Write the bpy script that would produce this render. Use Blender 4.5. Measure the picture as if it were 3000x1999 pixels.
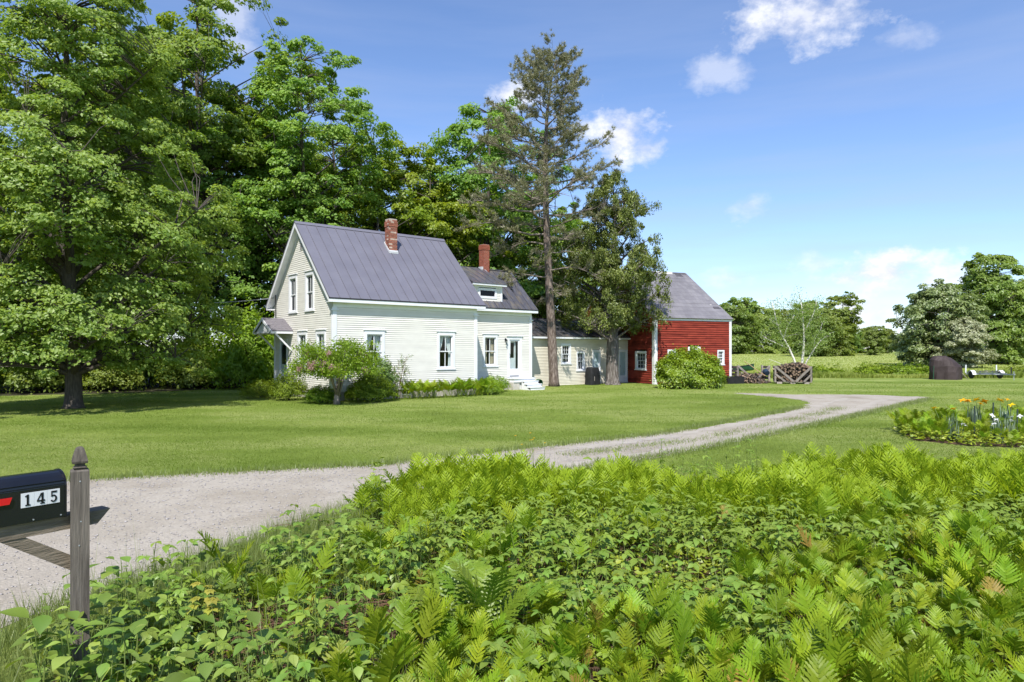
import bpy, math, random
import numpy as np
from mathutils import Vector, Matrix

for _o in list(bpy.data.objects):
    bpy.data.objects.remove(_o)
sc = bpy.context.scene
COL = sc.collection
R = math.radians
Z = Vector((0, 0, 1))
random.seed(7)

# ------------------------------------------------------------------ camera
CAM_H = 2.05
cd = bpy.data.cameras.new('camera')
cd.lens = 24.0
cd.sensor_width = 36.0
cd.sensor_fit = 'HORIZONTAL'
cd.shift_y = 30.5 / 3000.0
cd.clip_start = 0.05
cd.clip_end = 5000.0
cam = bpy.data.objects.new('camera', cd)
cam.location = (0, 0, CAM_H)
cam.rotation_euler = (R(90), 0, 0)
COL.objects.link(cam)
sc.camera = cam

# ------------------------------------------------------------------ light
SUN_EL = R(52)
SUN_H = Vector((-0.09, -0.995, 0)).normalized()
SUN_DIR = Vector((SUN_H.x * math.cos(SUN_EL), SUN_H.y * math.cos(SUN_EL), math.sin(SUN_EL)))
sd = bpy.data.lights.new('sun', 'SUN')
sd.energy = 4.3
sd.angle = R(0.55)
sd.color = (1.0, 0.955, 0.88)
so = bpy.data.objects.new('sun', sd)
so.rotation_euler = (-SUN_DIR).to_track_quat('-Z', 'Y').to_euler()
so.location = (0, -20, 40)
COL.objects.link(so)

world = bpy.data.worlds.new('World')
sc.world = world
world.use_nodes = True
NT = world.node_tree
for n in list(NT.nodes):
    NT.nodes.remove(n)


def wn(t, **kw):
    n = NT.nodes.new(t)
    for k, v in kw.items():
        setattr(n, k, v)
    return n


def wl(a, b):
    NT.links.new(a, b)


def wmath(op, a, b=None, clamp=False):
    n = wn('ShaderNodeMath', operation=op)
    n.use_clamp = clamp
    for i, x in enumerate((a, b)):
        if x is None:
            continue
        if isinstance(x, (int, float)):
            n.inputs[i].default_value = x
        else:
            wl(x, n.inputs[i])
    return n.outputs[0]


def wvec(op, a, b):
    n = wn('ShaderNodeVectorMath', operation=op)
    for i, x in enumerate((a, b)):
        if x is None:
            continue
        if isinstance(x, (tuple, list)):
            n.inputs[i].default_value = x
        else:
            wl(x, n.inputs[i])
    return n


sky = wn('ShaderNodeTexSky', sky_type='NISHITA')
sky.sun_disc = False
sky.sun_elevation = SUN_EL
sky.sun_rotation = math.atan2(SUN_H.x, SUN_H.y)
sky.air_density = 1.0
sky.dust_density = 0.2
sky.ozone_density = 2.0
tc = wn('ShaderNodeTexCoord')
D = tc.outputs['Generated']
# cumulus puffs: soft blobs in the sky, edges broken up by noise
nz = wn('ShaderNodeTexNoise')
nz.inputs['Scale'].default_value = 15.0
nz.inputs['Detail'].default_value = 9.0
nz.inputs['Roughness'].default_value = 0.62
wl(wvec('MULTIPLY', D, (1.0, 1.0, 1.5)).outputs[0], nz.inputs['Vector'])
noise = wmath('SUBTRACT', nz.outputs['Fac'], 0.5)


def sky_dir(dx, dy):                      # a direction from tangent-plane coordinates
    return Vector((dx, 1.0, dy)).normalized()


# (right, up, half width, half height, strength)
PUFFS = [(0.160, 0.315, 0.060, 0.050, 1.0), (-0.002, 0.374, 0.040, 0.028, 0.95), (0.195, 0.298, 0.045, 0.028, 0.8),
         (0.545, 0.115, 0.075, 0.034, 1.0), (0.56, 0.135, 0.035, 0.022, 1.0), (0.635, 0.105, 0.06, 0.025, 0.7), (0.505, 0.062, 0.028, 0.035, 0.9), (0.535, 0.05, 0.03, 0.03, 0.7), (0.49, 0.105, 0.05, 0.02, 0.8),
         (0.43, 0.492, 0.125, 0.050, 0.85), (0.38, 0.470, 0.05, 0.020, 0.3), (0.575, 0.460, 0.04, 0.02, 0.3), (0.302, 0.408, 0.06, 0.024, 0.4),
         (0.35, 0.215, 0.035, 0.022, 0.4), (0.32, 0.105, 0.035, 0.02, 0.4), (0.45, 0.128, 0.03, 0.018, 0.4),
         (-0.41, 0.505, 0.035, 0.075, 0.4),
         # the rest of the sky goes on the same way
         (-1.5, 0.30, 0.30, 0.09, 0.9), (1.6, 0.32, 0.32, 0.08, 0.9), (-0.9, 0.85, 0.22, 0.09, 0.7), (1.0, 0.95, 0.25, 0.09, 0.7)]
mask = None
for (px, pz, hw, hh, st) in PUFFS:
    c = sky_dir(px, pz)
    k = c.y
    v = wvec('SUBTRACT', D, tuple(c))
    v = wvec('MULTIPLY', v.outputs[0], (1.0 / (hw * k), 0.55 / (hw * k), 1.0 / (hh * k)))
    ln = wn('ShaderNodeVectorMath', operation='LENGTH')
    wl(v.outputs[0], ln.inputs[0])
    m = wmath('SUBTRACT', 1.0, ln.outputs['Value'])
    m = wmath('ADD', m, wmath('MULTIPLY', noise, 3.2))
    m = wmath('MULTIPLY', m, 1.25, clamp=True)
    m = wmath('MULTIPLY', m, st)
    mask = m if mask is None else wmath('MAXIMUM', mask, m)
for (sx, sy) in ((-0.8, -1.0), (0.9, -1.0), (0.1, -1.2)):
    c = Vector((sx, sy, 0.55)).normalized()
    v = wvec('SUBTRACT', D, tuple(c))
    v = wvec('MULTIPLY', v.outputs[0], (4.0, 4.0, 9.0))
    ln = wn('ShaderNodeVectorMath', operation='LENGTH')
    wl(v.outputs[0], ln.inputs[0])
    m = wmath('MULTIPLY', wmath('ADD', wmath('SUBTRACT', 1.0, ln.outputs['Value']), wmath('MULTIPLY', noise, 3.2)), 1.5, clamp=True)
    mask = wmath('MAXIMUM', mask, m)
# thin high streaks
nz2 = wn('ShaderNodeTexNoise')
nz2.inputs['Scale'].default_value = 2.2
nz2.inputs['Detail'].default_value = 5.0
nz2.inputs['Roughness'].default_value = 0.55
wl(wvec('MULTIPLY', D, (1.0, 1.0, 9.0)).outputs[0], nz2.inputs['Vector'])
wisp = wmath('MULTIPLY', wmath('SUBTRACT', nz2.outputs['Fac'], 0.41), 1.9, clamp=True)
sep = wn('ShaderNodeSeparateXYZ')
wl(D, sep.inputs[0])
low = wmath('SUBTRACT', 1.0, wmath('MULTIPLY', sep.outputs['Z'], 1.5), clamp=True)
wisp = wmath('MULTIPLY', wisp, wmath('MULTIPLY', low, 0.85))
tint = wn('ShaderNodeMix', data_type='RGBA', blend_type='MULTIPLY')
tint.inputs[0].default_value = 1.0
wl(sky.outputs[0], tint.inputs[6])
tint.inputs[7].default_value = (0.67, 0.725, 0.86, 1)
mixw = wn('ShaderNodeMix', data_type='RGBA')
wl(wisp, mixw.inputs[0])
wl(tint.outputs[2], mixw.inputs[6])
mixw.inputs[7].default_value = (2.3, 2.7, 3.8, 1)
mixc = wn('ShaderNodeMix', data_type='RGBA')
wl(mask, mixc.inputs[0])
wl(mixw.outputs[2], mixc.inputs[6])
cv = wn('ShaderNodeValToRGB')
cv.color_ramp.elements[0].position = 0.40
cv.color_ramp.elements[0].color = (3.3, 3.5, 4.2, 1)
cv.color_ramp.elements[1].position = 0.60
cv.color_ramp.elements[1].color = (4.7, 4.75, 5.0, 1)
wl(nz.outputs['Fac'], cv.inputs[0])
wl(cv.outputs[0], mixc.inputs[7])
bg = wn('ShaderNodeBackground')
bg.inputs['Strength'].default_value = 0.15
wl(mixc.outputs[2], bg.inputs['Color'])
wo = wn('ShaderNodeOutputWorld')
wl(bg.outputs[0], wo.inputs['Surface'])

vs = sc.view_settings
vs.view_transform = 'Standard'
vs.look = 'None'
vs.exposure = 0.66
vs.gamma = 1.0
vs.use_curve_mapping = False
cy = sc.cycles
cy.max_bounces = 6
cy.diffuse_bounces = 4
cy.glossy_bounces = 3
cy.transmission_bounces = 4
cy.transparent_max_bounces = 10
cy.caustics_reflective = False
cy.caustics_refractive = False
cy.use_denoising = True
cy.sample_clamp_indirect = 6.0

# ------------------------------------------------------------------ materials
MATS = {}


def new_mat(name):
    m = bpy.data.materials.new(name)
    m.use_nodes = True
    nt = m.node_tree
    for n in list(nt.nodes):
        nt.nodes.remove(n)
    out = nt.nodes.new('ShaderNodeOutputMaterial')
    MATS[name] = m
    return m, nt, out


def ramp(nt, fac, stops):
    r = nt.nodes.new('ShaderNodeValToRGB')
    el = r.color_ramp.elements
    while len(el) < len(stops):
        el.new(0.5)
    for e, (p, c) in zip(el, stops):
        e.position = p
        e.color = (*c, 1)
    nt.links.new(fac, r.inputs[0])
    return r.outputs[0]


def noise_fac(nt, scale, stretch=(1, 1, 1), detail=4.0, rough=0.55, coord='Object'):
    t = nt.nodes.new('ShaderNodeTexCoord')
    mp = nt.nodes.new('ShaderNodeMapping')
    mp.inputs['Scale'].default_value = stretch
    nt.links.new(t.outputs[coord], mp.inputs[0])
    n = nt.nodes.new('ShaderNodeTexNoise')
    n.inputs['Scale'].default_value = scale
    n.inputs['Detail'].default_value = detail
    n.inputs['Roughness'].default_value = rough
    nt.links.new(mp.outputs[0], n.inputs['Vector'])
    return n.outputs['Fac']


def surf(name, c1, c2, scale=4.0, rough=0.7, stretch=(1, 1, 1), bump=0.0, bscale=40.0, bstretch=None, spec=0.3, metal=0.0, c3=None, objvar=0.0, lo=0.35, hi=0.65):
    m, nt, out = new_mat(name)
    p = nt.nodes.new('ShaderNodeBsdfPrincipled')
    f = noise_fac(nt, scale, stretch)
    st = [(lo, c1), (hi, c2)] if c3 is None else [(lo, c1), (0.5, c2), (hi, c3)]
    col = ramp(nt, f, st)
    if objvar:
        oi = nt.nodes.new('ShaderNodeObjectInfo')
        mr = nt.nodes.new('ShaderNodeMapRange')
        mr.inputs[3].default_value = 1 - objvar
        mr.inputs[4].default_value = 1 + objvar
        nt.links.new(oi.outputs['Random'], mr.inputs[0])
        hs = nt.nodes.new('ShaderNodeHueSaturation')
        nt.links.new(mr.outputs[0], hs.inputs['Value'])
        nt.links.new(col, hs.inputs['Color'])
        col = hs.outputs[0]
    nt.links.new(col, p.inputs['Base Color'])
    p.inputs['Roughness'].default_value = rough
    p.inputs['Specular IOR Level'].default_value = spec
    p.inputs['Metallic'].default_value = metal
    if bump:
        bf = noise_fac(nt, bscale, bstretch or stretch, 5.0)
        b = nt.nodes.new('ShaderNodeBump')
        b.inputs['Strength'].default_value = bump
        b.inputs['Distance'].default_value = 0.02
        nt.links.new(bf, b.inputs['Height'])
        nt.links.new(b.outputs[0], p.inputs['Normal'])
    nt.links.new(p.outputs[0], out.inputs[0])
    return m


def leaf_mat(name, ca, cb, transl=0.35, tcol=None, gloss=0.06, objvar=0.12, rough=0.45, huevar=0.02):
    """Leaf: per-leaf colour from the face attribute tint, light passing through."""
    m, nt, out = new_mat(name)
    a = nt.nodes.new('ShaderNodeAttribute')
    a.attribute_name = 'tint'
    col = ramp(nt, a.outputs['Fac'], [(0.0, ca), (1.0, cb)])
    oi = nt.nodes.new('ShaderNodeObjectInfo')
    mr = nt.nodes.new('ShaderNodeMapRange')
    mr.inputs[3].default_value = 1 - objvar
    mr.inputs[4].default_value = 1 + objvar
    nt.links.new(oi.outputs['Random'], mr.inputs[0])
    hs = nt.nodes.new('ShaderNodeHueSaturation')
    nt.links.new(mr.outputs[0], hs.inputs['Value'])
    nt.links.new(col, hs.inputs['Color'])
    mh = nt.nodes.new('ShaderNodeMapRange')
    mh.inputs[3].default_value = 0.5 - huevar
    mh.inputs[4].default_value = 0.5 + huevar
    w = nt.nodes.new('ShaderNodeMath')
    w.operation = 'FRACT'
    w2 = nt.nodes.new('ShaderNodeMath')
    w2.operation = 'MULTIPLY'
    w2.inputs[1].default_value = 7.31
    nt.links.new(oi.outputs['Random'], w2.inputs[0])
    nt.links.new(w2.outputs[0], w.inputs[0])
    nt.links.new(w.outputs[0], mh.inputs[0])
    nt.links.new(mh.outputs[0], hs.inputs['Hue'])
    d = nt.nodes.new('ShaderNodeBsdfDiffuse')
    nt.links.new(hs.outputs[0], d.inputs[0])
    t = nt.nodes.new('ShaderNodeBsdfTranslucent')
    tm = nt.nodes.new('ShaderNodeMix')
    tm.data_type = 'RGBA'
    tm.blend_type = 'MULTIPLY'
    tm.inputs[0].default_value = 1.0
    tm.inputs[7].default_value = (*(tcol or (1.35, 1.25, 0.55)), 1)
    nt.links.new(hs.outputs[0], tm.inputs[6])
    nt.links.new(tm.outputs[2], t.inputs[0])
    mx = nt.nodes.new('ShaderNodeMixShader')
    mx.inputs[0].default_value = transl
    nt.links.new(d.outputs[0], mx.inputs[1])
    nt.links.new(t.outputs[0], mx.inputs[2])
    g = nt.nodes.new('ShaderNodeBsdfGlossy')
    g.inputs['Roughness'].default_value = rough
    g.inputs[0].default_value = (1, 1, 1, 1)
    mg = nt.nodes.new('ShaderNodeMixShader')
    mg.inputs[0].default_value = gloss
    nt.links.new(mx.outputs[0], mg.inputs[1])
    nt.links.new(g.outputs[0], mg.inputs[2])
    nt.links.new(mg.outputs[0], out.inputs[0])
    return m


def glass_mat(name, tintc=(0.9, 0.93, 0.92), refl=1.0):
    m, nt, out = new_mat(name)
    tr = nt.nodes.new('ShaderNodeBsdfTransparent')
    tr.inputs[0].default_value = (*tintc, 1)
    g = nt.nodes.new('ShaderNodeBsdfGlossy')
    g.inputs['Roughness'].default_value = 0.02
    fr = nt.nodes.new('ShaderNodeLayerWeight')
    fr.inputs[0].default_value = 0.5
    pw = nt.nodes.new('ShaderNodeMath')
    pw.operation = 'POWER'
    pw.inputs[1].default_value = 4.0
    nt.links.new(fr.outputs['Facing'], pw.inputs[0])
    ad = nt.nodes.new('ShaderNodeMath')
    ad.operation = 'MULTIPLY_ADD'
    ad.inputs[1].default_value = 0.5 * refl
    ad.inputs[2].default_value = 0.03 * refl
    nt.links.new(pw.outputs[0], ad.inputs[0])
    mx = nt.nodes.new('ShaderNodeMixShader')
    nt.links.new(ad.outputs[0], mx.inputs[0])
    nt.links.new(tr.outputs[0], mx.inputs[1])
    nt.links.new(g.outputs[0], mx.inputs[2])
    nt.links.new(mx.outputs[0], out.inputs[0])
    return m


surf('cream', (0.735, 0.715, 0.665), (0.68, 0.66, 0.61), 1.6, 0.6, (1, 1, 3), 0.12, 30, (1, 1, 6), objvar=0.035)
surf('cream_shed', (0.70, 0.66, 0.55), (0.63, 0.59, 0.49), 1.6, 0.6, (1, 1, 3), 0.12, 30, (1, 1, 6), objvar=0.04)
surf('white', (0.76, 0.77, 0.80), (0.70, 0.715, 0.75), 3.0, 0.5, (1, 1, 1), 0.06, 30)
surf('white_worn', (0.78, 0.78, 0.78), (0.60, 0.60, 0.60), 2.0, 0.65, (1, 1, 0.4), 0.2, 25, lo=0.42, hi=0.72)
surf('barn_red', (0.285, 0.052, 0.032), (0.22, 0.038, 0.025), 1.2, 0.8, (1, 1, 5), 0.35, 22, (1, 1, 8), 0.1, c3=(0.13, 0.022, 0.017), objvar=0.20, lo=0.3, hi=0.75)
surf('roof_metal', (0.155, 0.152, 0.185), (0.135, 0.132, 0.163), 1.2, 0.42, (1, 1, 1), 0.02, 8, spec=0.5, objvar=0.05)
surf('roof_metal_old', (0.105, 0.105, 0.125), (0.075, 0.075, 0.092), 1.5, 0.36, (3, 1, 1), 0.04, 8, spec=0.5, c3=(0.14, 0.125, 0.11), objvar=0.10)
surf('roof_shed_metal', (0.075, 0.072, 0.080), (0.05, 0.05, 0.056), 1.2, 0.38, (2, 1, 1), 0.05, 8, spec=0.5, c3=(0.15, 0.125, 0.10), objvar=0.12, hi=0.8)
surf('foundation', (0.52, 0.49, 0.45), (0.40, 0.38, 0.35), 3.0, 0.9, (1, 1, 1), 0.4, 25)
surf('dark_trim', (0.035, 0.034, 0.038), (0.028, 0.028, 0.03), 3.0, 0.5)
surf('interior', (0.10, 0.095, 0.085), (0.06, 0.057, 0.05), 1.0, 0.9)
surf('curtain', (0.75, 0.76, 0.78), (0.66, 0.68, 0.71), 4.0, 0.9)
surf('curtain_tan', (0.50, 0.42, 0.33), (0.42, 0.35, 0.27), 4.0, 0.9)
surf('brick_a', (0.30, 0.115, 0.075), (0.24, 0.085, 0.058), 9.0, 0.9, bump=0.4, bscale=30, objvar=0.32)
surf('brick_pale', (0.52, 0.42, 0.36), (0.40, 0.27, 0.21), 9.0, 0.9, bump=0.4, bscale=30, objvar=0.2)
surf('brick_red', (0.31, 0.095, 0.058), (0.25, 0.075, 0.048), 6.0, 0.85, bump=0.3, bscale=30, objvar=0.14)
surf('mortar', (0.42, 0.37, 0.33), (0.34, 0.30, 0.27), 9.0, 0.95, bump=0.3, bscale=60)
surf('flashing', (0.55, 0.56, 0.58), (0.45, 0.46, 0.48), 5.0, 0.4, spec=0.5)
surf('black_metal', (0.012, 0.012, 0.013), (0.02, 0.02, 0.021), 5.0, 0.4, spec=0.5)
surf('gloss_black', (0.008, 0.009, 0.013), (0.011, 0.012, 0.016), 3.0, 0.22, spec=0.6)
surf('cover_black', (0.011, 0.011, 0.012), (0.018, 0.018, 0.020), 5.0, 0.75, bump=0.3, bscale=14)
surf('tarp', (0.034, 0.024, 0.023), (0.058, 0.043, 0.043), 1.3, 0.62, bump=0.8, bscale=4.0, spec=0.2)
surf('post_wood', (0.150, 0.132, 0.112), (0.075, 0.064, 0.054), 5.0, 0.85, (9, 9, 0.7), 0.5, 12, (10, 10, 0.6), lo=0.35, hi=0.7)
surf('post_wood_dark', (0.12, 0.105, 0.085), (0.07, 0.06, 0.05), 6.0, 0.85, (8, 8, 1), 0.5, 14)
surf('gray_wood', (0.32, 0.28, 0.25), (0.20, 0.175, 0.155), 5.0, 0.9, (1, 1, 1), 0.4, 20, objvar=0.25)
surf('tan_wood', (0.48, 0.34, 0.20), (0.38, 0.26, 0.15), 5.0, 0.8, (1, 1, 1), 0.3, 20, objvar=0.15)
surf('log_bark', (0.085, 0.066, 0.052), (0.045, 0.036, 0.03), 6.0, 0.95, bump=0.6, bscale=22)
surf('log_end', (0.27, 0.19, 0.13), (0.15, 0.105, 0.075), 5.0, 0.9, bump=0.3, bscale=22)
surf('red_paint', (0.62, 0.010, 0.012), (0.56, 0.010, 0.012), 3.0, 0.35, spec=0.5)
surf('tile_white', (0.70, 0.71, 0.73), (0.64, 0.65, 0.67), 3.0, 0.4)
surf('digit_black', (0.006, 0.006, 0.006), (0.008, 0.008, 0.008), 3.0, 0.5)
surf('canoe_green', (0.010, 0.070, 0.035), (0.012, 0.055, 0.03), 3.0, 0.35, spec=0.5)
surf('hose_green', (0.012, 0.075, 0.035), (0.02, 0.10, 0.05), 3.0, 0.5)
surf('galvanized', (0.42, 0.44, 0.47), (0.32, 0.34, 0.36), 5.0, 0.45, metal=0.4)
surf('rubber', (0.02, 0.02, 0.02), (0.03, 0.03, 0.03), 5.0, 0.8)
surf('bark', (0.115, 0.098, 0.085), (0.06, 0.050, 0.043), 5.0, 0.95, (5, 5, 0.8), 0.9, 9, (6, 6, 1.0))
surf('bark_pine', (0.27, 0.22, 0.19), (0.15, 0.118, 0.10), 4.0, 0.95, (5, 5, 0.9), 1.0, 7, (6, 6, 1.1), c3=(0.08, 0.055, 0.045))
surf('bark_dead', (0.25, 0.21, 0.18), (0.16, 0.135, 0.115), 5.0, 0.95)
surf('bark_cedar', (0.30, 0.27, 0.25), (0.13, 0.11, 0.10), 3.5, 0.95, (7, 7, 0.5), 1.0, 6, (9, 9, 0.5), c3=(0.07, 0.06, 0.052))
surf('bark_birch', (0.78, 0.75, 0.71), (0.68, 0.65, 0.61), 4.0, 0.7, (1, 1, 4), 0.2, 20, c3=(0.25, 0.22, 0.20), hi=0.8)
surf('stem_green', (0.11, 0.17, 0.03), (0.16, 0.20, 0.05), 6.0, 0.6)
surf('stem_brown', (0.16, 0.085, 0.055), (0.10, 0.055, 0.038), 6.0, 0.8)
surf('litter', (0.13, 0.075, 0.045), (0.06, 0.038, 0.025), 9.0, 0.95, bump=0.8, bscale=30)
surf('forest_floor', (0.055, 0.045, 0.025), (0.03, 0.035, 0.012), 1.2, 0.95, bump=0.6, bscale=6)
surf('stone', (0.46, 0.43, 0.41), (0.32, 0.30, 0.29), 14.0, 0.9, objvar=0.2)
surf('arm_wood', (0.24, 0.195, 0.145), (0.14, 0.115, 0.085), 5.0, 0.85, (1, 9, 9), 0.5, 12, (1, 10, 10))
surf('shingle_hood', (0.20, 0.185, 0.20), (0.14, 0.13, 0.145), 14.0, 0.9, bump=0.3, bscale=30)
surf('dirt', (0.42, 0.32, 0.23), (0.33, 0.26, 0.17), 0.6, 0.95, bump=0.4, bscale=4)

leaf_mat('leaf_maple', (0.160, 0.265, 0.038), (0.330, 0.425, 0.100), 0.50, gloss=0.025)
leaf_mat('leaf_forest', (0.150, 0.260, 0.038), (0.315, 0.420, 0.078), 0.50, gloss=0.02, objvar=0.16, huevar=0.022)
leaf_mat('leaf_lime', (0.175, 0.290, 0.020), (0.340, 0.440, 0.038), 0.50, gloss=0.02)
leaf_mat('leaf_far', (0.140, 0.230, 0.032), (0.270, 0.360, 0.068), 0.45, gloss=0.03, objvar=0.2, huevar=0.02)
leaf_mat('leaf_pale', (0.24, 0.28, 0.13), (0.46, 0.48, 0.28), 0.4, tcol=(1.1, 1.1, 0.8), gloss=0.05)
leaf_mat('leaf_olive', (0.165, 0.215, 0.065), (0.30, 0.350, 0.115), 0.4, tcol=(1.1, 1.1, 0.8), gloss=0.05)
leaf_mat('leaf_yew', (0.070, 0.135, 0.010), (0.265, 0.375, 0.025), 0.38, gloss=0.015)
leaf_mat('leaf_bright', (0.150, 0.275, 0.010), (0.330, 0.470, 0.025), 0.4, gloss=0.04)
leaf_mat('leaf_lilac', (0.140, 0.235, 0.020), (0.310, 0.420, 0.040), 0.45, gloss=0.015)
leaf_mat('leaf_rhodo', (0.120, 0.185, 0.050), (0.240, 0.325, 0.085), 0.36, gloss=0.02)
leaf_mat('blossom', (0.42, 0.24, 0.24), (0.60, 0.40, 0.38), 0.3, tcol=(1, 0.9, 0.9), gloss=0.02)
leaf_mat('needle_pine', (0.170, 0.180, 0.080), (0.34, 0.345, 0.180), 0.28, tcol=(1.1, 1.1, 0.7), gloss=0.06)
leaf_mat('spray_cedar', (0.090, 0.125, 0.024), (0.255, 0.295, 0.060), 0.25, tcol=(1.2, 1.1, 0.5), gloss=0.03)
leaf_mat('grass_lawn', (0.132, 0.205, 0.030), (0.310, 0.375, 0.100), 0.40, gloss=0.0, objvar=0.0, huevar=0.0)
leaf_mat('grass_tall', (0.120, 0.170, 0.035), (0.260, 0.320, 0.090), 0.35, gloss=0.04, objvar=0.0, huevar=0.0)
surf('meadow', (0.25, 0.31, 0.075), (0.34, 0.37, 0.12), 0.12, 0.95, (1, 2.5, 1), 0.7, 6)
leaf_mat('grass_meadow', (0.205, 0.275, 0.045), (0.380, 0.430, 0.105), 0.35, gloss=0.02, objvar=0.0, huevar=0.0)
leaf_mat('fern', (0.142, 0.240, 0.012), (0.308, 0.412, 0.027), 0.42, tcol=(1.3, 1.2, 0.5), gloss=0.012, objvar=0.28, huevar=0.022)
leaf_mat('fern_brown', (0.22, 0.16, 0.03), (0.36, 0.27, 0.06), 0.35, gloss=0.01)
leaf_mat('lady_fern', (0.105, 0.190, 0.014), (0.240, 0.345, 0.030), 0.4, gloss=0.03)
leaf_mat('leafy', (0.130, 0.235, 0.024), (0.300, 0.420, 0.078), 0.40, gloss=0.03, objvar=0.22, huevar=0.016)
leaf_mat('ovate', (0.120, 0.215, 0.024), (0.285, 0.390, 0.078), 0.38, gloss=0.045, objvar=0.22, huevar=0.018)
leaf_mat('cover', (0.160, 0.270, 0.018), (0.360, 0.455, 0.045), 0.38, gloss=0.05)
surf('track', (0.385, 0.35, 0.30), (0.325, 0.29, 0.24), 2.0, 0.95, bump=0.4, bscale=40)
leaf_mat('leaf_yellow', (0.32, 0.34, 0.04), (0.44, 0.40, 0.06), 0.38, gloss=0.05)
leaf_mat('leaf_blue', (0.10, 0.16, 0.09), (0.20, 0.27, 0.17), 0.25, tcol=(1, 1.1, 0.8), gloss=0.05)
leaf_mat('petal_yellow', (0.85, 0.48, 0.01), (0.90, 0.58, 0.02), 0.35, tcol=(1, 0.9, 0.4), gloss=0.02)
leaf_mat('petal_white', (0.80, 0.80, 0.80), (0.86, 0.86, 0.86), 0.3, tcol=(1, 1, 1), gloss=0.02)
glass_mat('glass', refl=0.7)
glass_mat('glass_screen', (0.45, 0.47, 0.48), 0.8)
glass_mat('glass_frost', (0.9, 0.93, 0.93), 0.5)


def gravel_mat():
    m, nt, out = new_mat('gravel')
    p = nt.nodes.new('ShaderNodeBsdfPrincipled')
    p.inputs['Roughness'].default_value = 0.95
    p.inputs['Specular IOR Level'].default_value = 0.15
    t = nt.nodes.new('ShaderNodeTexCoord')
    v = nt.nodes.new('ShaderNodeTexVoronoi')
    v.inputs['Scale'].default_value = 42.0
    nt.links.new(t.outputs['Object'], v.inputs['Vector'])
    big = noise_fac(nt, 0.55, (1, 1, 1), 5.0, 0.6)
    base = ramp(nt, big, [(0.30, (0.26, 0.225, 0.175)), (0.44, (0.325, 0.29, 0.24)), (0.56, (0.37, 0.335, 0.285)), (0.70, (0.27, 0.23, 0.17))])
    sepc = nt.nodes.new('ShaderNodeSeparateColor')
    nt.links.new(v.outputs['Color'], sepc.inputs[0])
    peb = ramp(nt, sepc.outputs[0], [(0.0, (0.72, 0.72, 0.73)), (0.3, (0.97, 0.97, 0.97)), (0.8, (1.03, 1.02, 1.0)), (1.0, (1.3, 1.3, 1.28))])
    mx = nt.nodes.new('ShaderNodeMix')
    mx.data_type = 'RGBA'
    mx.blend_type = 'MULTIPLY'
    mx.inputs[0].default_value = 0.5
    nt.links.new(base, mx.inputs[6])
    nt.links.new(peb, mx.inputs[7])
    nt.links.new(mx.outputs[2], p.inputs['Base Color'])
    fine = noise_fac(nt, 45.0, (1, 1, 1), 6.0, 0.7)
    ad = nt.nodes.new('ShaderNodeMath')
    ad.operation = 'MULTIPLY_ADD'
    ad.inputs[1].default_value = -0.8
    nt.links.new(v.outputs['Distance'], ad.inputs[0])
    nt.links.new(fine, ad.inputs[2])
    b = nt.nodes.new('ShaderNodeBump')
    b.inputs['Strength'].default_value = 0.6
    b.inputs['Distance'].default_value = 0.012
    nt.links.new(ad.outputs[0], b.inputs['Height'])
    nt.links.new(b.outputs[0], p.inputs['Normal'])
    nt.links.new(p.outputs[0], out.inputs[0])


gravel_mat()


def lawn_mat():
    m, nt, out = new_mat('lawn')
    p = nt.nodes.new('ShaderNodeBsdfPrincipled')
    p.inputs['Roughness'].default_value = 0.9
    p.inputs['Specular IOR Level'].default_value = 0.1
    a = noise_fac(nt, 0.16, (1, 1.6, 1), 5.0, 0.6)
    c = ramp(nt, a, [(0.30, (0.125, 0.175, 0.028)), (0.46, (0.180, 0.248, 0.044)), (0.58, (0.270, 0.318, 0.090)), (0.72, (0.150, 0.218, 0.036))])
    f = noise_fac(nt, 5.0, (1, 0.5, 1), 6.0, 0.7)
    g = ramp(nt, f, [(0.3, (0.84, 0.85, 0.80)), (0.7, (1.12, 1.1, 1.15))])
    mx = nt.nodes.new('ShaderNodeMix')
    mx.data_type = 'RGBA'
    mx.blend_type = 'MULTIPLY'
    mx.inputs[0].default_value = 1.0
    nt.links.new(c, mx.inputs[6])
    nt.links.new(g, mx.inputs[7])
    nt.links.new(mx.outputs[2], p.inputs['Base Color'])
    hf = noise_fac(nt, 30.0, (1, 1, 1), 6.0, 0.75)
    b = nt.nodes.new('ShaderNodeBump')
    b.inputs['Strength'].default_value = 0.9
    b.inputs['Distance'].default_value = 0.05
    nt.links.new(hf, b.inputs['Height'])
    nt.links.new(b.outputs[0], p.inputs['Normal'])
    nt.links.new(p.outputs[0], out.inputs[0])


lawn_mat()


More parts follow.
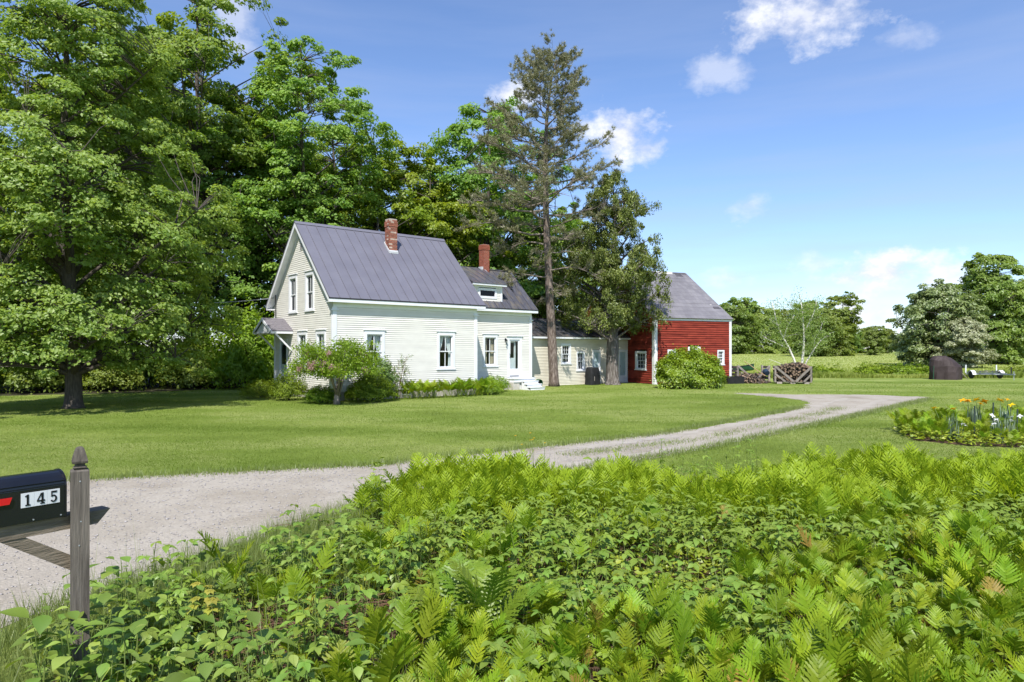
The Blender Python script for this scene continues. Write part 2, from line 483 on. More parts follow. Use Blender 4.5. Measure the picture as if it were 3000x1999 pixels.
def barn_shingle_mat():
    m, nt, out = new_mat('barn_shingle')
    p = nt.nodes.new('ShaderNodeBsdfPrincipled')
    p.inputs['Roughness'].default_value = 0.9
    p.inputs['Specular IOR Level'].default_value = 0.2
    t = nt.nodes.new('ShaderNodeTexCoord')
    mp = nt.nodes.new('ShaderNodeMapping')
    mp.inputs['Rotation'].default_value = (R(37), 0, 0)
    nt.links.new(t.outputs['Object'], mp.inputs[0])
    br = nt.nodes.new('ShaderNodeTexBrick')
    br.inputs['Scale'].default_value = 1.0
    br.inputs['Brick Width'].default_value = 0.30
    br.inputs['Row Height'].default_value = 0.14
    br.inputs['Mortar Size'].default_value = 0.004
    br.inputs['Color1'].default_value = (0.185, 0.178, 0.20, 1)
    br.inputs['Color2'].default_value = (0.225, 0.217, 0.235, 1)
    br.inputs['Mortar'].default_value = (0.12, 0.115, 0.125, 1)
    nt.links.new(mp.outputs[0], br.inputs['Vector'])
    f = noise_fac(nt, 0.7, (1, 1, 1), 5.0, 0.6)
    g = ramp(nt, f, [(0.3, (0.86, 0.86, 0.86)), (0.7, (1.12, 1.12, 1.12))])
    mx = nt.nodes.new('ShaderNodeMix')
    mx.data_type = 'RGBA'
    mx.blend_type = 'MULTIPLY'
    mx.inputs[0].default_value = 1.0
    nt.links.new(br.outputs[0], mx.inputs[6])
    nt.links.new(g, mx.inputs[7])
    nt.links.new(mx.outputs[2], p.inputs['Base Color'])
    nt.links.new(p.outputs[0], out.inputs[0])


barn_shingle_mat()


# ------------------------------------------------------------------ helpers
def M(x):
    return MATS[x] if isinstance(x, str) else x


def tag(o, label=None, cat=None, group=None, kind=None):
    if label:
        o['label'] = label
    if cat:
        o['category'] = cat
    if group:
        o['group'] = group
    if kind:
        o['kind'] = kind
    return o


def empty(name, loc=(0, 0, 0), rz=0.0, sca=1.0):
    o = bpy.data.objects.new(name, None)
    o.empty_display_size = 0.2
    o.location = loc
    o.rotation_euler = (0, 0, rz)
    o.scale = (sca, sca, sca) if isinstance(sca, (int, float)) else sca
    COL.objects.link(o)
    return o


def put(name, me, parent=None, loc=None, rot=None, sca=None):
    o = bpy.data.objects.new(name, me)
    if loc is not None:
        o.location = loc
    if rot is not None:
        o.rotation_euler = rot
    if sca is not None:
        o.scale = (sca, sca, sca) if isinstance(sca, (int, float)) else sca
    o.parent = parent
    COL.objects.link(o)
    return o


class MB:
    def __init__(self):
        self.v = []
        self.f = []

    def add(self, vs, fs):
        b = len(self.v)
        self.v += [tuple(x) for x in vs]
        self.f += [tuple(i + b for i in f) for f in fs]
        return self

    def hexa(self, p):        # 8 corners: bottom ring then top ring
        return self.add(p, [(3, 2, 1, 0), (4, 5, 6, 7), (0, 1, 5, 4), (1, 2, 6, 5), (2, 3, 7, 6), (3, 0, 4, 7)])

    def box(self, a, b):
        x0, y0, z0 = a
        x1, y1, z1 = b
        return self.hexa([(x0, y0, z0), (x1, y0, z0), (x1, y1, z0), (x0, y1, z0), (x0, y0, z1), (x1, y0, z1), (x1, y1, z1), (x0, y1, z1)])

    def beam(self, p0, p1, w, h, up=Z):
        p0 = Vector(p0)
        p1 = Vector(p1)
        d = (p1 - p0).normalized()
        s = d.cross(Vector(up))
        if s.length < 1e-4:
            s = Vector((1, 0, 0))
        s.normalize()
        u = s.cross(d).normalized()
        s = s * w / 2
        u = u * h / 2
        return self.hexa([p0 - s - u, p0 + s - u, p0 + s + u, p0 - s + u, p1 - s - u, p1 + s - u, p1 + s + u, p1 - s + u])

    def tube(self, pts, rad, n=6, cap=True):
        pts = [Vector(p) for p in pts]
        b = len(self.v)
        ref = Vector((0.31, 0.95, 0.1))
        for i, p in enumerate(pts):
            t = (pts[min(i + 1, len(pts) - 1)] - pts[max(i - 1, 0)])
            t = t.normalized() if t.length > 1e-9 else Vector((0, 0, 1))
            a = t.cross(ref)
            if a.length < 0.05:
                a = t.cross(Vector((1, 0, 0)))
            a.normalize()
            c = t.cross(a)
            r = rad[i] if hasattr(rad, '__len__') else rad
            for k in range(n):
                an = 2 * math.pi * k / n
                self.v.append(tuple(p + a * (r * math.cos(an)) + c * (r * math.sin(an))))
        for i in range(len(pts) - 1):
            for k in range(n):
                q = b + i * n
                self.f.append((q + k, q + (k + 1) % n, q + n + (k + 1) % n, q + n + k))
        if cap:
            self.f.append(tuple(b + k for k in reversed(range(n))))
            q = b + (len(pts) - 1) * n
            self.f.append(tuple(q + k for k in range(n)))
        return self

    def extrude(self, prof, off):            # closed 3-D profile pushed along an offset
        n = len(prof)
        off = Vector(off)
        vs = [Vector(p) for p in prof] + [Vector(p) + off for p in prof]
        fs = [tuple(reversed(range(n))), tuple(range(n, 2 * n))] + [(i, (i + 1) % n, n + (i + 1) % n, n + i) for i in range(n)]
        return self.add(vs, fs)

    def lathe(self, prof, c=(0, 0, 0), n=12):
        b = len(self.v)
        for (r, z) in prof:
            for k in range(n):
                a = 2 * math.pi * k / n
                self.v.append((c[0] + r * math.cos(a), c[1] + r * math.sin(a), c[2] + z))
        for i in range(len(prof) - 1):
            for k in range(n):
                q = b + i * n
                self.f.append((q + k, q + (k + 1) % n, q + n + (k + 1) % n, q + n + k))
        self.f.append(tuple(b + k for k in reversed(range(n))))
        q = b + (len(prof) - 1) * n
        self.f.append(tuple(q + k for k in range(n)))
        return self

    def mesh(self, name, mat, smooth=False):
        me = bpy.data.meshes.new(name)
        me.from_pydata(self.v, [], self.f)
        if mat is not None:
            me.materials.append(M(mat))
        if smooth:
            me.polygons.foreach_set('use_smooth', [True] * len(me.polygons))
        me.update()
        return me

    def build(self, name, mat, parent=None, smooth=False, loc=None, rot=None):
        return put(name, self.mesh(name, mat, smooth), parent, loc, rot)


def npmesh(name, verts, faces, mat, tint=None, smooth=False):
    verts = np.ascontiguousarray(verts, dtype=np.float32)
    faces = np.ascontiguousarray(faces, dtype=np.int32)
    k = faces.shape[1]
    me = bpy.data.meshes.new(name)
    me.vertices.add(len(verts))
    me.vertices.foreach_set('co', verts.ravel())
    me.loops.add(faces.size)
    me.loops.foreach_set('vertex_index', faces.ravel())
    me.polygons.add(len(faces))
    me.polygons.foreach_set('loop_start', np.arange(0, faces.size, k, dtype=np.int32))
    if smooth:
        me.polygons.foreach_set('use_smooth', np.ones(len(faces), dtype=bool))
    me.materials.append(M(mat))
    me.update(calc_edges=True)
    if tint is not None:
        at = me.attributes.new('tint', 'FLOAT', 'FACE')
        at.data.foreach_set('value', np.ascontiguousarray(np.clip(tint, 0, 1), dtype=np.float32))
    return me


def nrm(a):
    return a / np.maximum(np.linalg.norm(a, axis=-1, keepdims=True), 1e-9)


def leaf_arrays(c, ax, nr, L, W, fold=0.16, droop=0.12):
    """Folded diamond leaves, two triangles each."""
    ax = nrm(ax)
    sd_ = nrm(np.cross(nr, ax))
    nn = np.cross(ax, sd_)
    L = np.asarray(L)[:, None]
    W = np.asarray(W)[:, None]
    base = c - ax * L * 0.5
    tip = c + ax * L * 0.5 - nn * L * droop
    mid = c - ax * L * 0.06
    lf = mid - sd_ * W * 0.5 + nn * W * fold
    rt = mid + sd_ * W * 0.5 + nn * W * fold
    n = len(c)
    v = np.stack([base, rt, tip, lf], 1).reshape(-1, 3)
    i = np.arange(n)[:, None] * 4
    f = np.concatenate([i + np.array([[0, 1, 2]]), i + np.array([[0, 2, 3]])], 1).reshape(-1, 3)
    return v, f


def leaf_mesh(name, c, ax, nr, L, W, tint, mat, **kw):
    v, f = leaf_arrays(c, ax, nr, L, W, **kw)
    return npmesh(name, v, f, mat, np.repeat(tint, 2))


def in_poly(x, y, poly):
    inside = np.zeros(len(x), bool)
    n = len(poly)
    j = n - 1
    for i in range(n):
        xi, yi = poly[i]
        xj, yj = poly[j]
        cnd = ((yi > y) != (yj > y)) & (x < (xj - xi) * (y - yi) / ((yj - yi) or 1e-9) + xi)
        inside ^= cnd
        j = i
    return inside


def smooth(a, b, t):
    t = np.clip((t - a) / (b - a), 0, 1)
    return t * t * (3 - 2 * t)


def ground_z(x, y):
    return 1.6 * smooth(55.0, 150.0, y)

# ------------------------------------------------------------------ ground, drive
def ground_sheet():
    xs = np.concatenate([np.linspace(-900, -60, 12), np.linspace(-50, 130, 73), np.linspace(150, 1200, 14)])
    ys = np.concatenate([np.linspace(-300, -10, 10), np.linspace(-5, 160, 67), np.linspace(180, 1800, 20)])
    X, Y = np.meshgrid(xs, ys)
    Zg = ground_z(X, Y)
    v = np.stack([X, Y, Zg], -1).reshape(-1, 3)
    nx, ny = len(xs), len(ys)
    i, j = np.meshgrid(np.arange(nx - 1), np.arange(ny - 1))
    a = (j * nx + i).ravel()
    f = np.stack([a, a + 1, a + nx + 1, a + nx], 1)
    o = put('ground', npmesh('ground', v, f, 'lawn', smooth=True))
    tag(o, kind='structure')


ground_sheet()

DRIVE = [(-9.5, 9.6), (-7.9, 10.57), (-6.5, 11.0), (-5.0, 11.55), (-2.4, 12.3), (-1.5, 13.1), (0.22, 14.4), (3.45, 16.7), (6.7, 20.0), (9.2, 23.0), (10.6, 24.9),
         (11.6, 26.6), (12.2, 28.2), (12.0, 30.2), (11.0, 32.6), (10.9, 33.6), (12.0, 33.2), (13.4, 32.4), (15.0, 32.6), (17.0, 32.2), (18.6, 30.6), (18.0, 29.4), (15.6, 26.6), (12.3, 23.2), (9.6, 20.3), (7.0, 17.6),
         (3.8, 14.1), (2.3, 12.7), (0.0, 11.1), (-1.2, 9.9), (-2.35, 8.4), (-2.75, 7.6), (-3.05, 6.9), (-3.4, 6.1), (-3.65, 5.2), (-3.75, 4.4), (-3.9, 3.4), (-4.1, 2.0), (-4.6, -1.0), (-9.5, -1.0)]


def poly_sheet(name, poly, z, mat, sub=1, jitter=0.0):
    rng = np.random.default_rng(3)
    pts = []
    n = len(poly)
    for i in range(n):
        a = np.array(poly[i])
        b = np.array(poly[(i + 1) % n])
        L = np.linalg.norm(b - a)
        k = max(1, int(L / 0.25)) if jitter else 1
        for q in range(k):
            p = a + (b - a) * q / k
            if jitter:
                p = p + rng.normal(0, jitter, 2)
            pts.append((p[0], p[1], float(ground_z(p[0], p[1])) + z))
    m = MB()
    m.v = pts
    m.f = [tuple(range(len(pts)))]
    o = m.build(name, mat)
    if o.data.polygons[0].normal.z < 0:
        o.data.flip_normals()
    return o


tag(poly_sheet('driveway', DRIVE, 0.004, 'gravel', jitter=0.09), kind='structure')
def track(off, w, z, pts):
    L, Rr = [], []
    rng = np.random.default_rng(int(abs(off) * 100) + (7 if off > 0 else 0))
    for i in range(len(pts) - 1):
        a, b = np.array(pts[i]), np.array(pts[i + 1])
        d = (b - a) / np.linalg.norm(b - a)
        nn = np.array([-d[1], d[0]])
        k = int(np.linalg.norm(b - a) / 0.3)
        for q in range(k):
            c = a + (b - a) * q / k
            ww = w * (0.6 + 0.25 * math.sin(i * 3 + q * 0.7 + off) + rng.uniform(-0.25, 0.25))
            L.append(tuple(c + nn * (off + ww / 2)))
            Rr.append(tuple(c + nn * (off - ww / 2)))
    m = MB()
    n = len(L)
    for i in range(n):
        m.v += [(L[i][0], L[i][1], z), (Rr[i][0], Rr[i][1], z)]
    for i in range(n - 1):
        m.f.append((2 * i, 2 * i + 1, 2 * i + 3, 2 * i + 2))
    o = m.build('wheel_track', 'track')
    return tag(o, kind='structure')


CL = [(-0.2, 12.1), (1.2, 13.3), (4.0, 15.7), (7.4, 19.3), (10.2, 22.6), (13.2, 26.8), (15.5, 29.8)]
track(0.72, 0.62, 0.008, CL)
track(-0.72, 0.62, 0.008, CL)
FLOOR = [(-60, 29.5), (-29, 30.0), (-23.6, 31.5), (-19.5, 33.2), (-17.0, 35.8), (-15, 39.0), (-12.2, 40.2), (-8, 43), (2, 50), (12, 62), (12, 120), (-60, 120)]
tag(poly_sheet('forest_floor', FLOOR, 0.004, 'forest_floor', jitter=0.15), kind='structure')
PATH = [(60, 89), (66, 92.5), (76, 94.5), (90, 96), (130, 97), (130, 90), (92, 90.5), (76, 90.5), (67, 89.5)]
tag(poly_sheet('dirt_path', PATH, 0.05, 'dirt', jitter=0.1), kind='structure')
MEADOW = [(10, 53.0), (22, 52.4), (30, 52.6), (36, 53.4), (44, 52.2), (60, 52.5), (130, 55), (170, 150), (10, 150)]


def meadow_sheet():
    xs = np.linspace(10, 170, 60)
    ys = np.concatenate([[0.0], np.linspace(55, 152, 40)])
    v, f = [], []
    for j, y in enumerate(ys):
        for x in xs:
            yy = y if j else 52.6 + 0.5 * math.sin(x * 0.7) + 0.3 * math.sin(x * 1.9)
            v.append((x, yy, float(ground_z(x, yy)) + 0.02))
    n = len(xs)
    for j in range(len(ys) - 1):
        for i in range(n - 1):
            f.append((j * n + i, j * n + i + 1, (j + 1) * n + i + 1, (j + 1) * n + i))
    m = MB()
    m.v, m.f = v, f
    tag(m.build('meadow', 'meadow', smooth=True), kind='structure')


meadow_sheet()
# soil and dead litter under the fern bank
BANK = [(-1.6, 1.0), (-2.05, 2.95), (-2.45, 3.5), (-2.88, 4.25), (-3.0, 4.9), (-2.65, 5.4), (-2.15, 6.2), (-1.85, 7.0), (-1.8, 7.7), (-1.65, 8.5), (-1.15, 9.1), (0.2, 9.3), (1.6, 9.3), (2.2, 8.8), (2.9, 8.7), (3.6, 9.6), (5.5, 9.9), (7.4, 9.9), (10.5, 10.2), (10.5, 1.0)]
tag(poly_sheet('bank_soil', BANK, 0.004, 'litter'), kind='structure')


# ------------------------------------------------------------------ building pieces
class Wall:
    """A wall plane in a building's own frame: s along, out of the wall, up."""

    def __init__(self, O, A, N):
        self.O = Vector(O)
        self.A = Vector(A)
        self.N = Vector(N)

    def p(self, s, out, z):
        return self.O + self.A * s + self.N * out + Z * z

    def box(self, mb, s0, s1, o0, o1, z0, z1):
        P = self.p
        c = [P(s0, o0, z0), P(s1, o0, z0), P(s1, o1, z0), P(s0, o1, z0), P(s0, o0, z1), P(s1, o0, z1), P(s1, o1, z1), P(s0, o1, z1)]
        mb.hexa(c)
        return mb

    def quad(self, mb, s0, s1, out, z0, z1):
        P = self.p
        mb.add([P(s0, out, z0), P(s1, out, z0), P(s1, out, z1), P(s0, out, z1)], [(0, 1, 2, 3)])
        return mb

    def ring(self, mb, s0, s1, z0, z1, b, o0, o1, bt=None, bb=None):
        """A rectangular frame as one piece."""
        bt = b if bt is None else bt
        bb = b if bb is None else bb
        P = self.p
        out = [(s0, z0), (s1, z0), (s1, z1), (s0, z1)]
        inn = [(s0 + b, z0 + bb), (s1 - b, z0 + bb), (s1 - b, z1 - bt), (s0 + b, z1 - bt)]
        vs = [P(s, o0, z) for s, z in out] + [P(s, o0, z) for s, z in inn] + [P(s, o1, z) for s, z in out] + [P(s, o1, z) for s, z in inn]
        fs = []
        for i in range(4):
            j = (i + 1) % 4
            fs += [(i, j, 4 + j, 4 + i), (8 + i, 12 + i, 12 + j, 8 + j), (i, 8 + i, 8 + j, j), (4 + i, 4 + j, 12 + j, 12 + i)]
        mb.add(vs, fs)
        return mb


def clad(parent, w, s0, s1, z0, z1, exp, openings, mat, lim=None, th=0.033, wob=0.0, rng=None, split=0):
    """Clapboards, each its own piece, cut round the openings."""
    rng = rng or random.Random(5)
    z = z0
    while z < z1 - 0.01:
        zt = min(z + exp, z1)
        a, b = (s0, s1) if lim is None else lim(z)
        a2, b2 = (s0, s1) if lim is None else lim(zt)
        if b - a < 0.05:
            break
        segs = [(a, b, a2, b2)]
        for (q0, q1, y0, y1) in openings:
            if z < y1 - 0.004 and zt > y0 + 0.004:
                nx = []
                for (c0, c1, d0, d1) in segs:
                    if q1 <= c0 or q0 >= c1:
                        nx.append((c0, c1, d0, d1))
                        continue
                    if q0 > c0:
                        nx.append((c0, q0, d0, q0))
                    if q1 < c1:
                        nx.append((q1, c1, q1, d1))
                segs = nx
        if split:
            nx = []
            for (c0, c1, d0, d1) in segs:
                if c1 - c0 > split * 1.4:
                    k = c0 + (c1 - c0) * rng.uniform(0.3, 0.7)
                    nx += [(c0, k - 0.002, d0, k - 0.002), (k + 0.002, c1, k + 0.002, d1)]
                else:
                    nx.append((c0, c1, d0, d1))
            segs = nx
        for (c0, c1, d0, d1) in segs:
            if d1 - d0 < 0.0:
                d0 = d1 = (d0 + d1) / 2
            j0 = rng.uniform(-wob, wob)
            j1 = rng.uniform(-wob, wob)
            jo = rng.uniform(0, wob * 0.6)
            P = w.p
            m = MB()
            m.hexa([P(c0, 0, z), P(c1, 0, z), P(c1, th + jo, z - 0.004 + j1), P(c0, th + jo, z - 0.004 + j0), P(d0, 0, zt), P(d1, 0, zt), P(d1, 0.003, zt), P(d0, 0.003, zt)])
            m.build('clapboard', mat, parent)
        z = zt


def pane(parent, w, s0, s1, z0, z1, out, mat='glass'):
    m = MB()
    w.box(m, s0, s1, out - 0.006, out, z0, z1)
    return m.build('pane', mat, parent)


def window(parent, w, s0, s1, z0, z1, style='two_over_two', cas=0.115, head=0.17, cap=True, curtain=None, screen=False, sill=True, label=None):
    """s0..s1, z0..z1 the outer casing below the cap. Returns the opening for the siding."""
    m = MB()
    w.ring(m, s0, s1, z0, z1, cas, -0.10, 0.05, bt=head, bb=0.06)
    win = m.build('window', 'white', parent)
    if cap:
        m = MB()
        w.box(m, s0 - 0.06, s1 + 0.06, 0.0, 0.085, z1 + 0.0015, z1 + 0.035)
        m.build('head_cap', 'white', win)
    if sill:
        m = MB()
        w.box(m, s0 - 0.05, s1 + 0.05, 0.0, 0.07, z0 - 0.05, z0 - 0.0015)
        m.build('sill', 'white', win)
    a, b, c, d = s0 + cas, s1 - cas, z0 + 0.06, z1 - head
    mid = (c + d) / 2
    sashes = [('upper_sash', mid - 0.02, d, -0.045, -0.015), ('lower_sash', c, mid + 0.02, -0.08, -0.05)]
    for (nm, q0, q1, o0, o1) in sashes:
        m = MB()
        w.ring(m, a + 0.002, b - 0.002, q0, q1, 0.045 if style != 'six' else 0.035, o0, o1)
        m.build(nm, 'white', win)
        fr = 0.045 if style != 'six' else 0.035
        cols, rows = {'two_over_two': (2, 1), 'six': (3, 2), 'one': (1, 1)}[style]
        mw = 0.032 if style == 'two_over_two' else 0.018
        W_ = (b - a - 2 * fr)
        H_ = (q1 - q0 - 2 * fr)
        gm = 'glass_screen' if (screen and nm == 'lower_sash') else 'glass'
        for i in range(cols):
            for j in range(rows):
                x0 = a + fr + W_ * i / cols + (mw / 2 if i else 0.0)
                x1 = a + fr + W_ * (i + 1) / cols - (mw / 2 if i < cols - 1 else 0.0)
                y0 = q0 + fr + H_ * j / rows + (mw / 2 if j else 0.0)
                y1 = q0 + fr + H_ * (j + 1) / rows - (mw / 2 if j < rows - 1 else 0.0)
                pane(win, w, x0, x1, y0, y1, (o0 + o1) / 2, gm)
        for i in range(1, cols):
            x = a + fr + W_ * i / cols
            m = MB()
            w.box(m, x - mw / 2, x + mw / 2, o0, o1 - 0.004, q0 + fr, q1 - fr)
            m.build('muntin', 'white', win)
        for j in range(1, rows):
            y = q0 + fr + H_ * j / rows
            m = MB()
            w.box(m, a + fr, b - fr, o0 + 0.003, o1 - 0.007, y - mw / 2, y + mw / 2)
            m.build('muntin', 'white', win)
    if curtain:
        for side in (0, 1):
            m = MB()
            nz_, ns = 14, 14
            vs, fs = [], []
            for i in range(nz_ + 1):
                t = i / nz_
                z = d + 0.02 - t * (d - c + 0.02)
                if curtain == 'tied':
                    tie = 0.58
                    wd = (0.50 - 0.36 * min(1, t / tie) ** 1.3) if t < tie else 0.14 + 0.06 * (t - tie) / (1 - tie)
                else:
                    wd = 0.36
                for j in range(ns + 1):
                    u = j / ns
                    s = a + (b - a) * (wd * u) if side == 0 else b - (b - a) * (wd * u)
                    pl = 0.014 * math.sin(u * 6 * math.pi)
                    q = w.p(s, -0.16 + pl, z)
                    vs.append(q)
            for i in range(nz_):
                for j in range(ns):
                    k = i * (ns + 1) + j
                    fs.append((k, k + 1, k + ns + 2, k + ns + 1))
            m.add(vs, fs)
            m.build('curtain', 'curtain_tan' if curtain == 'tan' else 'curtain', win, smooth=True)
    return (s0 + 0.02, s1 - 0.02, z0 + 0.01, z1 - 0.01)


def roof_panels(parent, x0, x1, ye, ze, yr, zr, n, mat, th=0.025, name='roof_panel', rib=0.032):
    """Standing-seam pans, one object each, eave to ridge."""
    d = Vector((0, yr - ye, zr - ze))
    nrmv = Vector((0, -(zr - ze), (yr - ye))).normalized()
    if nrmv.z < 0:
        nrmv = -nrmv
    w = (x1 - x0) / n
    for i in range(n):
        a = x0 + i * w
        b = a + w - 0.001
        r = rib
        prof = [(a, -th), (b, -th), (b, 0), (a + 0.022, 0), (a + 0.016, r), (a, r)]
        pts = [Vector((s, ye, ze)) + nrmv * h for s, h in prof]
        MB().extrude(pts, d).build(name, mat, parent)


def chimney(parent, cx, cy_, w, z0, z1, mat, pale=0.0, course=0.08, seed=1, corbel=True, flash=True):
    rng = random.Random(seed)
    hw = w / 2
    core = MB().box((cx - hw + 0.008, cy_ - hw + 0.008, z0), (cx + hw - 0.008, cy_ + hw - 0.008, z1 - 0.02)).build('chimney', 'mortar', parent)
    bm = MB().box((-0.5, -0.5, -0.5), (0.5, 0.5, 0.5)).mesh('brick', None)
    variants = []
    for mm in ([mat] * 3 + (['brick_pale'] if pale else [])):
        b2 = bm.copy()
        b2.materials.append(M(mm))
        variants.append(b2)
    z = z0
    k = 0
    n = int((z1 - z0) / course)
    while k < n:
        e = 0.0
        if corbel and k >= n - 4:
            e = 0.02 if k < n - 1 else 0.0
        h = course - 0.012
        per = 2.5
        L = (w + 2 * e) / per
        for side in range(4):
            xx = -hw - e
            off = (0.0 if (k + side) % 2 else -L / 2)
            q = xx + off
            while q < hw + e - 0.001:
                a = max(q, -hw - e)
                b = min(q + L - 0.012, hw + e)
                q += L
                if b - a < 0.02:
                    continue
                me = variants[-1] if (pale and rng.random() < pale) else variants[rng.randrange(len(variants) - (1 if pale else 0))]
                dd = 0.05
                o_ = hw + e - dd / 2 + rng.uniform(-0.003, 0.003)
                c = (a + b) / 2
                loc, sca = {0: ((cx + c, cy_ - o_, 0), (b - a, dd, h)), 1: ((cx - o_, cy_ - c, 0), (dd, b - a, h)), 2: ((cx - c, cy_ + o_, 0), (b - a, dd, h)), 3: ((cx + o_, cy_ + c, 0), (dd, b - a, h))}[side]
                put('brick', me, core, (loc[0], loc[1], z + h / 2), None, sca)
        z += course
        k += 1
    return core


HOUSE_TH = 0.6794
HP = (-7.3396, 28.0, 0.0)

# ================================================================== farmhouse
house = empty('farmhouse', HP, HOUSE_TH)
tag(house, 'cream clapboard farmhouse with tall grey metal roof, gable end and entry hood', 'house')
HL, HW = 7.26, 6.667
OE, OG = 0.322, 0.32
ZE, ZR = 4.245, 7.824
SL = (ZR - ZE) / (HW / 2 + OE)


def under(y, dz=0.11):
    yy = y if y <= HW / 2 else HW - y
    return ZE + (yy + OE) * SL - dz


front = Wall((0, 0, 0), (1, 0, 0), (0, -1, 0))
gable = Wall((0, 0, 0), (0, 1, 0), (-1, 0, 0))
rngc = random.Random(11)
op_f = [window(house, front, 1.393, 2.343, 1.255, 2.955, curtain='tied'), window(house, front, 5.034, 5.985, 1.255, 2.955, curtain='tied')]
clad(house, front, 0.0, HL, 0.385, 3.88, 0.0895, op_f, 'cream', rng=rngc, wob=0.0015)
op_g = [window(house, gable, 1.88, 2.84, 3.845, 5.555, screen=True), window(house, gable, 3.80, 4.76, 3.845, 5.555, screen=True),
        window(house, gable, 0.68, 1.66, 1.255, 2.955, curtain='plain'), window(house, gable, 2.66, 3.70, 1.255, 2.955, curtain='plain')]
# gable door under the hood
m = MB()
gable.ring(m, 4.98, 6.0, 0.40, 2.62, 0.12, -0.1, 0.032, bb=0.05)
door = m.build('door', 'white', house)
m = MB()
gable.box(m, 5.10, 5.88, -0.06, -0.02, 0.45, 2.50)
m.build('door_leaf', surf('door_blue', (0.42, 0.50, 0.55), (0.36, 0.44, 0.50), 2.0, 0.5), door)
m = MB()
gable.box(m, 5.22, 5.76, -0.0185, -0.012, 1.45, 2.38)
m.build('pane', 'glass_screen', door)
m = MB().tube([gable.p(5.18, -0.02, 1.40), gable.p(5.18, 0.04, 1.40), gable.p(5.24, 0.05, 1.40)], 0.012, 6)
m.build('handle', 'black_metal', door)
op_g.append((4.99, 5.99, 0.40, 2.60))


def lim_g(z):
    k = max(0.0, (z - under(0, 0.14)) / SL)
    return (k, HW - k)


clad(house, gable, 0.0, HW, 0.385, 7.6, 0.0895, op_g, 'cream', lim=lim_g, rng=rngc, wob=0.0015, th=0.022)
# plain rear and far walls keep the rooms dark
m = MB()
m.add([(HL, 0.01, 0), (HL, HW, 0), (HL, HW, under(HW)), (HL, HW / 2, under(HW / 2)), (HL, 0.01, under(0))], [(0, 1, 2, 3, 4)])
m.add([(0, HW, 0), (HL, HW, 0), (HL, HW, under(HW)), (0, HW, under(HW))], [(0, 1, 2, 3)])
m.build('wall', 'cream', house)
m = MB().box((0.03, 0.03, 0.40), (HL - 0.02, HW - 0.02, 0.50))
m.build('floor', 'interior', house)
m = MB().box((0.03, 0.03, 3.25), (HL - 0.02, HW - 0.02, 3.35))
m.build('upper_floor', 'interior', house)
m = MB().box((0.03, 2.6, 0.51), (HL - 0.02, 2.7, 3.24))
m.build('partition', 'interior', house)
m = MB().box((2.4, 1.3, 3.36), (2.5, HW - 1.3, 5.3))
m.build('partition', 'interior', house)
# foundation with basement window
m = MB()
front.box(m, 0.02, 3.22, -0.25, -0.02, -0.15, 0.382)
m.build('foundation', 'foundation', house)
m = MB()
front.box(m, 3.70, HL - 0.02, -0.25, -0.02, -0.15, 0.382)
m.build('foundation', 'foundation', house)
m = MB()
front.box(m, 3.222, 3.698, -0.25, -0.02, -0.15, 0.13)
m.build('foundation', 'foundation', house)
m = MB()
gable.box(m, 0.262, HW, -0.25, -0.02, -0.15, 0.382)
m.build('foundation', 'foundation', house)
m = MB()
front.ring(m, 3.225, 3.695, 0.132, 0.38, 0.035, -0.08, -0.01)
bw = m.build('basement_window', 'white', house)
pane(bw, front, 3.26, 3.45, 0.167, 0.345, -0.05, 'glass_screen')
pane(bw, front, 3.47, 3.66, 0.167, 0.345, -0.05, 'glass_screen')
m = MB()
front.box(m, 3.452, 3.468, -0.07, -0.02, 0.167, 0.345)
m.build('muntin', 'white', bw)
# corner boards with little capitals
for (s0, s1, w_) in ((-0.03, 0.145, front), (HL - 0.145, HL + 0.02, front), (0.002, 0.10, gable), (HW - 0.13, HW, gable)):
    m = MB()
    w_.box(m, s0, s1, 0.0, 0.043, 0.385, 3.74)
    m.build('corner_board', 'white', house)
for x in (0.05, HL - 0.06):
    m = MB()
    front.box(m, x - 0.17, x + 0.17, 0.0, 0.085, 3.742, 3.79)
    m.build('capital', 'white', house)
    m = MB()
    front.box(m, x - 0.10, x + 0.10, 0.0, 0.040, 3.792, 3.878)
    m.build('capital', 'white', house)
m = MB()
front.box(m, 0, HL, 0.0, 0.034, 3.88, 4.06)
m.build('frieze_board', 'white', house)
# roof: front slope pans, rear slope, ridge cap, eave fascia, soffit
roof_panels(house, -OG, HL + OG, -OE, ZE, HW / 2, ZR, 17, 'roof_metal')
roof_panels(house, -OG, HL + OG, HW + OE, ZE, HW / 2, ZR, 17, 'roof_metal')
m = MB()
rw = 0.13
m.extrude([(-OG - 0.01, HW / 2 - rw, ZR - rw * SL + 0.042), (-OG - 0.01, HW / 2, ZR + 0.045), (-OG - 0.01, HW / 2 + rw, ZR - rw * SL + 0.042), (-OG - 0.01, HW / 2 + rw, ZR - rw * SL + 0.033), (-OG - 0.01, HW / 2, ZR + 0.036), (-OG - 0.01, HW / 2 - rw, ZR - rw * SL + 0.033)], (HL + 2 * OG + 0.02, 0, 0))
m.build('ridge_cap', 'roof_metal', house)
m = MB().box((-OG, -OE - 0.012, ZE - 0.05), (HL + OG, -OE + 0.02, ZE - 0.024))
m.build('drip_edge', 'dark_trim', house)
m = MB().box((-OG + 0.01, -OE + 0.003, 4.062), (HL + OG - 0.01, -OE + 0.035, ZE - 0.052))
m.build('fascia', 'white', house)
m = MB().box((-OG + 0.012, -OE + 0.036, 4.062), (HL + OG - 0.012, 0.0, 4.085))
m.build('soffit', 'white', house)
m = MB().box((-OG + 0.01, HW + OE - 0.035, 4.062), (HL + OG - 0.01, HW + OE, ZE - 0.052))
m.build('fascia', 'white', house)
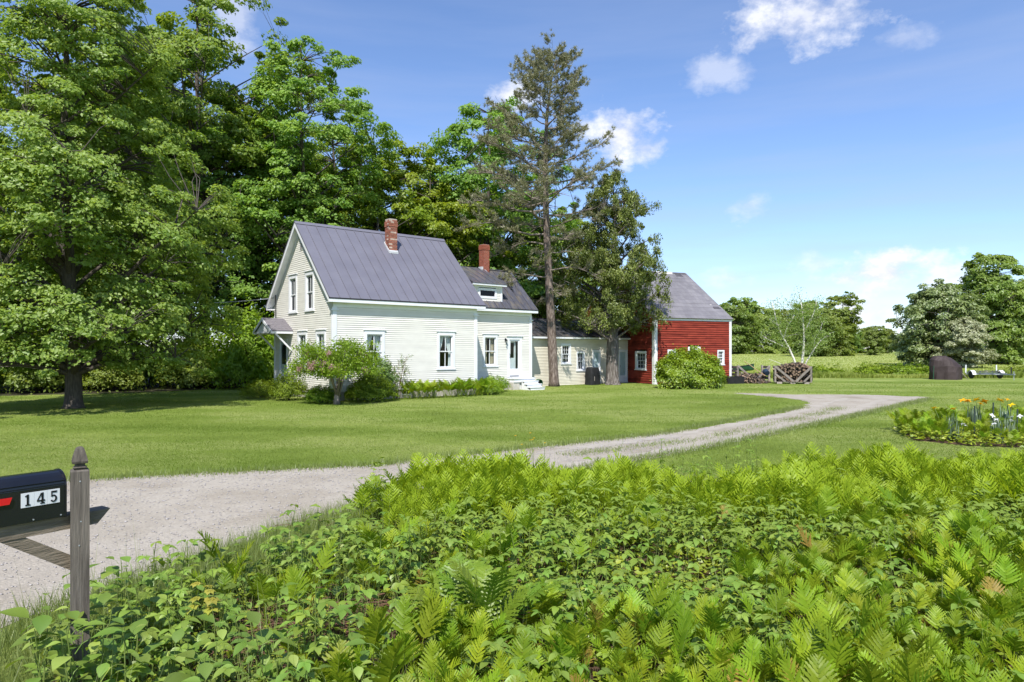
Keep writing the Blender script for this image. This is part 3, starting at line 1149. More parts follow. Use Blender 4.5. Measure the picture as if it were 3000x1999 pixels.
for sgn in (0, 1):
    ya = -OE + 0.036 if sgn == 0 else HW + OE - 0.036
    yb = HW / 2
    za = ZE - 0.03 + (0.036 * SL)
    zb = ZR - 0.03
    for (xx, nm) in ((-OG + 0.006, 'rake_board'), (HL + OG - 0.034, 'rake_board')):
        m = MB()
        m.extrude([(xx, ya, za), (xx, yb, zb), (xx, yb, zb - 0.20), (xx, ya, za - 0.20)], (0.028, 0, 0))
        m.build(nm, 'white', house)
    m = MB()
    m.extrude([(-OG + 0.036, ya, za - 0.115), (-OG + 0.036, yb, zb - 0.115), (-OG + 0.036, yb, zb - 0.135), (-OG + 0.036, ya, za - 0.135)], (OG - 0.038, 0, 0))
    m.build('soffit', 'white', house)
    m = MB()
    m.extrude([(-0.034, ya + (0.36 if sgn == 0 else -0.36), za + 0.36 * SL - 0.14), (-0.034, yb, zb - 0.14), (-0.034, yb, zb - 0.34), (-0.034, ya + (0.36 if sgn == 0 else -0.36), za + 0.36 * SL - 0.34)], (0.033, 0, 0))
    m.build('frieze_board', 'white', house)
# eave returns at the gable
m = MB().box((-OG + 0.008, HW - 0.02, 4.04), (-0.002, HW + OE - 0.04, 4.10))
m.build('eave_return', 'white', house)
m = MB()
gable.box(m, 3.10, 3.45, 0.0, 0.03, 6.58, 6.92)
vent = m.build('gable_vent', 'white', house)
for k in range(5):
    m = MB()
    gable.box(m, 3.14, 3.41, 0.0305, 0.042, 6.62 + k * 0.06, 6.645 + k * 0.06)
    m.build('slat', 'gray_wood', vent)
ch = chimney(house, 4.0, 2.40, 0.42, 6.35, 8.33, 'brick_a', pale=0.17, seed=4)
m = MB()
hw = 0.24
yb0, yb1 = 2.40 - hw - 0.03, 2.40 + hw
pts = []
for (x, y) in ((4.0 - hw, yb0), (4.0 + hw, yb0), (4.0 + hw, yb1), (4.0 - hw, yb1)):
    pts.append((x, y, ZE + (y + OE) * SL + 0.015))
m.hexa(pts + [(p[0] * 1.0, p[1], p[2] + 0.10) for p in pts])
m.build('chimney_flashing', 'flashing', house)
# entry hood
hz, hr, hy, hh = 3.02, 3.61, 5.47, 1.20
px = -1.02
hsl = (hr - hz) / hh
for sgn in (-1, 1):
    m = MB()
    ye = hy + sgn * hh
    m.extrude([(px, ye, hz), (px, hy, hr), (px, hy, hr - 0.05), (px, ye, hz - 0.05)], (-px - 0.02, 0, 0))
    hrf = m.build('hood_roof', 'shingle_hood', house)
    m = MB()
    m.extrude([(px - 0.03, ye + sgn * 0.015, hz - 0.02), (px - 0.03, hy, hr - 0.012), (px - 0.03, hy, hr - 0.14), (px - 0.03, ye + sgn * 0.015, hz - 0.15)], (0.028, 0, 0))
    m.build('rake_board', 'white', hrf)
    m = MB().box((px + 0.0, ye - 0.02 - sgn * 0.03, hz - 0.16), (-0.03, ye + 0.02 - sgn * 0.03, hz - 0.055))
    m.build('fascia', 'white', hrf)
    for q in range(1, 7):
        m = MB()
        t = q / 7
        y_, z_ = ye + (hy - ye) * t, hz + (hr - hz) * t
        m.extrude([(px, y_, z_ + 0.001), (px, y_ + (hy - ye) / 7, z_ + hsl * hh / 7 + 0.001), (px, y_, z_ + 0.012)], (-px - 0.02, 0, 0))
        m.build('shingle_course', 'shingle_hood', hrf)
    m = MB().beam((px + 0.18, hy + sgn * (hh - 0.16), hz - 0.10), (-0.03, hy + sgn * (hh - 0.16), 2.10), 0.075, 0.075)
    m.build('hood_brace', 'white', house)
m = MB()
m.extrude([(px + 0.05, hy - hh + 0.12, hz - 0.13), (px + 0.05, hy + hh - 0.12, hz - 0.13), (px + 0.05, hy, hr - 0.14)], (0.03, 0, 0))
m.build('hood_gable', 'white', house)
m = MB().box((px + 0.09, hy - hh + 0.14, hz - 0.13), (-0.03, hy + hh - 0.14, hz - 0.10))
m.build('hood_ceiling', 'white', house)

# ================================================================== kitchen wing
wing = empty('kitchen_wing', HP, HOUSE_TH)
tag(wing, 'cream house wing with shed dormer, brick-red chimney and glazed storm door', 'house')
X0, X1, Y0 = HL + 0.02, 12.62, 2.25
YW = 6.27
WZE, WZR = 4.327, 6.63
WYR = 4.26
WSL = (WZR - WZE) / (WYR - (Y0 - 0.35))
wf = Wall((0, Y0, 0), (1, 0, 0), (0, -1, 0))
op = [window(wing, wf, 9.296, 10.238, 1.28, 2.955, curtain='tan')]
# storm door
m = MB()
wf.ring(m, 10.92, 11.92, 0.66, 2.86, 0.14, -0.10, 0.032, bt=0.17, bb=0.03)
dr = m.build('door', 'white', wing)
m = MB()
wf.box(m, 10.86, 11.98, 0.0, 0.085, 2.8615, 2.90)
m.build('head_cap', 'white', dr)
m = MB()
wf.ring(m, 11.062, 11.778, 0.70, 2.688, 0.085, -0.05, -0.01, bb=0.42)
m.build('storm_door', 'white', dr)
pane(dr, wf, 11.147, 11.693, 1.12, 2.60, -0.03, 'glass')
m = MB()
wf.box(m, 11.10, 11.74, -0.055, 0.004, 0.70, 0.745)
m.build('kick_strip', 'black_metal', dr)
m = MB().tube([wf.p(11.10, -0.01, 1.72), wf.p(11.10, 0.03, 1.74), wf.p(11.10, 0.03, 1.90), wf.p(11.10, -0.01, 1.92)], 0.010, 6)
m.build('handle', 'black_metal', dr)
m = MB()
wf.ring(m, 11.12, 11.62, 0.75, 2.62, 0.09, -0.20, -0.15, bb=0.95)
m.build('inner_door', 'white', dr)
op.append((10.93, 11.91, 0.66, 2.85))
clad(wing, wf, X0, X1, 0.385, 3.98, 0.0895, op, 'cream', rng=rngc, wob=0.0015)
m = MB()
m.add([(X0, YW, 0), (X1, YW, 0), (X1, YW, 4.2), (X0, YW, 4.2)], [(0, 1, 2, 3)])
m.add([(X1 - 0.002, Y0 + 0.01, 0), (X1 - 0.002, YW, 0), (X1 - 0.002, YW, 4.25), (X1 - 0.002, WYR, WZR - 0.12), (X1 - 0.002, Y0 + 0.01, 4.4)], [(0, 1, 2, 3, 4)])
m.build('wall', 'cream', wing)
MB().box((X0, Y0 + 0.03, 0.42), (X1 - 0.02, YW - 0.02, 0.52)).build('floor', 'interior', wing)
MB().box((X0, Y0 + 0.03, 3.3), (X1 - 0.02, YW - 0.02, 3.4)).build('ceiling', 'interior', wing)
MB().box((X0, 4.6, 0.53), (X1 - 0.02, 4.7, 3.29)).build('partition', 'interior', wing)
m = MB()
wf.box(m, X0, X1 - 0.02, -0.25, -0.02, -0.15, 0.382)
m.build('foundation', 'foundation', wing)
m = MB()
wf.box(m, X1 - 0.15, X1 + 0.02, 0.0, 0.043, 0.385, 3.74)
m.build('corner_board', 'white', wing)
m = MB()
wf.box(m, X1 - 0.22, X1 + 0.08, 0.0, 0.085, 3.742, 3.79)
m.build('capital', 'white', wing)
m = MB()
wf.box(m, X1 - 0.15, X1 + 0.01, 0.0, 0.04, 3.792, 3.978)
m.build('capital', 'white', wing)
m = MB()
wf.box(m, X0, X1, 0.0, 0.034, 3.98, 4.14)
m.build('frieze_board', 'white', wing)
XR = 12.83
roof_panels(wing, X0 - 0.1, XR, Y0 - 0.35, WZE, WYR, WZR, 12, 'roof_metal_old')
roof_panels(wing, X0 - 0.1, XR, 2 * WYR - (Y0 - 0.35), WZE, WYR, WZR, 12, 'roof_metal_old')
MB().box((X0 + 0.3, WYR - 0.06, WZR + 0.0), (XR + 0.01, WYR + 0.06, WZR + 0.045)).build('ridge_cap', 'roof_metal_old', wing)
MB().box((X0 - 0.05, Y0 - 0.347, 4.145), (XR - 0.01, Y0 - 0.315, WZE - 0.052)).build('fascia', 'white', wing)
MB().box((X0 - 0.05, Y0 - 0.314, 4.145), (XR - 0.012, Y0, 4.168)).build('soffit', 'white', wing)
MB().box((X0 - 0.05, Y0 - 0.362, WZE - 0.05), (XR, Y0 - 0.33, WZE - 0.024)).build('drip_edge', 'dark_trim', wing)
for sgn in (1, -1):
    ya = Y0 - 0.31 if sgn == 1 else 2 * WYR - (Y0 - 0.31)
    m = MB()
    m.extrude([(XR - 0.036, ya, WZE + 0.01), (XR - 0.036, WYR, WZR - 0.03), (XR - 0.036, WYR, WZR - 0.2), (XR - 0.036, ya, WZE - 0.16)], (0.028, 0, 0))
    m.build('rake_board', 'white', wing)
# shed dormer
dx0, dx1, dyf = 8.70, 10.58, 2.28
dzb = WZE + (dyf - Y0 + 0.35) * WSL
dzt = 3.61 + 0.0 + 2.05 - 2.05
dzt = 5.56
df = Wall((0, dyf, 0), (1, 0, 0), (0, -1, 0))
dorm = MB()
# cheeks
cheek_y = WYR - 0.15
cz = WZE + (cheek_y - Y0 + 0.35) * WSL
for xx in (dx0, dx1 - 0.02):
    dorm.extrude([(xx, dyf, dzb), (xx, dyf, dzt), (xx, cheek_y, cz + 0.02), (xx, cheek_y, cz - 0.05)], (0.02, 0, 0))
dm = MB().extrude([(dx0, dyf + 0.003, dzb), (dx0, dyf + 0.003, dzt - 0.05), (dx0, cheek_y, cz - 0.03)], (0.02, 0, 0)).build('dormer', 'cream', wing)
MB().extrude([(dx1 - 0.02, dyf + 0.003, dzb), (dx1 - 0.02, dyf + 0.003, dzt - 0.05), (dx1 - 0.02, cheek_y, cz - 0.03)], (0.02, 0, 0)).build('dormer_cheek', 'cream', dm)
m = MB()
df.ring(m, 9.02, 10.22, dzb + 0.13, dzt - 0.20, 0.12, -0.06, 0.032)
dw = m.build('dormer_window', 'white', dm)
pane(dw, df, 9.14, 10.10, dzb + 0.25, dzt - 0.32, -0.02, 'glass_screen')
zz = dzb
while zz < dzt - 0.18:
    for (a, b) in ((dx0, 9.05), (10.19, dx1)) if zz > dzb + 0.1 else ((dx0, dx1),):
        m = MB()
        P = df.p
        m.hexa([P(a, 0, zz), P(b, 0, zz), P(b, 0.016, zz), P(a, 0.016, zz), P(a, 0, zz + 0.09), P(b, 0, zz + 0.09), P(b, 0.003, zz + 0.09), P(a, 0.003, zz + 0.09)])
        m.build('clapboard', 'cream', dm)
    zz += 0.0895
for a in (dx0 - 0.015, dx1 - 0.09):
    m = MB()
    df.box(m, a, a + 0.105, 0.0, 0.026, dzb, dzt - 0.16)
    m.build('corner_board', 'white', dm)
m = MB()
df.box(m, dx0, dx1, 0.0, 0.036, dzt - 0.16, dzt - 0.04)
m.build('frieze_board', 'white', dm)
MB().box((dx0 - 0.17, dyf - 0.22, dzt - 0.07), (dx1 + 0.17, dyf - 0.19, dzt + 0.01)).build('fascia', 'white', dm)
MB().box((dx0 - 0.165, dyf - 0.188, dzt - 0.07), (dx1 + 0.165, dyf, dzt - 0.05)).build('soffit', 'white', dm)
n = 5
dsl_y, dsl_z = WYR - 0.02, WZR + 0.03
for i in range(n):
    a = dx0 - 0.18 + i * (dx1 - dx0 + 0.36) / n
    b = a + (dx1 - dx0 + 0.36) / n - 0.002
    m = MB()
    ye, ze_ = dyf - 0.24, dzt + 0.015
    m.extrude([(a, ye, ze_), (b, ye, ze_), (b, ye, ze_ + 0.03), (a + 0.02, ye, ze_ + 0.03), (a + 0.016, ye, ze_ + 0.055), (a, ye, ze_ + 0.055)], (0, dsl_y - ye, dsl_z - ze_))
    m.build('roof_panel', 'roof_metal_old', dm)
MB().extrude([(dx1 + 0.15, dyf - 0.2, dzt - 0.05), (dx1 + 0.15, dyf - 0.2, dzt + 0.02), (dx1 + 0.15, dsl_y - 0.1, dsl_z - 0.01), (dx1 + 0.15, dsl_y - 0.1, dsl_z - 0.05)], (0.02, 0, 0)).build('rake_board', 'white', dm)
chimney(wing, 10.85, 4.22, 0.41, 6.2, 8.02, 'brick_red', seed=8, course=0.075)
MB().box((10.50, 4.0, 6.58), (10.62, 4.3, 6.74)).build('chimney_flashing', 'flashing', wing)

# ================================================================== connecting shed
shed = empty('connecting_shed', HP, HOUSE_TH)
tag(shed, 'long low cream shed with dark metal roof joining house wing to red barn', 'shed')
SX0, SX1, SY = 12.64, 22.63, 3.87
SZE, SZR, SYR = 2.945, 4.12, 6.05
sw = Wall((0, SY, 0), (1, 0, 0), (0, -1, 0))
op = [window(shed, sw, 16.348, 17.163, 1.31, 2.52, style='six', cas=0.10, head=0.12, cap=False), window(shed, sw, 17.654, 18.346, 0.87, 2.05, style='six', cas=0.09, head=0.09, cap=False)]
for (a, b, zt, zb) in ((19.03, 19.80, 2.14, 0.02), (21.49, 22.34, 2.16, 0.0)):
    m = MB()
    sw.ring(m, a, b, zb + 0.12, zt, 0.10, -0.10, 0.03, bb=0.02)
    d_ = m.build('door', 'white', shed)
    m = MB()
    sw.ring(m, a + 0.102, b - 0.102, zb + 0.142, zt - 0.102, 0.05, -0.05, -0.012, bb=0.34)
    m.build('storm_door', 'white', d_)
    pane(d_, sw, a + 0.152, b - 0.152, zb + 0.482, zt - 0.152, -0.03, 'glass_frost')
    m = MB()
    vs, fs = [], []
    for j in range(25):
        s = a + 0.11 + (b - a - 0.22) * j / 24
        o_ = -0.056 + 0.010 * math.sin(j * 1.9)
        vs += [sw.p(s, o_, zb + 0.45), sw.p(s, o_, zt - 0.12)]
    for j in range(24):
        fs.append((2 * j, 2 * j + 2, 2 * j + 3, 2 * j + 1))
    m.add(vs, fs)
    m.build('curtain', surf('curtain_blue', (0.62, 0.70, 0.74), (0.54, 0.62, 0.67), 4.0, 0.9), d_, smooth=True)
    m = MB()
    sw.box(m, a + 0.01, b - 0.01, 0.0, 0.06, zb - 0.02, zb + 0.118)
    m.build('threshold', 'white', d_)
    m = MB().tube([sw.p(a + 0.13, -0.01, 1.02), sw.p(a + 0.13, 0.035, 1.02), sw.p(a + 0.13, 0.035, 1.16)], 0.012, 6)
    m.build('handle', 'black_metal', d_)
    op.append((a + 0.02, b - 0.02, zb, zt - 0.02))
clad(shed, sw, SX0, SX1, 0.02, 2.80, 0.0895, op, 'cream_shed', rng=rngc, wob=0.003)
m = MB()
m.add([(SX0, 8.2, 0), (24.0, 8.2, 0), (24.0, 8.2, 2.9), (SX0, 8.2, 2.9)], [(0, 1, 2, 3)])
m.add([(SX0 - 0.012, SY + 0.01, 0), (SX0 - 0.012, 8.2, 0), (SX0 - 0.012, 8.2, 2.9), (SX0 - 0.012, SYR, SZR - 0.1), (SX0 - 0.012, SY + 0.01, 2.95)], [(0, 1, 2, 3, 4)])
m.build('wall', 'cream_shed', shed)
MB().box((SX0, SY + 0.05, -0.05), (22.4, 8.1, 0.06)).build('floor', 'interior', shed)
MB().box((SX0, 5.9, 0.07), (22.4, 6.0, 2.9)).build('partition', 'interior', shed)
m = MB()
sw.box(m, SX1 - 0.13, SX1 + 0.01, 0.0, 0.043, 0.0, 2.80)
m.build('corner_board', 'white', shed)
roof_panels(shed, SX0, 22.86, SY - 0.30, SZE, SYR, SZR, 20, 'roof_shed_metal')
m = MB()
roof_panels(shed, 22.86, 24.3, SY + 0.35, SZE + 0.65 * (SZR - SZE) / (SYR - SY + 0.3), SYR, SZR, 3, 'roof_shed_metal')
roof_panels(shed, SX0, 24.3, 2 * SYR - SY + 0.30, SZE, SYR, SZR, 22, 'roof_shed_metal')
MB().box((SX0, SYR - 0.05, SZR), (24.3, SYR + 0.05, SZR + 0.04)).build('ridge_cap', 'roof_shed_metal', shed)
MB().box((SX0, SY - 0.297, 2.812), (22.88, SY - 0.265, SZE - 0.03)).build('fascia', 'white', shed)
MB().box((SX0, SY - 0.264, 2.812), (22.87, SY, 2.835)).build('soffit', 'white', shed)

# ================================================================== red barn
BTH = 0.42
barn = empty('red_barn', (8.8616, 42.4, 0.0), BTH)
tag(barn, 'red clapboard barn with white trim and steep grey shingle roof', 'barn')
BL, BW = 6.04, 9.5
BZE, BZR = 4.15, 7.70
BOE, BOG = 0.16, 0.05
BSL = (BZR - BZE) / (BW / 2 + BOE)
bf = Wall((0, 0, 0), (1, 0, 0), (0, -1, 0))
bg_ = Wall((0, 0, 0), (0, 1, 0), (-1, 0, 0))
rb = random.Random(3)
op = [window(barn, bf, 0.95, 1.58, 1.05, 2.17, style='six', cas=0.09, head=0.09, cap=False), window(barn, bf, 4.90, 5.47, 1.20, 2.14, style='six', cas=0.08, head=0.09, cap=False)]
m = MB()
bf.ring(m, 2.53, 3.55, 0.1, 2.35, 0.14, -0.08, 0.03, bt=0.3)
bd = m.build('door', 'white_worn', barn)
m = MB()
bf.box(m, 2.67, 3.41, -0.06, -0.02, 0.2, 2.05)
m.build('door_leaf', 'barn_red', bd)
op.append((2.55, 3.53, 0.1, 2.33))
clad(barn, bf, 0.0, BL, 0.05, 4.02, 0.142, op, 'barn_red', th=0.042, wob=0.012, rng=rb, split=2.6)
opg = [window(barn, bg_, 0.84, 2.06, 0.90, 2.07, style='six', cas=0.13, head=0.12, cap=False)]


def lim_b(z):
    k = max(0.0, (z - (BZE - 0.10)) / BSL)
    return (k, BW - k)


clad(barn, bg_, 0.0, BW, 0.05, 7.4, 0.142, opg, 'barn_red', lim=lim_b, th=0.042, wob=0.010, rng=rb, split=3.5)
m = MB()
m.add([(BL, 0.01, 0), (BL, BW, 0), (BL, BW, 4.1), (BL, BW / 2, BZR - 0.1), (BL, 0.01, 4.1)], [(0, 1, 2, 3, 4)])
m.add([(0, BW, 0), (BL, BW, 0), (BL, BW, 4.1), (0, BW, 4.1)], [(0, 1, 2, 3)])
m.build('wall', 'barn_red', barn)
MB().box((0.05, 0.05, 0.0), (BL - 0.02, BW - 0.02, 0.08)).build('floor', 'interior', barn)
MB().box((0.05, 3.0, 0.09), (BL - 0.02, 3.1, 4.0)).build('partition', 'interior', barn)
for (s0, s1, w_, o1) in ((-0.054, 0.17, bf, 0.056), (BL - 0.16, BL + 0.02, bf, 0.056), (0.002, 0.20, bg_, 0.054)):
    m = MB()
    w_.box(m, s0, s1, 0.0, o1, 0.0, 4.0)
    m.build('corner_board', 'white_worn', barn)
m = MB()
bf.box(m, -0.05, BL + 0.06, 0.0, 0.06, 4.002, BZE - 0.02)
m.build('frieze_board', 'white', barn)
for sgn in (0, 1):
    ya = -BOE if sgn == 0 else BW + BOE
    yb = BW / 2
    m = MB()
    m.extrude([(-0.065, ya, BZE - 0.012), (-0.065, yb, BZR - 0.012), (-0.065, yb, BZR - 0.20), (-0.065, ya, BZE - 0.20)], (0.03, 0, 0))
    m.build('rake_board', 'white_worn', barn)
    # shingle courses as one stepped sheet, butts proud of the course below
    m = MB()
    nC = 40
    d = Vector((0, yb - ya, BZR - BZE))
    nv = Vector((0, -(BZR - BZE), (yb - ya)))
    if nv.z < 0:
        nv = -nv
    nv.normalize()
    prof = []
    for q in range(nC):
        prof.append(Vector((-0.09, ya, BZE)) + d * (q / nC) + nv * 0.020)
        prof.append(Vector((-0.09, ya, BZE)) + d * ((q + 1) / nC) + nv * 0.006)
    prof.append(Vector((-0.09, yb, BZR)) - nv * 0.03)
    prof.append(Vector((-0.09, ya, BZE)) - nv * 0.03)
    m.extrude(prof, (BL + 0.18, 0, 0))
    m.build('shingle_roof', 'barn_shingle', barn)
# weathered patches on the roof
surf('patch_dark', (0.065, 0.062, 0.072), (0.09, 0.085, 0.095), 6.0, 0.9)
surf('patch_light', (0.62, 0.60, 0.58), (0.45, 0.43, 0.42), 6.0, 0.9)
for (a, b, t0, t1, mt) in ((4.9, 6.05, 0.955, 0.995, 'patch_dark'), (3.2, 4.9, 0.97, 0.997, 'patch_light'), (4.95, 5.55, 0.90, 0.955, 'patch_dark'), (3.5, 4.8, 0.94, 0.969, 'patch_light'), (5.35, 5.95, 0.20, 0.245, 'patch_dark'), (5.3, 5.5, 0.275, 0.29, 'patch_light'), (2.7, 3.0, 0.95, 0.97, 'patch_light')):
    m = MB()
    d = Vector((0, BW / 2 + BOE, BZR - BZE))
    nv = Vector((0, -d.z, d.y)).normalized()
    o_ = Vector((0, -BOE, BZE))
    pts = [o_ + Vector((x, 0, 0)) + d * t + nv * 0.022 for (x, t) in ((a, t0), (b, t0 + 0.004), (b - 0.05, t1), (a + 0.06, t1 - 0.003))]
    m.hexa(pts + [p + nv * 0.006 for p in pts])
    m.build('roof_patch', mt, barn)


# ------------------------------------------------------------------ trees
PROF = {
    'round': [(0, 0.45), (0.12, 0.82), (0.35, 1.0), (0.6, 0.95), (0.8, 0.68), (0.93, 0.36), (1, 0.08)],
    'cone': [(0, 0.72), (0.10, 0.98), (0.28, 1.0), (0.5, 0.86), (0.7, 0.63), (0.87, 0.36), (1, 0.06)],
    'tall': [(0, 0.35), (0.2, 0.62), (0.45, 0.9), (0.65, 1.0), (0.82, 0.82), (0.94, 0.5), (1, 0.15)],
    'dome': [(0, 0.95), (0.2, 1.0), (0.45, 0.98), (0.7, 0.80), (0.87, 0.52), (1, 0.12)],
    'cedar': [(0, 0.72), (0.12, 0.9), (0.3, 1.0), (0.5, 0.98), (0.7, 0.78), (0.87, 0.46), (1, 0.06)],
}


def tree_data(name, seed, H, base, Rad, ncl, nleaf, leafL, tr, leaf='leaf_forest', bark='bark', shape='round', clump=(0.55, 1.05), squash=0.5, inner=0.40, majors=20, lobe=0.22, upright=False, lean=0.0, aspect=0.72, drop=0.35):
    rng = np.random.default_rng(seed)
    pr = np.array(PROF[shape])
    t = rng.uniform(0, 1, ncl * 4)
    keep = rng.uniform(0, 1, ncl * 4) < np.interp(t, pr[:, 0], pr[:, 1]) ** 1.1
    t = t[keep][:ncl]
    ncl = len(t)
    ang = rng.uniform(0, 2 * np.pi, ncl)
    p1, p2, p3 = rng.uniform(0, 6.28, 3)
    lb = 1 + lobe * np.sin(2 * ang + p1 + 5 * t) + lobe * 0.7 * np.sin(4 * ang + p2 - 9 * t) + 0.10 * np.sin(17 * t + p3)
    rr = Rad * np.interp(t, pr[:, 0], pr[:, 1]) * lb * rng.uniform(0, 1, ncl) ** inner
    sway = np.array([rng.normal(0, 0.02), rng.normal(0, 0.02)])
    ctr = np.stack([rr * np.cos(ang), rr * np.sin(ang), base + t * (H - base)], 1)
    size = rng.uniform(clump[0], clump[1], ncl) * (1 - 0.35 * t)
    # every third clump leads, the others hang round it as smaller sprays
    lead = np.arange(ncl) - np.arange(ncl) % 3
    sat = np.arange(ncl) % 3 > 0
    so_ = nrm(rng.normal(0, 1, (ncl, 3)) * np.array([1, 1, 0.45])) * (size[lead] * rng.uniform(0.7, 1.3, ncl))[:, None]
    ctr = np.where(sat[:, None], ctr[lead] + so_, ctr)
    ctr[:, 2] = np.maximum(ctr[:, 2], base * 0.7)
    size = np.where(sat, size * 0.62, size)
    rr = np.hypot(ctr[:, 0], ctr[:, 1])
    ang = np.arctan2(ctr[:, 1], ctr[:, 0])
    # leaves
    idx = np.repeat(np.arange(ncl), nleaf)
    N = len(idx)
    u = nrm(rng.normal(0, 1, (N, 3)))
    rad = rng.uniform(0, 1, N) ** 0.42
    off = u * rad[:, None] * size[idx][:, None]
    sq = squash if not upright else 1.25
    off[:, 2] *= sq
    out = np.stack([np.cos(ang), np.sin(ang), np.zeros(ncl)], 1)[idx]
    hr = np.einsum('ij,ij->i', off, out)
    if not upright:
        off[:, 2] -= drop * np.maximum(hr, 0) ** 1.3 + 0.08 * rad
    pos = ctr[idx] + off
    nr = nrm(out * 0.45 + np.array([0, 0, 0.75]) + u * 0.45 + rng.normal(0, 0.40, (N, 3)))
    if upright:
        nr = nrm(out * 0.7 + rng.normal(0, 0.6, (N, 3)))
        ax = nrm(np.array([0, 0, 0.9]) + out * 0.55 + rng.normal(0, 0.35, (N, 3)))
    else:
        ax = rng.normal(0, 0.7, (N, 3)) + out * 0.7 + np.array([0, 0, -0.30])
    ax = nrm(ax - nr * np.einsum('ij,ij->i', ax, nr)[:, None])
    L = leafL * rng.uniform(0.5, 1.5, N)
    tint = rng.uniform(0, 1, ncl)[idx] * 0.55 + rng.uniform(0, 1, N) * 0.45
    me_c = leaf_mesh(name + '_crown', pos, ax, nr, L, L * aspect * rng.uniform(0.8, 1.2, N), tint, leaf)
    # wood
    mb = MB()
    rnd = random.Random(seed)
    zs = [0, 0.12, 0.35, 0.9, base + 0.2 * (H - base), base + 0.45 * (H - base), base + 0.7 * (H - base), H * 0.95]
    rf = [1.45, 1.2, 1.05, 1.0, 0.80, 0.52, 0.28, 0.05]
    tp = [Vector((sway[0] * z + 0.12 * math.sin(z * 0.5 + p1) * min(1, z / 4) + lean * z, sway[1] * z + 0.1 * math.sin(z * 0.43 + p2) * min(1, z / 4), z)) for z in zs]
    mb.tube(tp, [tr * f for f in rf], 10)

    def trunk_at(z):
        for i in range(len(zs) - 1):
            if zs[i + 1] >= z:
                f = (z - zs[i]) / max(zs[i + 1] - zs[i], 1e-6)
                return tp[i].lerp(tp[i + 1], f), tr * (rf[i] + (rf[i + 1] - rf[i]) * f)
        return tp[-1], 0.03
    order = np.argsort(-rr)
    maj = list(order[:max(1, ncl // 2)])
    rnd.shuffle(maj)
    maj = maj[:majors]
    samples = []
    for z in np.linspace(base, H * 0.93, 14):
        samples.append((trunk_at(z)[0], 0.04))
    for i in maj:
        e = Vector(ctr[i])
        r_ = float(rr[i])
        za = max(base * 0.75, e.z - r_ * (0.85 if not upright else 0.6))
        s, tr_ = trunk_at(min(za, H * 0.9))
        mid = s.lerp(e, 0.5) + Vector((0, 0, 0.12 * r_)) + Vector((rnd.gauss(0, 0.08), rnd.gauss(0, 0.08), 0)) * r_
        r0 = min(tr_ * 0.5, 0.03 + 0.022 * r_)
        pts = []
        for k in range(6):
            q = k / 5
            pts.append(s * (1 - q) ** 2 + mid * 2 * q * (1 - q) + e * q * q)
        mb.tube(pts, [r0 * (1 - 0.8 * k / 5) for k in range(6)], 5, cap=False)
        for k in range(2, 6):
            samples.append((pts[k], r0 * (1 - 0.8 * k / 5)))
    sp = np.array([tuple(s[0]) for s in samples])
    for i in range(ncl):
        if i in maj:
            continue
        e = Vector(ctr[i])
        dd = sp - ctr[i]
        dist = np.linalg.norm(dd, axis=1) + np.maximum(dd[:, 2], 0) * 1.5
        j = int(np.argmin(dist))
        s = samples[j][0]
        mid = s.lerp(e, 0.5) + Vector((rnd.gauss(0, 0.1), rnd.gauss(0, 0.1), rnd.uniform(0.02, 0.22))) * (e - s).length * 0.7
        r0 = min(samples[j][1] * 0.8, 0.012 + 0.010 * (e - s).length)
        mb.tube([s, mid, e], [r0, r0 * 0.7, r0 * 0.3], 4, cap=False)
    me_t = mb.mesh(name + '_trunk', bark, smooth=True)
    return me_t, me_c


def tree(name, data, loc, label, group=None, rz=0.0, sca=1.0, cat='tree', crown='crown', trunk='trunk'):
    r = empty(name, loc, rz, sca)
    tag(r, label, cat, group)
    put(trunk, data[0], r)
    put(crown, data[1], r)
    return r


# ---- the big maple by the lawn
T_MAPLE = tree_data('maple', 24, 17.8, 1.6, 4.9, 1350, 128, 0.12, 0.28, 'leaf_maple', shape='cone', clump=(0.55, 1.0), squash=0.42, majors=40, drop=0.5, lobe=0.13)
tree('maple_tree', T_MAPLE, (-15.8, 24.6, 0), 'big maple standing on the shaded lawn, low branches hanging round its trunk', rz=0.6)
# ---- forest kinds
FT = [tree_data('forest_a', 31, 21.0, 5.0, 4.2, 430, 125, 0.165, 0.27, 'leaf_forest', shape='tall', clump=(0.6, 1.3), majors=26, lobe=0.30, inner=0.34),
      tree_data('forest_b', 32, 17.0, 3.0, 4.6, 430, 125, 0.165, 0.25, 'leaf_forest', shape='round', clump=(0.6, 1.3), majors=26, lobe=0.28, inner=0.34),
      tree_data('forest_c', 33, 14.0, 1.6, 4.2, 430, 120, 0.165, 0.22, 'leaf_lime', shape='round', clump=(0.6, 1.2), majors=22, lobe=0.26, inner=0.34),
      tree_data('forest_d', 34, 21.0, 4.0, 4.8, 470, 125, 0.165, 0.28, 'leaf_forest', shape='cone', clump=(0.6, 1.35), majors=28, lobe=0.25, inner=0.34)]
FG = 'trees of the wood behind the house'
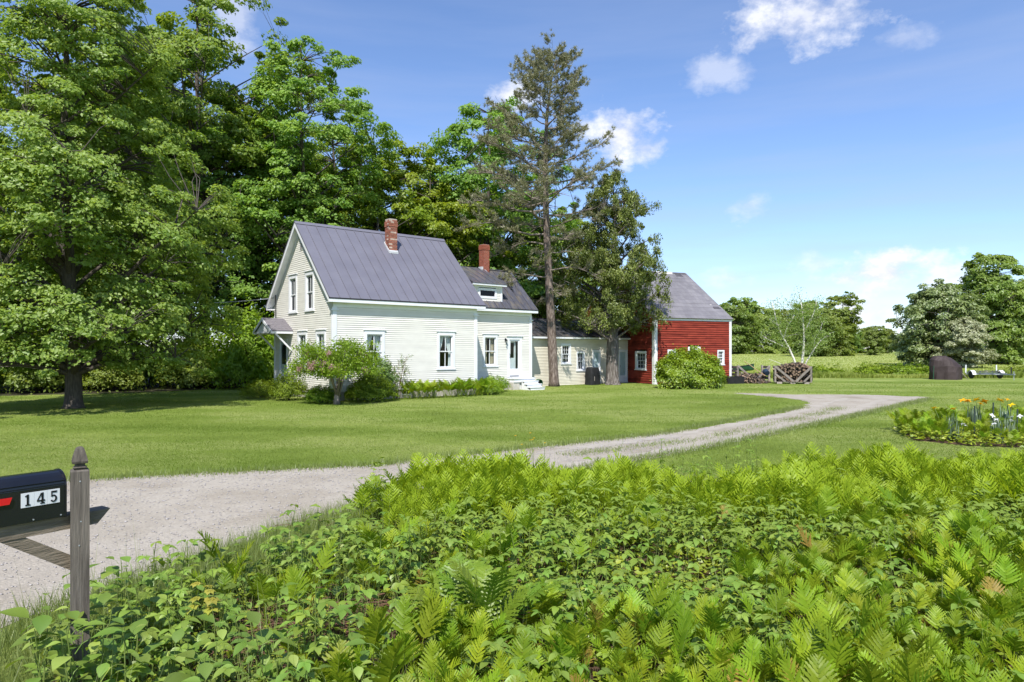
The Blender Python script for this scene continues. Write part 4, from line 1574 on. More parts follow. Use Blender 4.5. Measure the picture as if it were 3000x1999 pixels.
# (kind, x, y, scale, turn, label)
FOREST = [
    (1, -20.5, 17.0, 0.70, 2.2, 'tree beyond the picture edge shading the near lawn'),
    (3, -25.0, 32.5, 0.82, 0.3, 'dark broad tree at the picture edge, left of the big maple'),
    (1, -20.8, 36.0, 0.98, 1.4, 'leafy tree in the shade just behind the big maple'),
    (1, -16.8, 43.5, 1.05, 2.5, 'leafy tree in the gap between big maple and tall twin-topped tree'),
    (0, -18.2, 40.5, 1.16, 0.2, 'tallest tree of the wood, open top reaching out of the picture'),
    (0, -12.7, 41.5, 1.0, 1.9, 'tall open-crowned tree rising left of the gable peak'),
    (0, -22.0, 42.0, 1.02, 3.0, 'tall yellow-green tree between the big maple and the tallest tree'),
    (2, -11.3, 42.5, 0.66, 0.7, 'low bright bushy tree beside the entry hood'),
    (2, -9.2, 46.5, 1.22, 1.0, 'yellow-green round tree behind the main roof ridge'),
    (2, -5.8, 46.5, 1.10, 4.1, 'yellow-green tree behind the main chimney'),
    (1, -1.8, 50.0, 1.24, 2.2, 'broad tall tree behind the wing, pine branches crossing it'),
    (3, 2.2, 52.0, 0.76, 0.4, 'tall tree directly behind the pine trunk'),
    (1, 4.8, 54.0, 0.78, 3.3, 'dark tree behind the shed roof, between pine and cedar'),
    (1, -7.6, 52.0, 0.98, 5.0, None), (3, -12.5, 50.0, 1.0, 5.6, None), (1, -18.5, 48.0, 1.15, 2.9, None), (3, -24.5, 42.0, 1.0, 1.1, None),
    (1, -23.0, 38.0, 1.0, 4.4, None), (1, -4.0, 57.0, 0.95, 0.9, None), (3, -29.0, 35.0, 0.95, 2.0, None), (1, 0.2, 60.0, 0.95, 3.7, None), (3, -16.0, 57.0, 1.0, 0.5, None), (1, -28.0, 50.0, 1.15, 0.0, None)]
for (k, x, y, s, rz, lab) in FOREST:
    tree('forest_tree', FT[k], (x, y, 0), lab or 'tree deep in the wood, showing only between the nearer crowns', FG if lab is None else None, rz, s)


def bush_data(name, seed, R_, H, n, leafL, leaf, stems=7, aspect=0.6, dome=1.0, noise=0.16, low=0.05, stemmat='bark', shell=0.30, ragged=0.0):
    """A shrub: leaves over a lumpy dome, on a fan of stems."""
    rng = np.random.default_rng(seed)
    u = nrm(rng.normal(0, 1, (n, 3)))
    u[:, 2] = np.abs(u[:, 2]) * 1.0 + rng.uniform(-0.25, 0.05, n) * (rng.uniform(0, 1, n) < 0.4)
    u = nrm(u)
    a = np.arctan2(u[:, 1], u[:, 0])
    p = rng.uniform(0, 6.28, 6)
    lump = 1 + noise * (np.sin(3 * a + p[0] + 2 * u[:, 2]) + np.sin(5 * a + p[1] - 5 * u[:, 2]) * 0.8 + np.sin(9 * a + p[2] + 8 * u[:, 2]) * 0.6 + np.sin(13 * u[:, 2] + p[3] + 4 * a) * 0.6) * 0.6
    rad = rng.uniform(0, 1, n) ** shell * lump
    if ragged:
        rad = rad + rng.exponential(ragged, n) * (rng.uniform(0, 1, n) < 0.25)
    c = np.stack([u[:, 0] * R_ * rad, u[:, 1] * R_ * rad, low + np.maximum(u[:, 2], -0.15) * (H - low) * rad + 0.15 * H * (1 - np.abs(u[:, 2]))], 1)
    c[:, 2] = np.maximum(c[:, 2], 0.04)
    nr = nrm(u * 0.8 + np.array([0, 0, 0.5]) + rng.normal(0, 0.45, (n, 3)))
    ax = rng.normal(0, 0.6, (n, 3)) + u * 0.9
    ax = nrm(ax - nr * np.einsum('ij,ij->i', ax, nr)[:, None])
    L = leafL * rng.uniform(0.6, 1.35, n)
    clus = 0.5 + 0.5 * np.sin(6 * a + p[4] + 7 * u[:, 2]) * np.sin(9 * u[:, 2] + p[5])
    tint = 0.45 * clus + 0.55 * rng.uniform(0, 1, n)
    crown = leaf_mesh(name + '_foliage', c, ax, nr, L, L * aspect, tint, leaf)
    mb = MB()
    rnd = random.Random(seed)
    for k in range(stems):
        an = 6.28 * k / stems + rnd.uniform(-0.3, 0.3)
        q = rnd.uniform(0.25, 0.7)
        e = Vector((math.cos(an) * R_ * q, math.sin(an) * R_ * q, H * rnd.uniform(0.55, 0.85)))
        b = Vector((math.cos(an) * 0.06, math.sin(an) * 0.06, 0))
        md = b.lerp(e, 0.5) + Vector((0, 0, 0.12 * H))
        r0 = 0.012 + 0.012 * H
        mb.tube([b, md, e], [r0, r0 * 0.7, r0 * 0.3], 5)
    return mb.mesh(name + '_stems', stemmat, True), crown


# understory along the wood's edge
UB = bush_data('under', 51, 1.6, 2.4, 5200, 0.17, 'leaf_forest', 8, noise=0.3, shell=0.45)
UG = 'shrubs along the edge of the wood'
for i, (x, y, s) in enumerate([(-20.5, 35.0, 0.9), (-17.6, 37.6, 1.0), (-13.2, 41.4, 1.15), (-23.5, 33.8, 1.0), (-27.0, 32.5, 1.1), (-18.5, 39.0, 1.2), (-11.0, 42.0, 1.2), (-22.0, 37.5, 1.1), (-16.0, 41.5, 1.2), (-9.0, 43.0, 1.3), (-25, 36, 1.3), (-13.0, 44.0, 1.5), (-19.0, 40.0, 1.5), (-23.5, 40.5, 1.6), (-28.5, 40, 1.6), (-16.5, 45, 1.7), (-9.5, 48, 1.6), (-30.5, 33, 1.3)]):
    r = tree('woodland_shrub', UB, (x, y, 0), 'leafy woodland shrub in shade at the foot of the wood', UG, i * 1.7, s, 'shrub', 'foliage', 'stems')


# ---- the red pine in front of the shed
def pine_data():
    rng = np.random.default_rng(77)
    rnd = random.Random(77)
    tr = MB()
    tz = [0, 0.25, 1.0, 3.0, 6.0, 10.0, 13.0, 16.0, 18.0, 19.2]
    tx = [0, -0.01, -0.04, -0.14, -0.30, -0.47, -0.52, -0.42, -0.15, 0.15]
    trr = [0.36, 0.31, 0.28, 0.265, 0.235, 0.19, 0.15, 0.09, 0.045, 0.015]
    tr.tube([(x, 0, z) for x, z in zip(tx, tz)], trr, 12)
    wood = MB()
    tufts = []          # (point, direction)

    def at(z):
        return Vector((np.interp(z, tz, tx), 0, z)), float(np.interp(z, tz, trr))

    def branch(s, d, L, r, droop, lev, dens):
        n = 7
        pts = []
        side = Vector((-d.y, d.x, 0))
        side = side.normalized() if side.length > 0.01 else Vector((1, 0, 0))
        w1, w2 = rnd.uniform(-0.12, 0.12), rnd.uniform(-0.10, 0.10)
        for k in range(n):
            q = k / (n - 1)
            p = s + d * (L * q) + side * (L * (w1 * math.sin(q * 3.1) + w2 * math.sin(q * 6.0))) + Vector((0, 0, L * (droop * q * q + 0.06 * math.sin(q * 5 + w1 * 30))))
            pts.append(p)
        wood.tube(pts, [max(r * (1 - 0.85 * k / (n - 1)), 0.006) for k in range(n)], 5 if lev == 0 else 3, cap=False)
        if lev == 0:
            m = int(4 + L * 4.2)
            for j in range(m):
                q = 0.28 + 0.72 * (j + rnd.random()) / m
                if q > 1:
                    continue
                i = min(int(q * (n - 1)), n - 2)
                p = pts[i].lerp(pts[i + 1], q * (n - 1) - i)
                sg = 1 if rnd.random() < 0.5 else -1
                dd = (d * rnd.uniform(0.3, 0.9) + side * sg * rnd.uniform(0.4, 1.0) + Z * rnd.uniform(-0.25, 0.5)).normalized()
                branch(p, dd, L * rnd.uniform(0.14, 0.34) * (1.15 - 0.5 * q) + 0.18, r * 0.36, rnd.uniform(-0.15, 0.35), 1, dens)
            branch(pts[-1], (pts[-1] - pts[-2]).normalized(), 0.35, r * 0.2, 0.25, 1, dens)
        else:
            if rnd.random() > dens:
                return
            m = int(3 + L * 7)
            for j in range(m):
                q = 0.35 + 0.65 * (j + 1) / m
                i = min(int(q * (n - 1)), n - 2)
                p = pts[i].lerp(pts[i + 1], min(q * (n - 1) - i, 1))
                dv = (pts[i + 1] - pts[i]).normalized()
                o_ = Vector((rnd.gauss(0, 0.07), rnd.gauss(0, 0.07), rnd.gauss(0.03, 0.05)))
                tufts.append((p + o_, (dv + Vector((rnd.gauss(0, 0.4), rnd.gauss(0, 0.4), 0.35))).normalized()))

    z = 5.3
    hz = [4.5, 6.0, 8.0, 10.0, 11.5, 13.0, 15.0, 17.0, 18.3, 19.2]
    hr_ = [1.8, 3.0, 4.0, 5.0, 4.8, 4.1, 3.3, 2.5, 1.6, 0.6]
    ga = 0.0
    while z < 19.0:
        s, rt = at(z)
        L = float(np.interp(z, hz, hr_)) * rnd.uniform(0.62, 1.08)
        ga += 2.4 + rnd.uniform(-0.5, 0.5)
        up = float(np.interp(z, [5, 8, 11, 15, 19], [-0.10, 0.02, 0.12, 0.40, 0.9]))
        d = Vector((math.cos(ga), math.sin(ga), up)).normalized()
        if math.sin(ga) > 0.75 and z < 9:
            L *= 0.8
        dens = float(np.interp(z, [5, 7, 9, 12, 19], [0.34, 0.42, 0.55, 0.75, 0.95]))
        droop = float(np.interp(z, [5, 8, 11, 15, 19], [-0.30, -0.16, -0.02, 0.12, 0.15]))
        branch(s, d, L, min(rt * 0.42, 0.018 + 0.012 * L), droop, 0, dens)
        z += float(np.interp(z, [5, 9, 13, 19], [0.46, 0.27, 0.17, 0.11]))
    T = len(tufts)
    P = np.array([tuple(a) for a, b in tufts])
    Dv = np.array([tuple(b) for a, b in tufts])
    k = 16
    idx = np.repeat(np.arange(T), k)
    N = len(idx)
    dirn = nrm(Dv[idx] * 0.75 + nrm(rng.normal(0, 1, (N, 3))) * 0.85)
    L = rng.uniform(0.12, 0.23, N)[:, None]
    sd_ = nrm(np.cross(dirn, rng.normal(0, 1, (N, 3)))) * 0.013
    b = P[idx] + rng.normal(0, 0.025, (N, 3))
    v = np.stack([b - sd_, b + sd_, b + dirn * L], 1).reshape(-1, 3)
    f = np.arange(3 * N).reshape(-1, 3)
    tint = rng.uniform(0, 1, T)[idx] * 0.6 + rng.uniform(0, 1, N) * 0.4
    return tr.mesh('pine_trunk', 'bark_pine', True), npmesh('pine_needles', v, f, 'needle_pine', tint), wood.mesh('pine_limbs', 'bark_dead', True)


pt, pn, pw = pine_data()
pine = empty('pine_tree', (2.47, 40.05, 0))
tag(pine, 'tall red pine with bare lower limbs growing against the cream shed', 'tree')
put('trunk', pt, pine)
put('limbs', pw, pine)
put('crown', pn, pine)

# ---- cedar with a stout twisted trunk


def cedar():
    data = tree_data('cedar', 91, 13.4, 3.5, 3.0, 900, 92, 0.12, 0.30, 'spray_cedar', 'bark_cedar', shape='cedar', clump=(0.28, 0.62), inner=0.38, majors=40, lobe=0.30, upright=True, aspect=0.5)
    mb = MB()
    zs = [-0.05, 0.15, 0.5, 1.2, 2.0, 2.5, 3.0, 3.6, 5.0]
    xs = [0.0, 0.0, -0.01, -0.02, 0.02, 0.05, 0.0, -0.05, -0.05]
    rs = [0.52, 0.42, 0.37, 0.34, 0.36, 0.37, 0.30, 0.28, 0.24]
    n = 20
    b = 0
    for i, z in enumerate(zs):
        for k in range(n):
            a = 2 * math.pi * k / n
            fl = 1 + 0.10 * math.sin(3 * a + z * 1.1) + 0.07 * math.sin(7 * a - z * 0.8) + (0.10 * math.sin(5 * a) if z < 0.3 else 0)
            mb.v.append((xs[i] + rs[i] * fl * math.cos(a), rs[i] * fl * math.sin(a), z))
    for i in range(len(zs) - 1):
        for k in range(n):
            mb.f.append((i * n + k, i * n + (k + 1) % n, (i + 1) * n + (k + 1) % n, (i + 1) * n + k))
    r = empty('cedar_tree', (6.22, 42.15, 0), 0.9)
    tag(r, 'dense cedar with thick grey twisted trunk between the two shed doors', 'tree')
    put('trunk', mb.mesh('cedar_bole', 'bark_cedar', True), r)
    put('limbs', data[0], r)
    o = put('crown', data[1], r)


cedar()

# ---- white birch by the wood crates


def birch():
    k = 0.00746

    def q(x, y):
        return ((x - 1890) * k, (1130 - y) * k)
    stems = [([(1872, 1130), (1868, 1000), (1845, 930), (1790, 810), (1720, 680), (1670, 560), (1640, 420), (1625, 360)], 0.085),
             ([(1925, 1130), (1930, 1000), (1942, 850), (1950, 700), (1945, 560), (1930, 420), (1905, 260)], 0.095),
             ([(1932, 1060), (1985, 940), (2050, 820), (2100, 750), (2150, 705)], 0.060),
             ([(1950, 660), (2005, 560), (2045, 470), (2065, 390), (2070, 320)], 0.045),
             ([(1800, 830), (1700, 785), (1600, 740), (1515, 685)], 0.035),
             ([(1845, 1110), (1760, 1020), (1680, 970), (1575, 935)], 0.030),
             ([(1740, 720), (1780, 600), (1830, 520), (1850, 440)], 0.030),
             ([(1945, 560), (1890, 480), (1835, 420), (1800, 360)], 0.030),
             ([(2050, 820), (2060, 720), (2110, 630), (2120, 560)], 0.028),
             ([(1690, 600), (1640, 560), (1590, 520)], 0.022)]
    rnd = random.Random(12)
    rng = np.random.default_rng(12)
    mb = MB()
    cl = []
    for si, (pts, r) in enumerate(stems):
        dy = rnd.uniform(-0.7, 0.7) if si > 1 else 0
        P = []
        for i, (x, y) in enumerate(pts):
            a, z = q(x, y)
            P.append(Vector((a, dy * i / len(pts) + rnd.gauss(0, 0.03), z)))
        mb.tube(P, [1.25 * r * (1 - 0.75 * i / (len(P) - 1)) for i in range(len(P))], 7)
        for i in range(1, len(P)):
            for _ in range(5):
                t = rnd.random()
                s = P[i - 1].lerp(P[i], t)
                if s.z < 1.6:
                    continue
                e = s + Vector((rnd.gauss(0, 0.42), rnd.gauss(0, 0.5), rnd.uniform(-0.05, 0.45)))
                mb.tube([s, s.lerp(e, 0.5) + Vector((0, 0, 0.08)), e], [0.010, 0.007, 0.004], 3, cap=False)
                cl.append(tuple(e))
                if rnd.random() < 0.5:
                    cl.append(tuple(s.lerp(e, 0.6)))
    for _ in range(30):
        a = rnd.uniform(-2.2, 2.2)
        cl.append((a, rnd.gauss(0, 0.8), rnd.uniform(2.6, 5.3 - abs(a) * 0.7)))
    cl = np.array(cl)
    idx = np.repeat(np.arange(len(cl)), 36)
    N = len(idx)
    off = rng.normal(0, 1, (N, 3)) * np.array([0.24, 0.24, 0.26])
    off[:, 2] -= 0.12
    nr = nrm(rng.normal(0, 1, (N, 3)) + np.array([0, -0.3, 0.4]))
    ax = nrm(rng.normal(0, 0.6, (N, 3)) + np.array([0, 0, -0.8]))
    L = 0.085 * rng.uniform(0.7, 1.3, N)
    me = leaf_mesh('birch_leaves', cl[idx] + off, ax, nr, L, L * 0.75, rng.uniform(0, 1, N), 'leaf_olive2')
    r = empty('birch_tree', (22.0, 52.5, 0))
    tag(r, 'white birch with several forking stems behind the firewood crate', 'tree')
    put('trunk', mb.mesh('birch_stems', 'bark_birch', True), r)
    put('crown', me, r)


leaf_mat('leaf_olive2', (0.130, 0.200, 0.030), (0.250, 0.330, 0.060), 0.35, gloss=0.04)
birch()

# ---- far trees across the field
FAR = [tree_data('far_a', 61, 11.0, 0.5, 4.6, 330, 70, 0.34, 0.22, 'leaf_far', shape='dome', clump=(1.0, 1.8), majors=10, inner=0.3),
       tree_data('far_b', 62, 12.0, 0.4, 4.0, 330, 70, 0.34, 0.22, 'leaf_far', shape='round', clump=(1.0, 1.8), majors=10, inner=0.3),
       tree_data('far_c', 63, 13.5, 3.5, 4.0, 170, 70, 0.34, 0.22, 'leaf_far', shape='tall', clump=(0.9, 1.5), majors=14, inner=0.34)]
rf_ = random.Random(5)
FGp = 'hedgerow trees across the field'
far_specs = []
xs_ = 34.0
i = 0
while xs_ < 135:
    u_ = xs_ / 142
    hs = np.interp(u_, [0.28, 0.34, 0.42, 0.47, 0.52, 0.57, 0.63, 0.8], [0.95, 1.0, 1.0, 0.75, 0.52, 0.50, 0.55, 0.6])
    far_specs.append((i % 2, xs_, 142 + rf_.uniform(-5, 7), hs * rf_.uniform(0.85, 1.1)))
    xs_ += rf_.uniform(3.6, 5.2)
    i += 1
for (kd, x, y, s) in far_specs:
    tree('hedgerow_tree', FAR[kd], (x, y, 1.5), 'tree in the distant hedgerow along the far edge of the field', FGp, rf_.uniform(0, 6), s)
tree('oak_tree', FAR[2], (65.5, 136, 1.4), 'tall open oak standing above the distant hedgerow, beside the birch top', rz=1.0, sca=0.93)
# nearer trees right of the birch
tree('hedgerow_tree', FAR[0], (52.0, 118, 1.2), 'dark green round tree showing between barn and birch', rz=2.0, sca=0.72)
tree('hedgerow_tree', FAR[0], (56.0, 122, 1.2), 'lighter green low tree showing behind the birch stems', rz=4.0, sca=0.78)
tree('hedgerow_tree', FAR[1], (67.0, 126, 1.2), 'low bushy tree in the hedgerow just right of the birch', rz=4.4, sca=0.50)
# ---- big trees at the right edge
T_BIG = tree_data('big_maple', 71, 14.2, 0.5, 6.6, 800, 88, 0.28, 0.38, 'leaf_far', shape='dome', clump=(0.9, 1.7), majors=24, inner=0.28, lobe=0.14)
tree('maple_tree', T_BIG, (63.0, 90.0, 0.5), 'huge rounded dark green maple at the far side of the field', rz=0.4, sca=1.0)
tree('maple_tree', T_BIG, (72.5, 92.0, 0.55), 'big maple cut by the picture edge beside the huge rounded one', rz=2.4, sca=0.93)
T_PALE = tree_data('pale', 72, 8.6, 0.4, 4.3, 500, 84, 0.24, 0.22, 'leaf_olive', shape='dome', clump=(0.7, 1.3), majors=18, inner=0.3)
tree('willow_tree', T_PALE, (50.0, 80.0, 0.35), 'grey-green feathery tree in front of the huge maple', rz=1.0, sca=1.12)
T_BLOOM = tree_data('bloom', 73, 5.6, 0.3, 2.6, 260, 100, 0.20, 0.14, 'leaf_pale', shape='round', clump=(0.5, 1.0), majors=14, inner=0.32)
tree('flowering_tree', T_BLOOM, (50.0, 75.5, 0.25), 'small tree covered in cream blossom below the grey-green tree', rz=2.0, sca=1.0)

# ---- shrubs by the house
H = Matrix.Translation(Vector(HP)) @ Matrix.Rotation(HOUSE_TH, 4, 'Z')


def hp(s, o, z=0.0):
    return tuple(H @ Vector((s, o, z)))


def lilac():
    rng = np.random.default_rng(5)
    rnd = random.Random(5)
    mb = MB()
    tips = []
    mb.tube([(0, 0, -0.05), (0.0, 0, 0.2), (0.02, 0, 0.5), (0.03, 0, 0.72)], [0.15, 0.11, 0.095, 0.07], 9)
    for k in range(13):
        a = 6.28 * k / 13 + rnd.uniform(-0.2, 0.2)
        rr = rnd.uniform(0.5, 1.2)
        e = Vector((math.cos(a) * rr, math.sin(a) * rr, rnd.uniform(1.5, 2.25)))
        s = Vector((0.02 + 0.06 * math.cos(a), 0.06 * math.sin(a), rnd.uniform(0.22, 0.60)))
        m1 = s.lerp(e, 0.45) + Vector((-0.15 * math.cos(a) * rr, -0.15 * math.sin(a) * rr, 0.1))
        mb.tube([s, m1, e], [0.045, 0.030, 0.012], 6)
        for q in range(5):
            t = e + Vector((rnd.gauss(0, 0.28), rnd.gauss(0, 0.28), rnd.uniform(-0.3, 0.3)))
            mb.tube([m1.lerp(e, rnd.random()), t], [0.012, 0.005], 4, cap=False)
            tips.append(tuple(t))
        tips.append(tuple(e))
    extra = []
    for _ in range(115):
        a = rnd.uniform(0, 6.28)
        rr = rnd.uniform(0, 1) ** 0.5 * 1.7
        extra.append((math.cos(a) * rr, math.sin(a) * rr * 0.9, 1.15 + rnd.uniform(-0.15, 1.35) * (1 - (rr / 1.9) ** 2) + 0.1))
    tips = np.array(tips + extra)
    idx = np.repeat(np.arange(len(tips)), 66)
    N = len(idx)
    off = rng.normal(0, 1, (N, 3)) * np.array([0.17, 0.17, 0.10])
    nr = nrm(rng.normal(0, 0.5, (N, 3)) + np.array([0, 0, 0.9]))
    ax = nrm(rng.normal(0, 0.7, (N, 3)) + np.array([0, 0, -0.2]))
    L = 0.085 * rng.uniform(0.7, 1.3, N)
    tint = rng.uniform(0, 1, len(tips))[idx] * 0.6 + rng.uniform(0, 1, N) * 0.4
    leaves = leaf_mesh('lilac_leaves', tips[idx] + off, ax, nr, L, L * 0.6, tint, 'leaf_lilac')
    r = empty('lilac_bush', hp(-0.55, -1.55), 0.2)
    tag(r, 'tree-like lilac with faded pink flower heads in front of the house corner', 'shrub')
    put('stems', mb.mesh('lilac_stems', 'bark_dead', True), r)
    put('foliage', leaves, r)
    # faded flower heads, each its own piece
    n = 150
    c = nrm(rng.normal(0, 1, (n, 3)))
    heads = []
    for v_ in range(3):
        cc = rng.normal(0, 1, (n, 3)) * np.array([0.035, 0.035, 0.05])
        heads.append(leaf_mesh('flower_head', cc, nrm(rng.normal(0, 1, (n, 3))), nrm(rng.normal(0, 1, (n, 3))), np.full(n, 0.03), np.full(n, 0.028), rng.uniform(0, 1, n), 'blossom'))
    for i in range(42):
        a = rnd.uniform(0, 6.28)
        rr = rnd.uniform(0.35, 1.0) ** 0.6 * 1.55
        if math.cos(a) > 0.2 and rnd.random() < 0.55:
            a = math.pi + rnd.uniform(-1.2, 0.9)
        z = 1.30 + (1 - (rr / 1.8) ** 2) * rnd.uniform(0.1, 1.15)
        put('flower_head', heads[i % 3], r, (math.cos(a) * rr, math.sin(a) * rr * 0.9, z), (rnd.uniform(-0.6, 0.6), rnd.uniform(-0.6, 0.6), rnd.uniform(0, 6)), rnd.uniform(0.8, 1.4))


lilac()
B_YEW = bush_data('yew', 101, 0.95, 1.05, 13000, 0.07, 'leaf_yew', 6, aspect=0.45, noise=0.14, shell=0.25)
tree('yew_bush', B_YEW, hp(1.15, -1.05), 'dense round evergreen bush with bright tips under the first front window', None, 0.4, (1.12, 0.95, 1.0), 'shrub', 'foliage', 'stems')
tree('yew_bush', B_YEW, hp(-0.75, -0.55), 'dark low evergreen bush in the shade behind the lilac trunk', None, 2.4, (0.8, 0.7, 0.66), 'shrub', 'foliage', 'stems')
B_RHO = bush_data('rhododendron', 102, 0.75, 1.75, 4200, 0.12, 'leaf_rhodo', 7, aspect=0.45, noise=0.2, shell=0.4, low=0.5)
tree('rhododendron_bush', B_RHO, hp(1.75, -0.65), 'grey-green rhododendron rising over the round evergreen to the window sill', None, 0.3, (1.05, 0.8, 1.0), 'shrub', 'foliage', 'stems')
B_JUN = bush_data('juniper', 103, 0.85, 0.75, 6000, 0.08, 'leaf_yew', 6, aspect=0.35, noise=0.18, shell=0.3, ragged=0.08)
tree('juniper_bush', B_JUN, hp(-1.5, 3.9), 'low spreading juniper left of the lilac, near the gable door', None, 0.2, (1.1, 0.9, 1.0), 'shrub', 'foliage', 'stems')
tree('juniper_bush', B_JUN, hp(-1.15, 1.9), 'juniper half hidden behind the lilac foliage', None, 1.9, (0.9, 0.9, 1.5), 'shrub', 'foliage', 'stems')


def sapling():
    rng = np.random.default_rng(8)
    rnd = random.Random(8)
    mb = MB()
    tips = []
    for k in range(5):
        b = Vector((rnd.uniform(-0.12, 0.12), rnd.uniform(-0.08, 0.08), 0))
        e = b + Vector((rnd.uniform(-0.25, 0.5), rnd.uniform(-0.2, 0.2), rnd.uniform(1.3, 1.95)))
        m = b.lerp(e, 0.5) + Vector((rnd.gauss(0, 0.05), 0, 0))
        mb.tube([b, m, e], [0.014, 0.010, 0.004], 5)
        for q in range(9):
            s = b.lerp(e, rnd.uniform(0.4, 1.0))
            t = s + Vector((rnd.gauss(0, 0.2), rnd.gauss(0, 0.2), rnd.uniform(0, 0.22)))
            mb.tube([s, t], [0.005, 0.003], 3, cap=False)
            tips += [tuple(t), tuple(s.lerp(t, 0.6))]
    tips = np.array(tips)
    idx = np.repeat(np.arange(len(tips)), 7)
    N = len(idx)
    L = 0.055 * rng.uniform(0.7, 1.3, N)
    me = leaf_mesh('sapling_leaves', tips[idx] + rng.normal(0, 0.06, (N, 3)), nrm(rng.normal(0, 1, (N, 3))), nrm(rng.normal(0, 0.6, (N, 3)) + np.array([0, 0, 0.7])), L, L * 0.6, rng.uniform(0, 1, N), 'leaf_rhodo')
    r = empty('young_shrub', hp(2.75, -0.5))
    tag(r, 'thin open young shrub between the two front windows', 'shrub')
    put('stems', mb.mesh('sapling_stems', 'stem_brown', True), r)
    put('foliage', me, r)


sapling()
# the rounded bush in front of the barn
B_BIG = bush_data('big_bush', 104, 1.95, 2.1, 27000, 0.14, 'leaf_bright', 10, aspect=0.5, noise=0.15, shell=0.15, ragged=0.035)
tree('rounded_bush', B_BIG, (10.05, 38.6, 0), 'large bright green rounded bush in front of the red barn', None, 0.7, (1.06, 0.85, 1.0), 'shrub', 'foliage', 'stems')
B_SIDE = bush_data('side_bush', 105, 1.35, 2.6, 9000, 0.13, 'leaf_lime', 8, aspect=0.6, noise=0.25, shell=0.36)
tree('viburnum_bush', B_SIDE, (-14.7, 37.6, 0), 'tall yellow-green bush with woody stems left of the entry hood', None, 0.2, (1.35, 1.35, 1.6), 'shrub', 'foliage', 'stems')
tree('viburnum_bush', B_SIDE, (-12.6, 39.2, 0), 'taller lime-green bush against the wood, seen below the service wire', None, 2.2, (1.3, 1.3, 1.8), 'shrub', 'foliage', 'stems')
B_MEAD = bush_data('field_shrub', 106, 1.2, 0.9, 2400, 0.14, 'leaf_yew', 6, noise=0.25)
for (x, y, s, lab) in ((25.0, 55.5, 1.0, 'low dark shrub in the tall grass nearest the firewood crate'), (29.0, 55.0, 1.15, 'dark shrub in the tall grass between crate and tarped heap'), (31.6, 55.2, 1.1, 'longest dark shrub in the tall grass before the tarped heap'), (34.0, 55.6, 0.95, 'low dark shrub in the tall grass just left of the tarped heap'), (40.8, 53.6, 1.1, 'dark shrub in the tall grass at the picture edge, beside the trailer')):
    tree('field_shrub', B_MEAD, (x, y, 0), lab, None, x, (s * 1.5, s, s), 'shrub', 'foliage', 'stems')


# ------------------------------------------------------------------ mailbox
def soft_box(p0, p1, r=0.004):
    return MB().box(p0, p1)


MBR = Vector((-2.425, 3.72, 0))
MBA = math.atan2(0.82, 0.57)
post = empty('mailbox_post', MBR, MBA)
tag(post, 'weathered wooden mailbox post with pointed finial, side arm and diagonal brace', 'post')
pc = (0.062, -0.005)
pr_ = -0.37
m = MB()
h = 0.0445
prof = []
for (z, s) in ((-0.3, h), (1.392, h), (1.40, h - 0.006)):
    prof.append((z, s))


def sq_lathe(mb, prof, rot=0.0, cx=0.0, cy=0.0):
    b = len(mb.v)
    for (z, s) in prof:
        for k in range(4):
            a = rot + math.pi / 4 + k * math.pi / 2
            mb.v.append((cx + s * math.sqrt(2) * math.cos(a), cy + s * math.sqrt(2) * math.sin(a), z))
    n = len(prof)
    for i in range(n - 1):
        for k in range(4):
            q = b + i * 4
            mb.f.append((q + k, q + (k + 1) % 4, q + 4 + (k + 1) % 4, q + 4 + k))
    mb.f.append((b + 3, b + 2, b + 1, b))
    q = b + (n - 1) * 4
    mb.f.append((q, q + 1, q + 2, q + 3))


sq_lathe(m, prof, pr_, *pc)
m.build('post', 'post_wood', post)
m = MB()
sq_lathe(m, [(1.4005, 0.026), (1.412, 0.033), (1.418, 0.024), (1.432, 0.024), (1.436, 0.036), (1.447, 0.0385), (1.475, 0.032), (1.502, 0.0245), (1.516, 0.019), (1.523, 0.013), (1.526, 0.004)], pr_, *pc)
m.build('finial', 'post_wood_dark', post)
m = MB()
y0, y1 = 0.022, 0.125
m.extrude([(-0.62, y0, 1.15), (-0.56, y0, 1.075), (0.165, y0, 1.075), (0.235, y0, 1.15)], (0, y1 - y0, 0))
m.build('arm', 'arm_wood', post)
m = MB()
m.extrude([(-0.30, 0.026, 1.0735), (-0.185, 0.026, 1.0735), (0.028, 0.026, 0.93), (0.028, 0.026, 0.845)], (0, 0.06, 0))
m.build('brace', 'arm_wood', post)
for (z, dx) in ((1.34, 0.0), (1.12, 0.004), (0.99, -0.004)):
    a = pr_ - math.pi / 2
    nx, ny = math.cos(a), math.sin(a)
    MB().tube([(pc[0] + nx * 0.044 + dx, pc[1] + ny * 0.044, z), (pc[0] + nx * 0.047 + dx, pc[1] + ny * 0.047, z)], 0.004, 8).build('screw', 'galvanized', post)

box = empty('mailbox', MBR, MBA)
tag(box, 'black metal mailbox numbered 145 with red flag, fixed to the wooden post', 'mailbox')


def mb_profile(g=0.0):
    w, z0, z1 = 0.185, 1.155, 1.40
    r = w / 2
    pts = [(0.0 - g, z0 - g), (w + g, z0 - g)]
    spring = z1 - r * 0.80
    for k in range(13):
        a = math.pi * k / 12
        pts.append((r + (r + g) * math.cos(a), spring + (r * 0.80 + g) * math.sin(a)))
    return pts


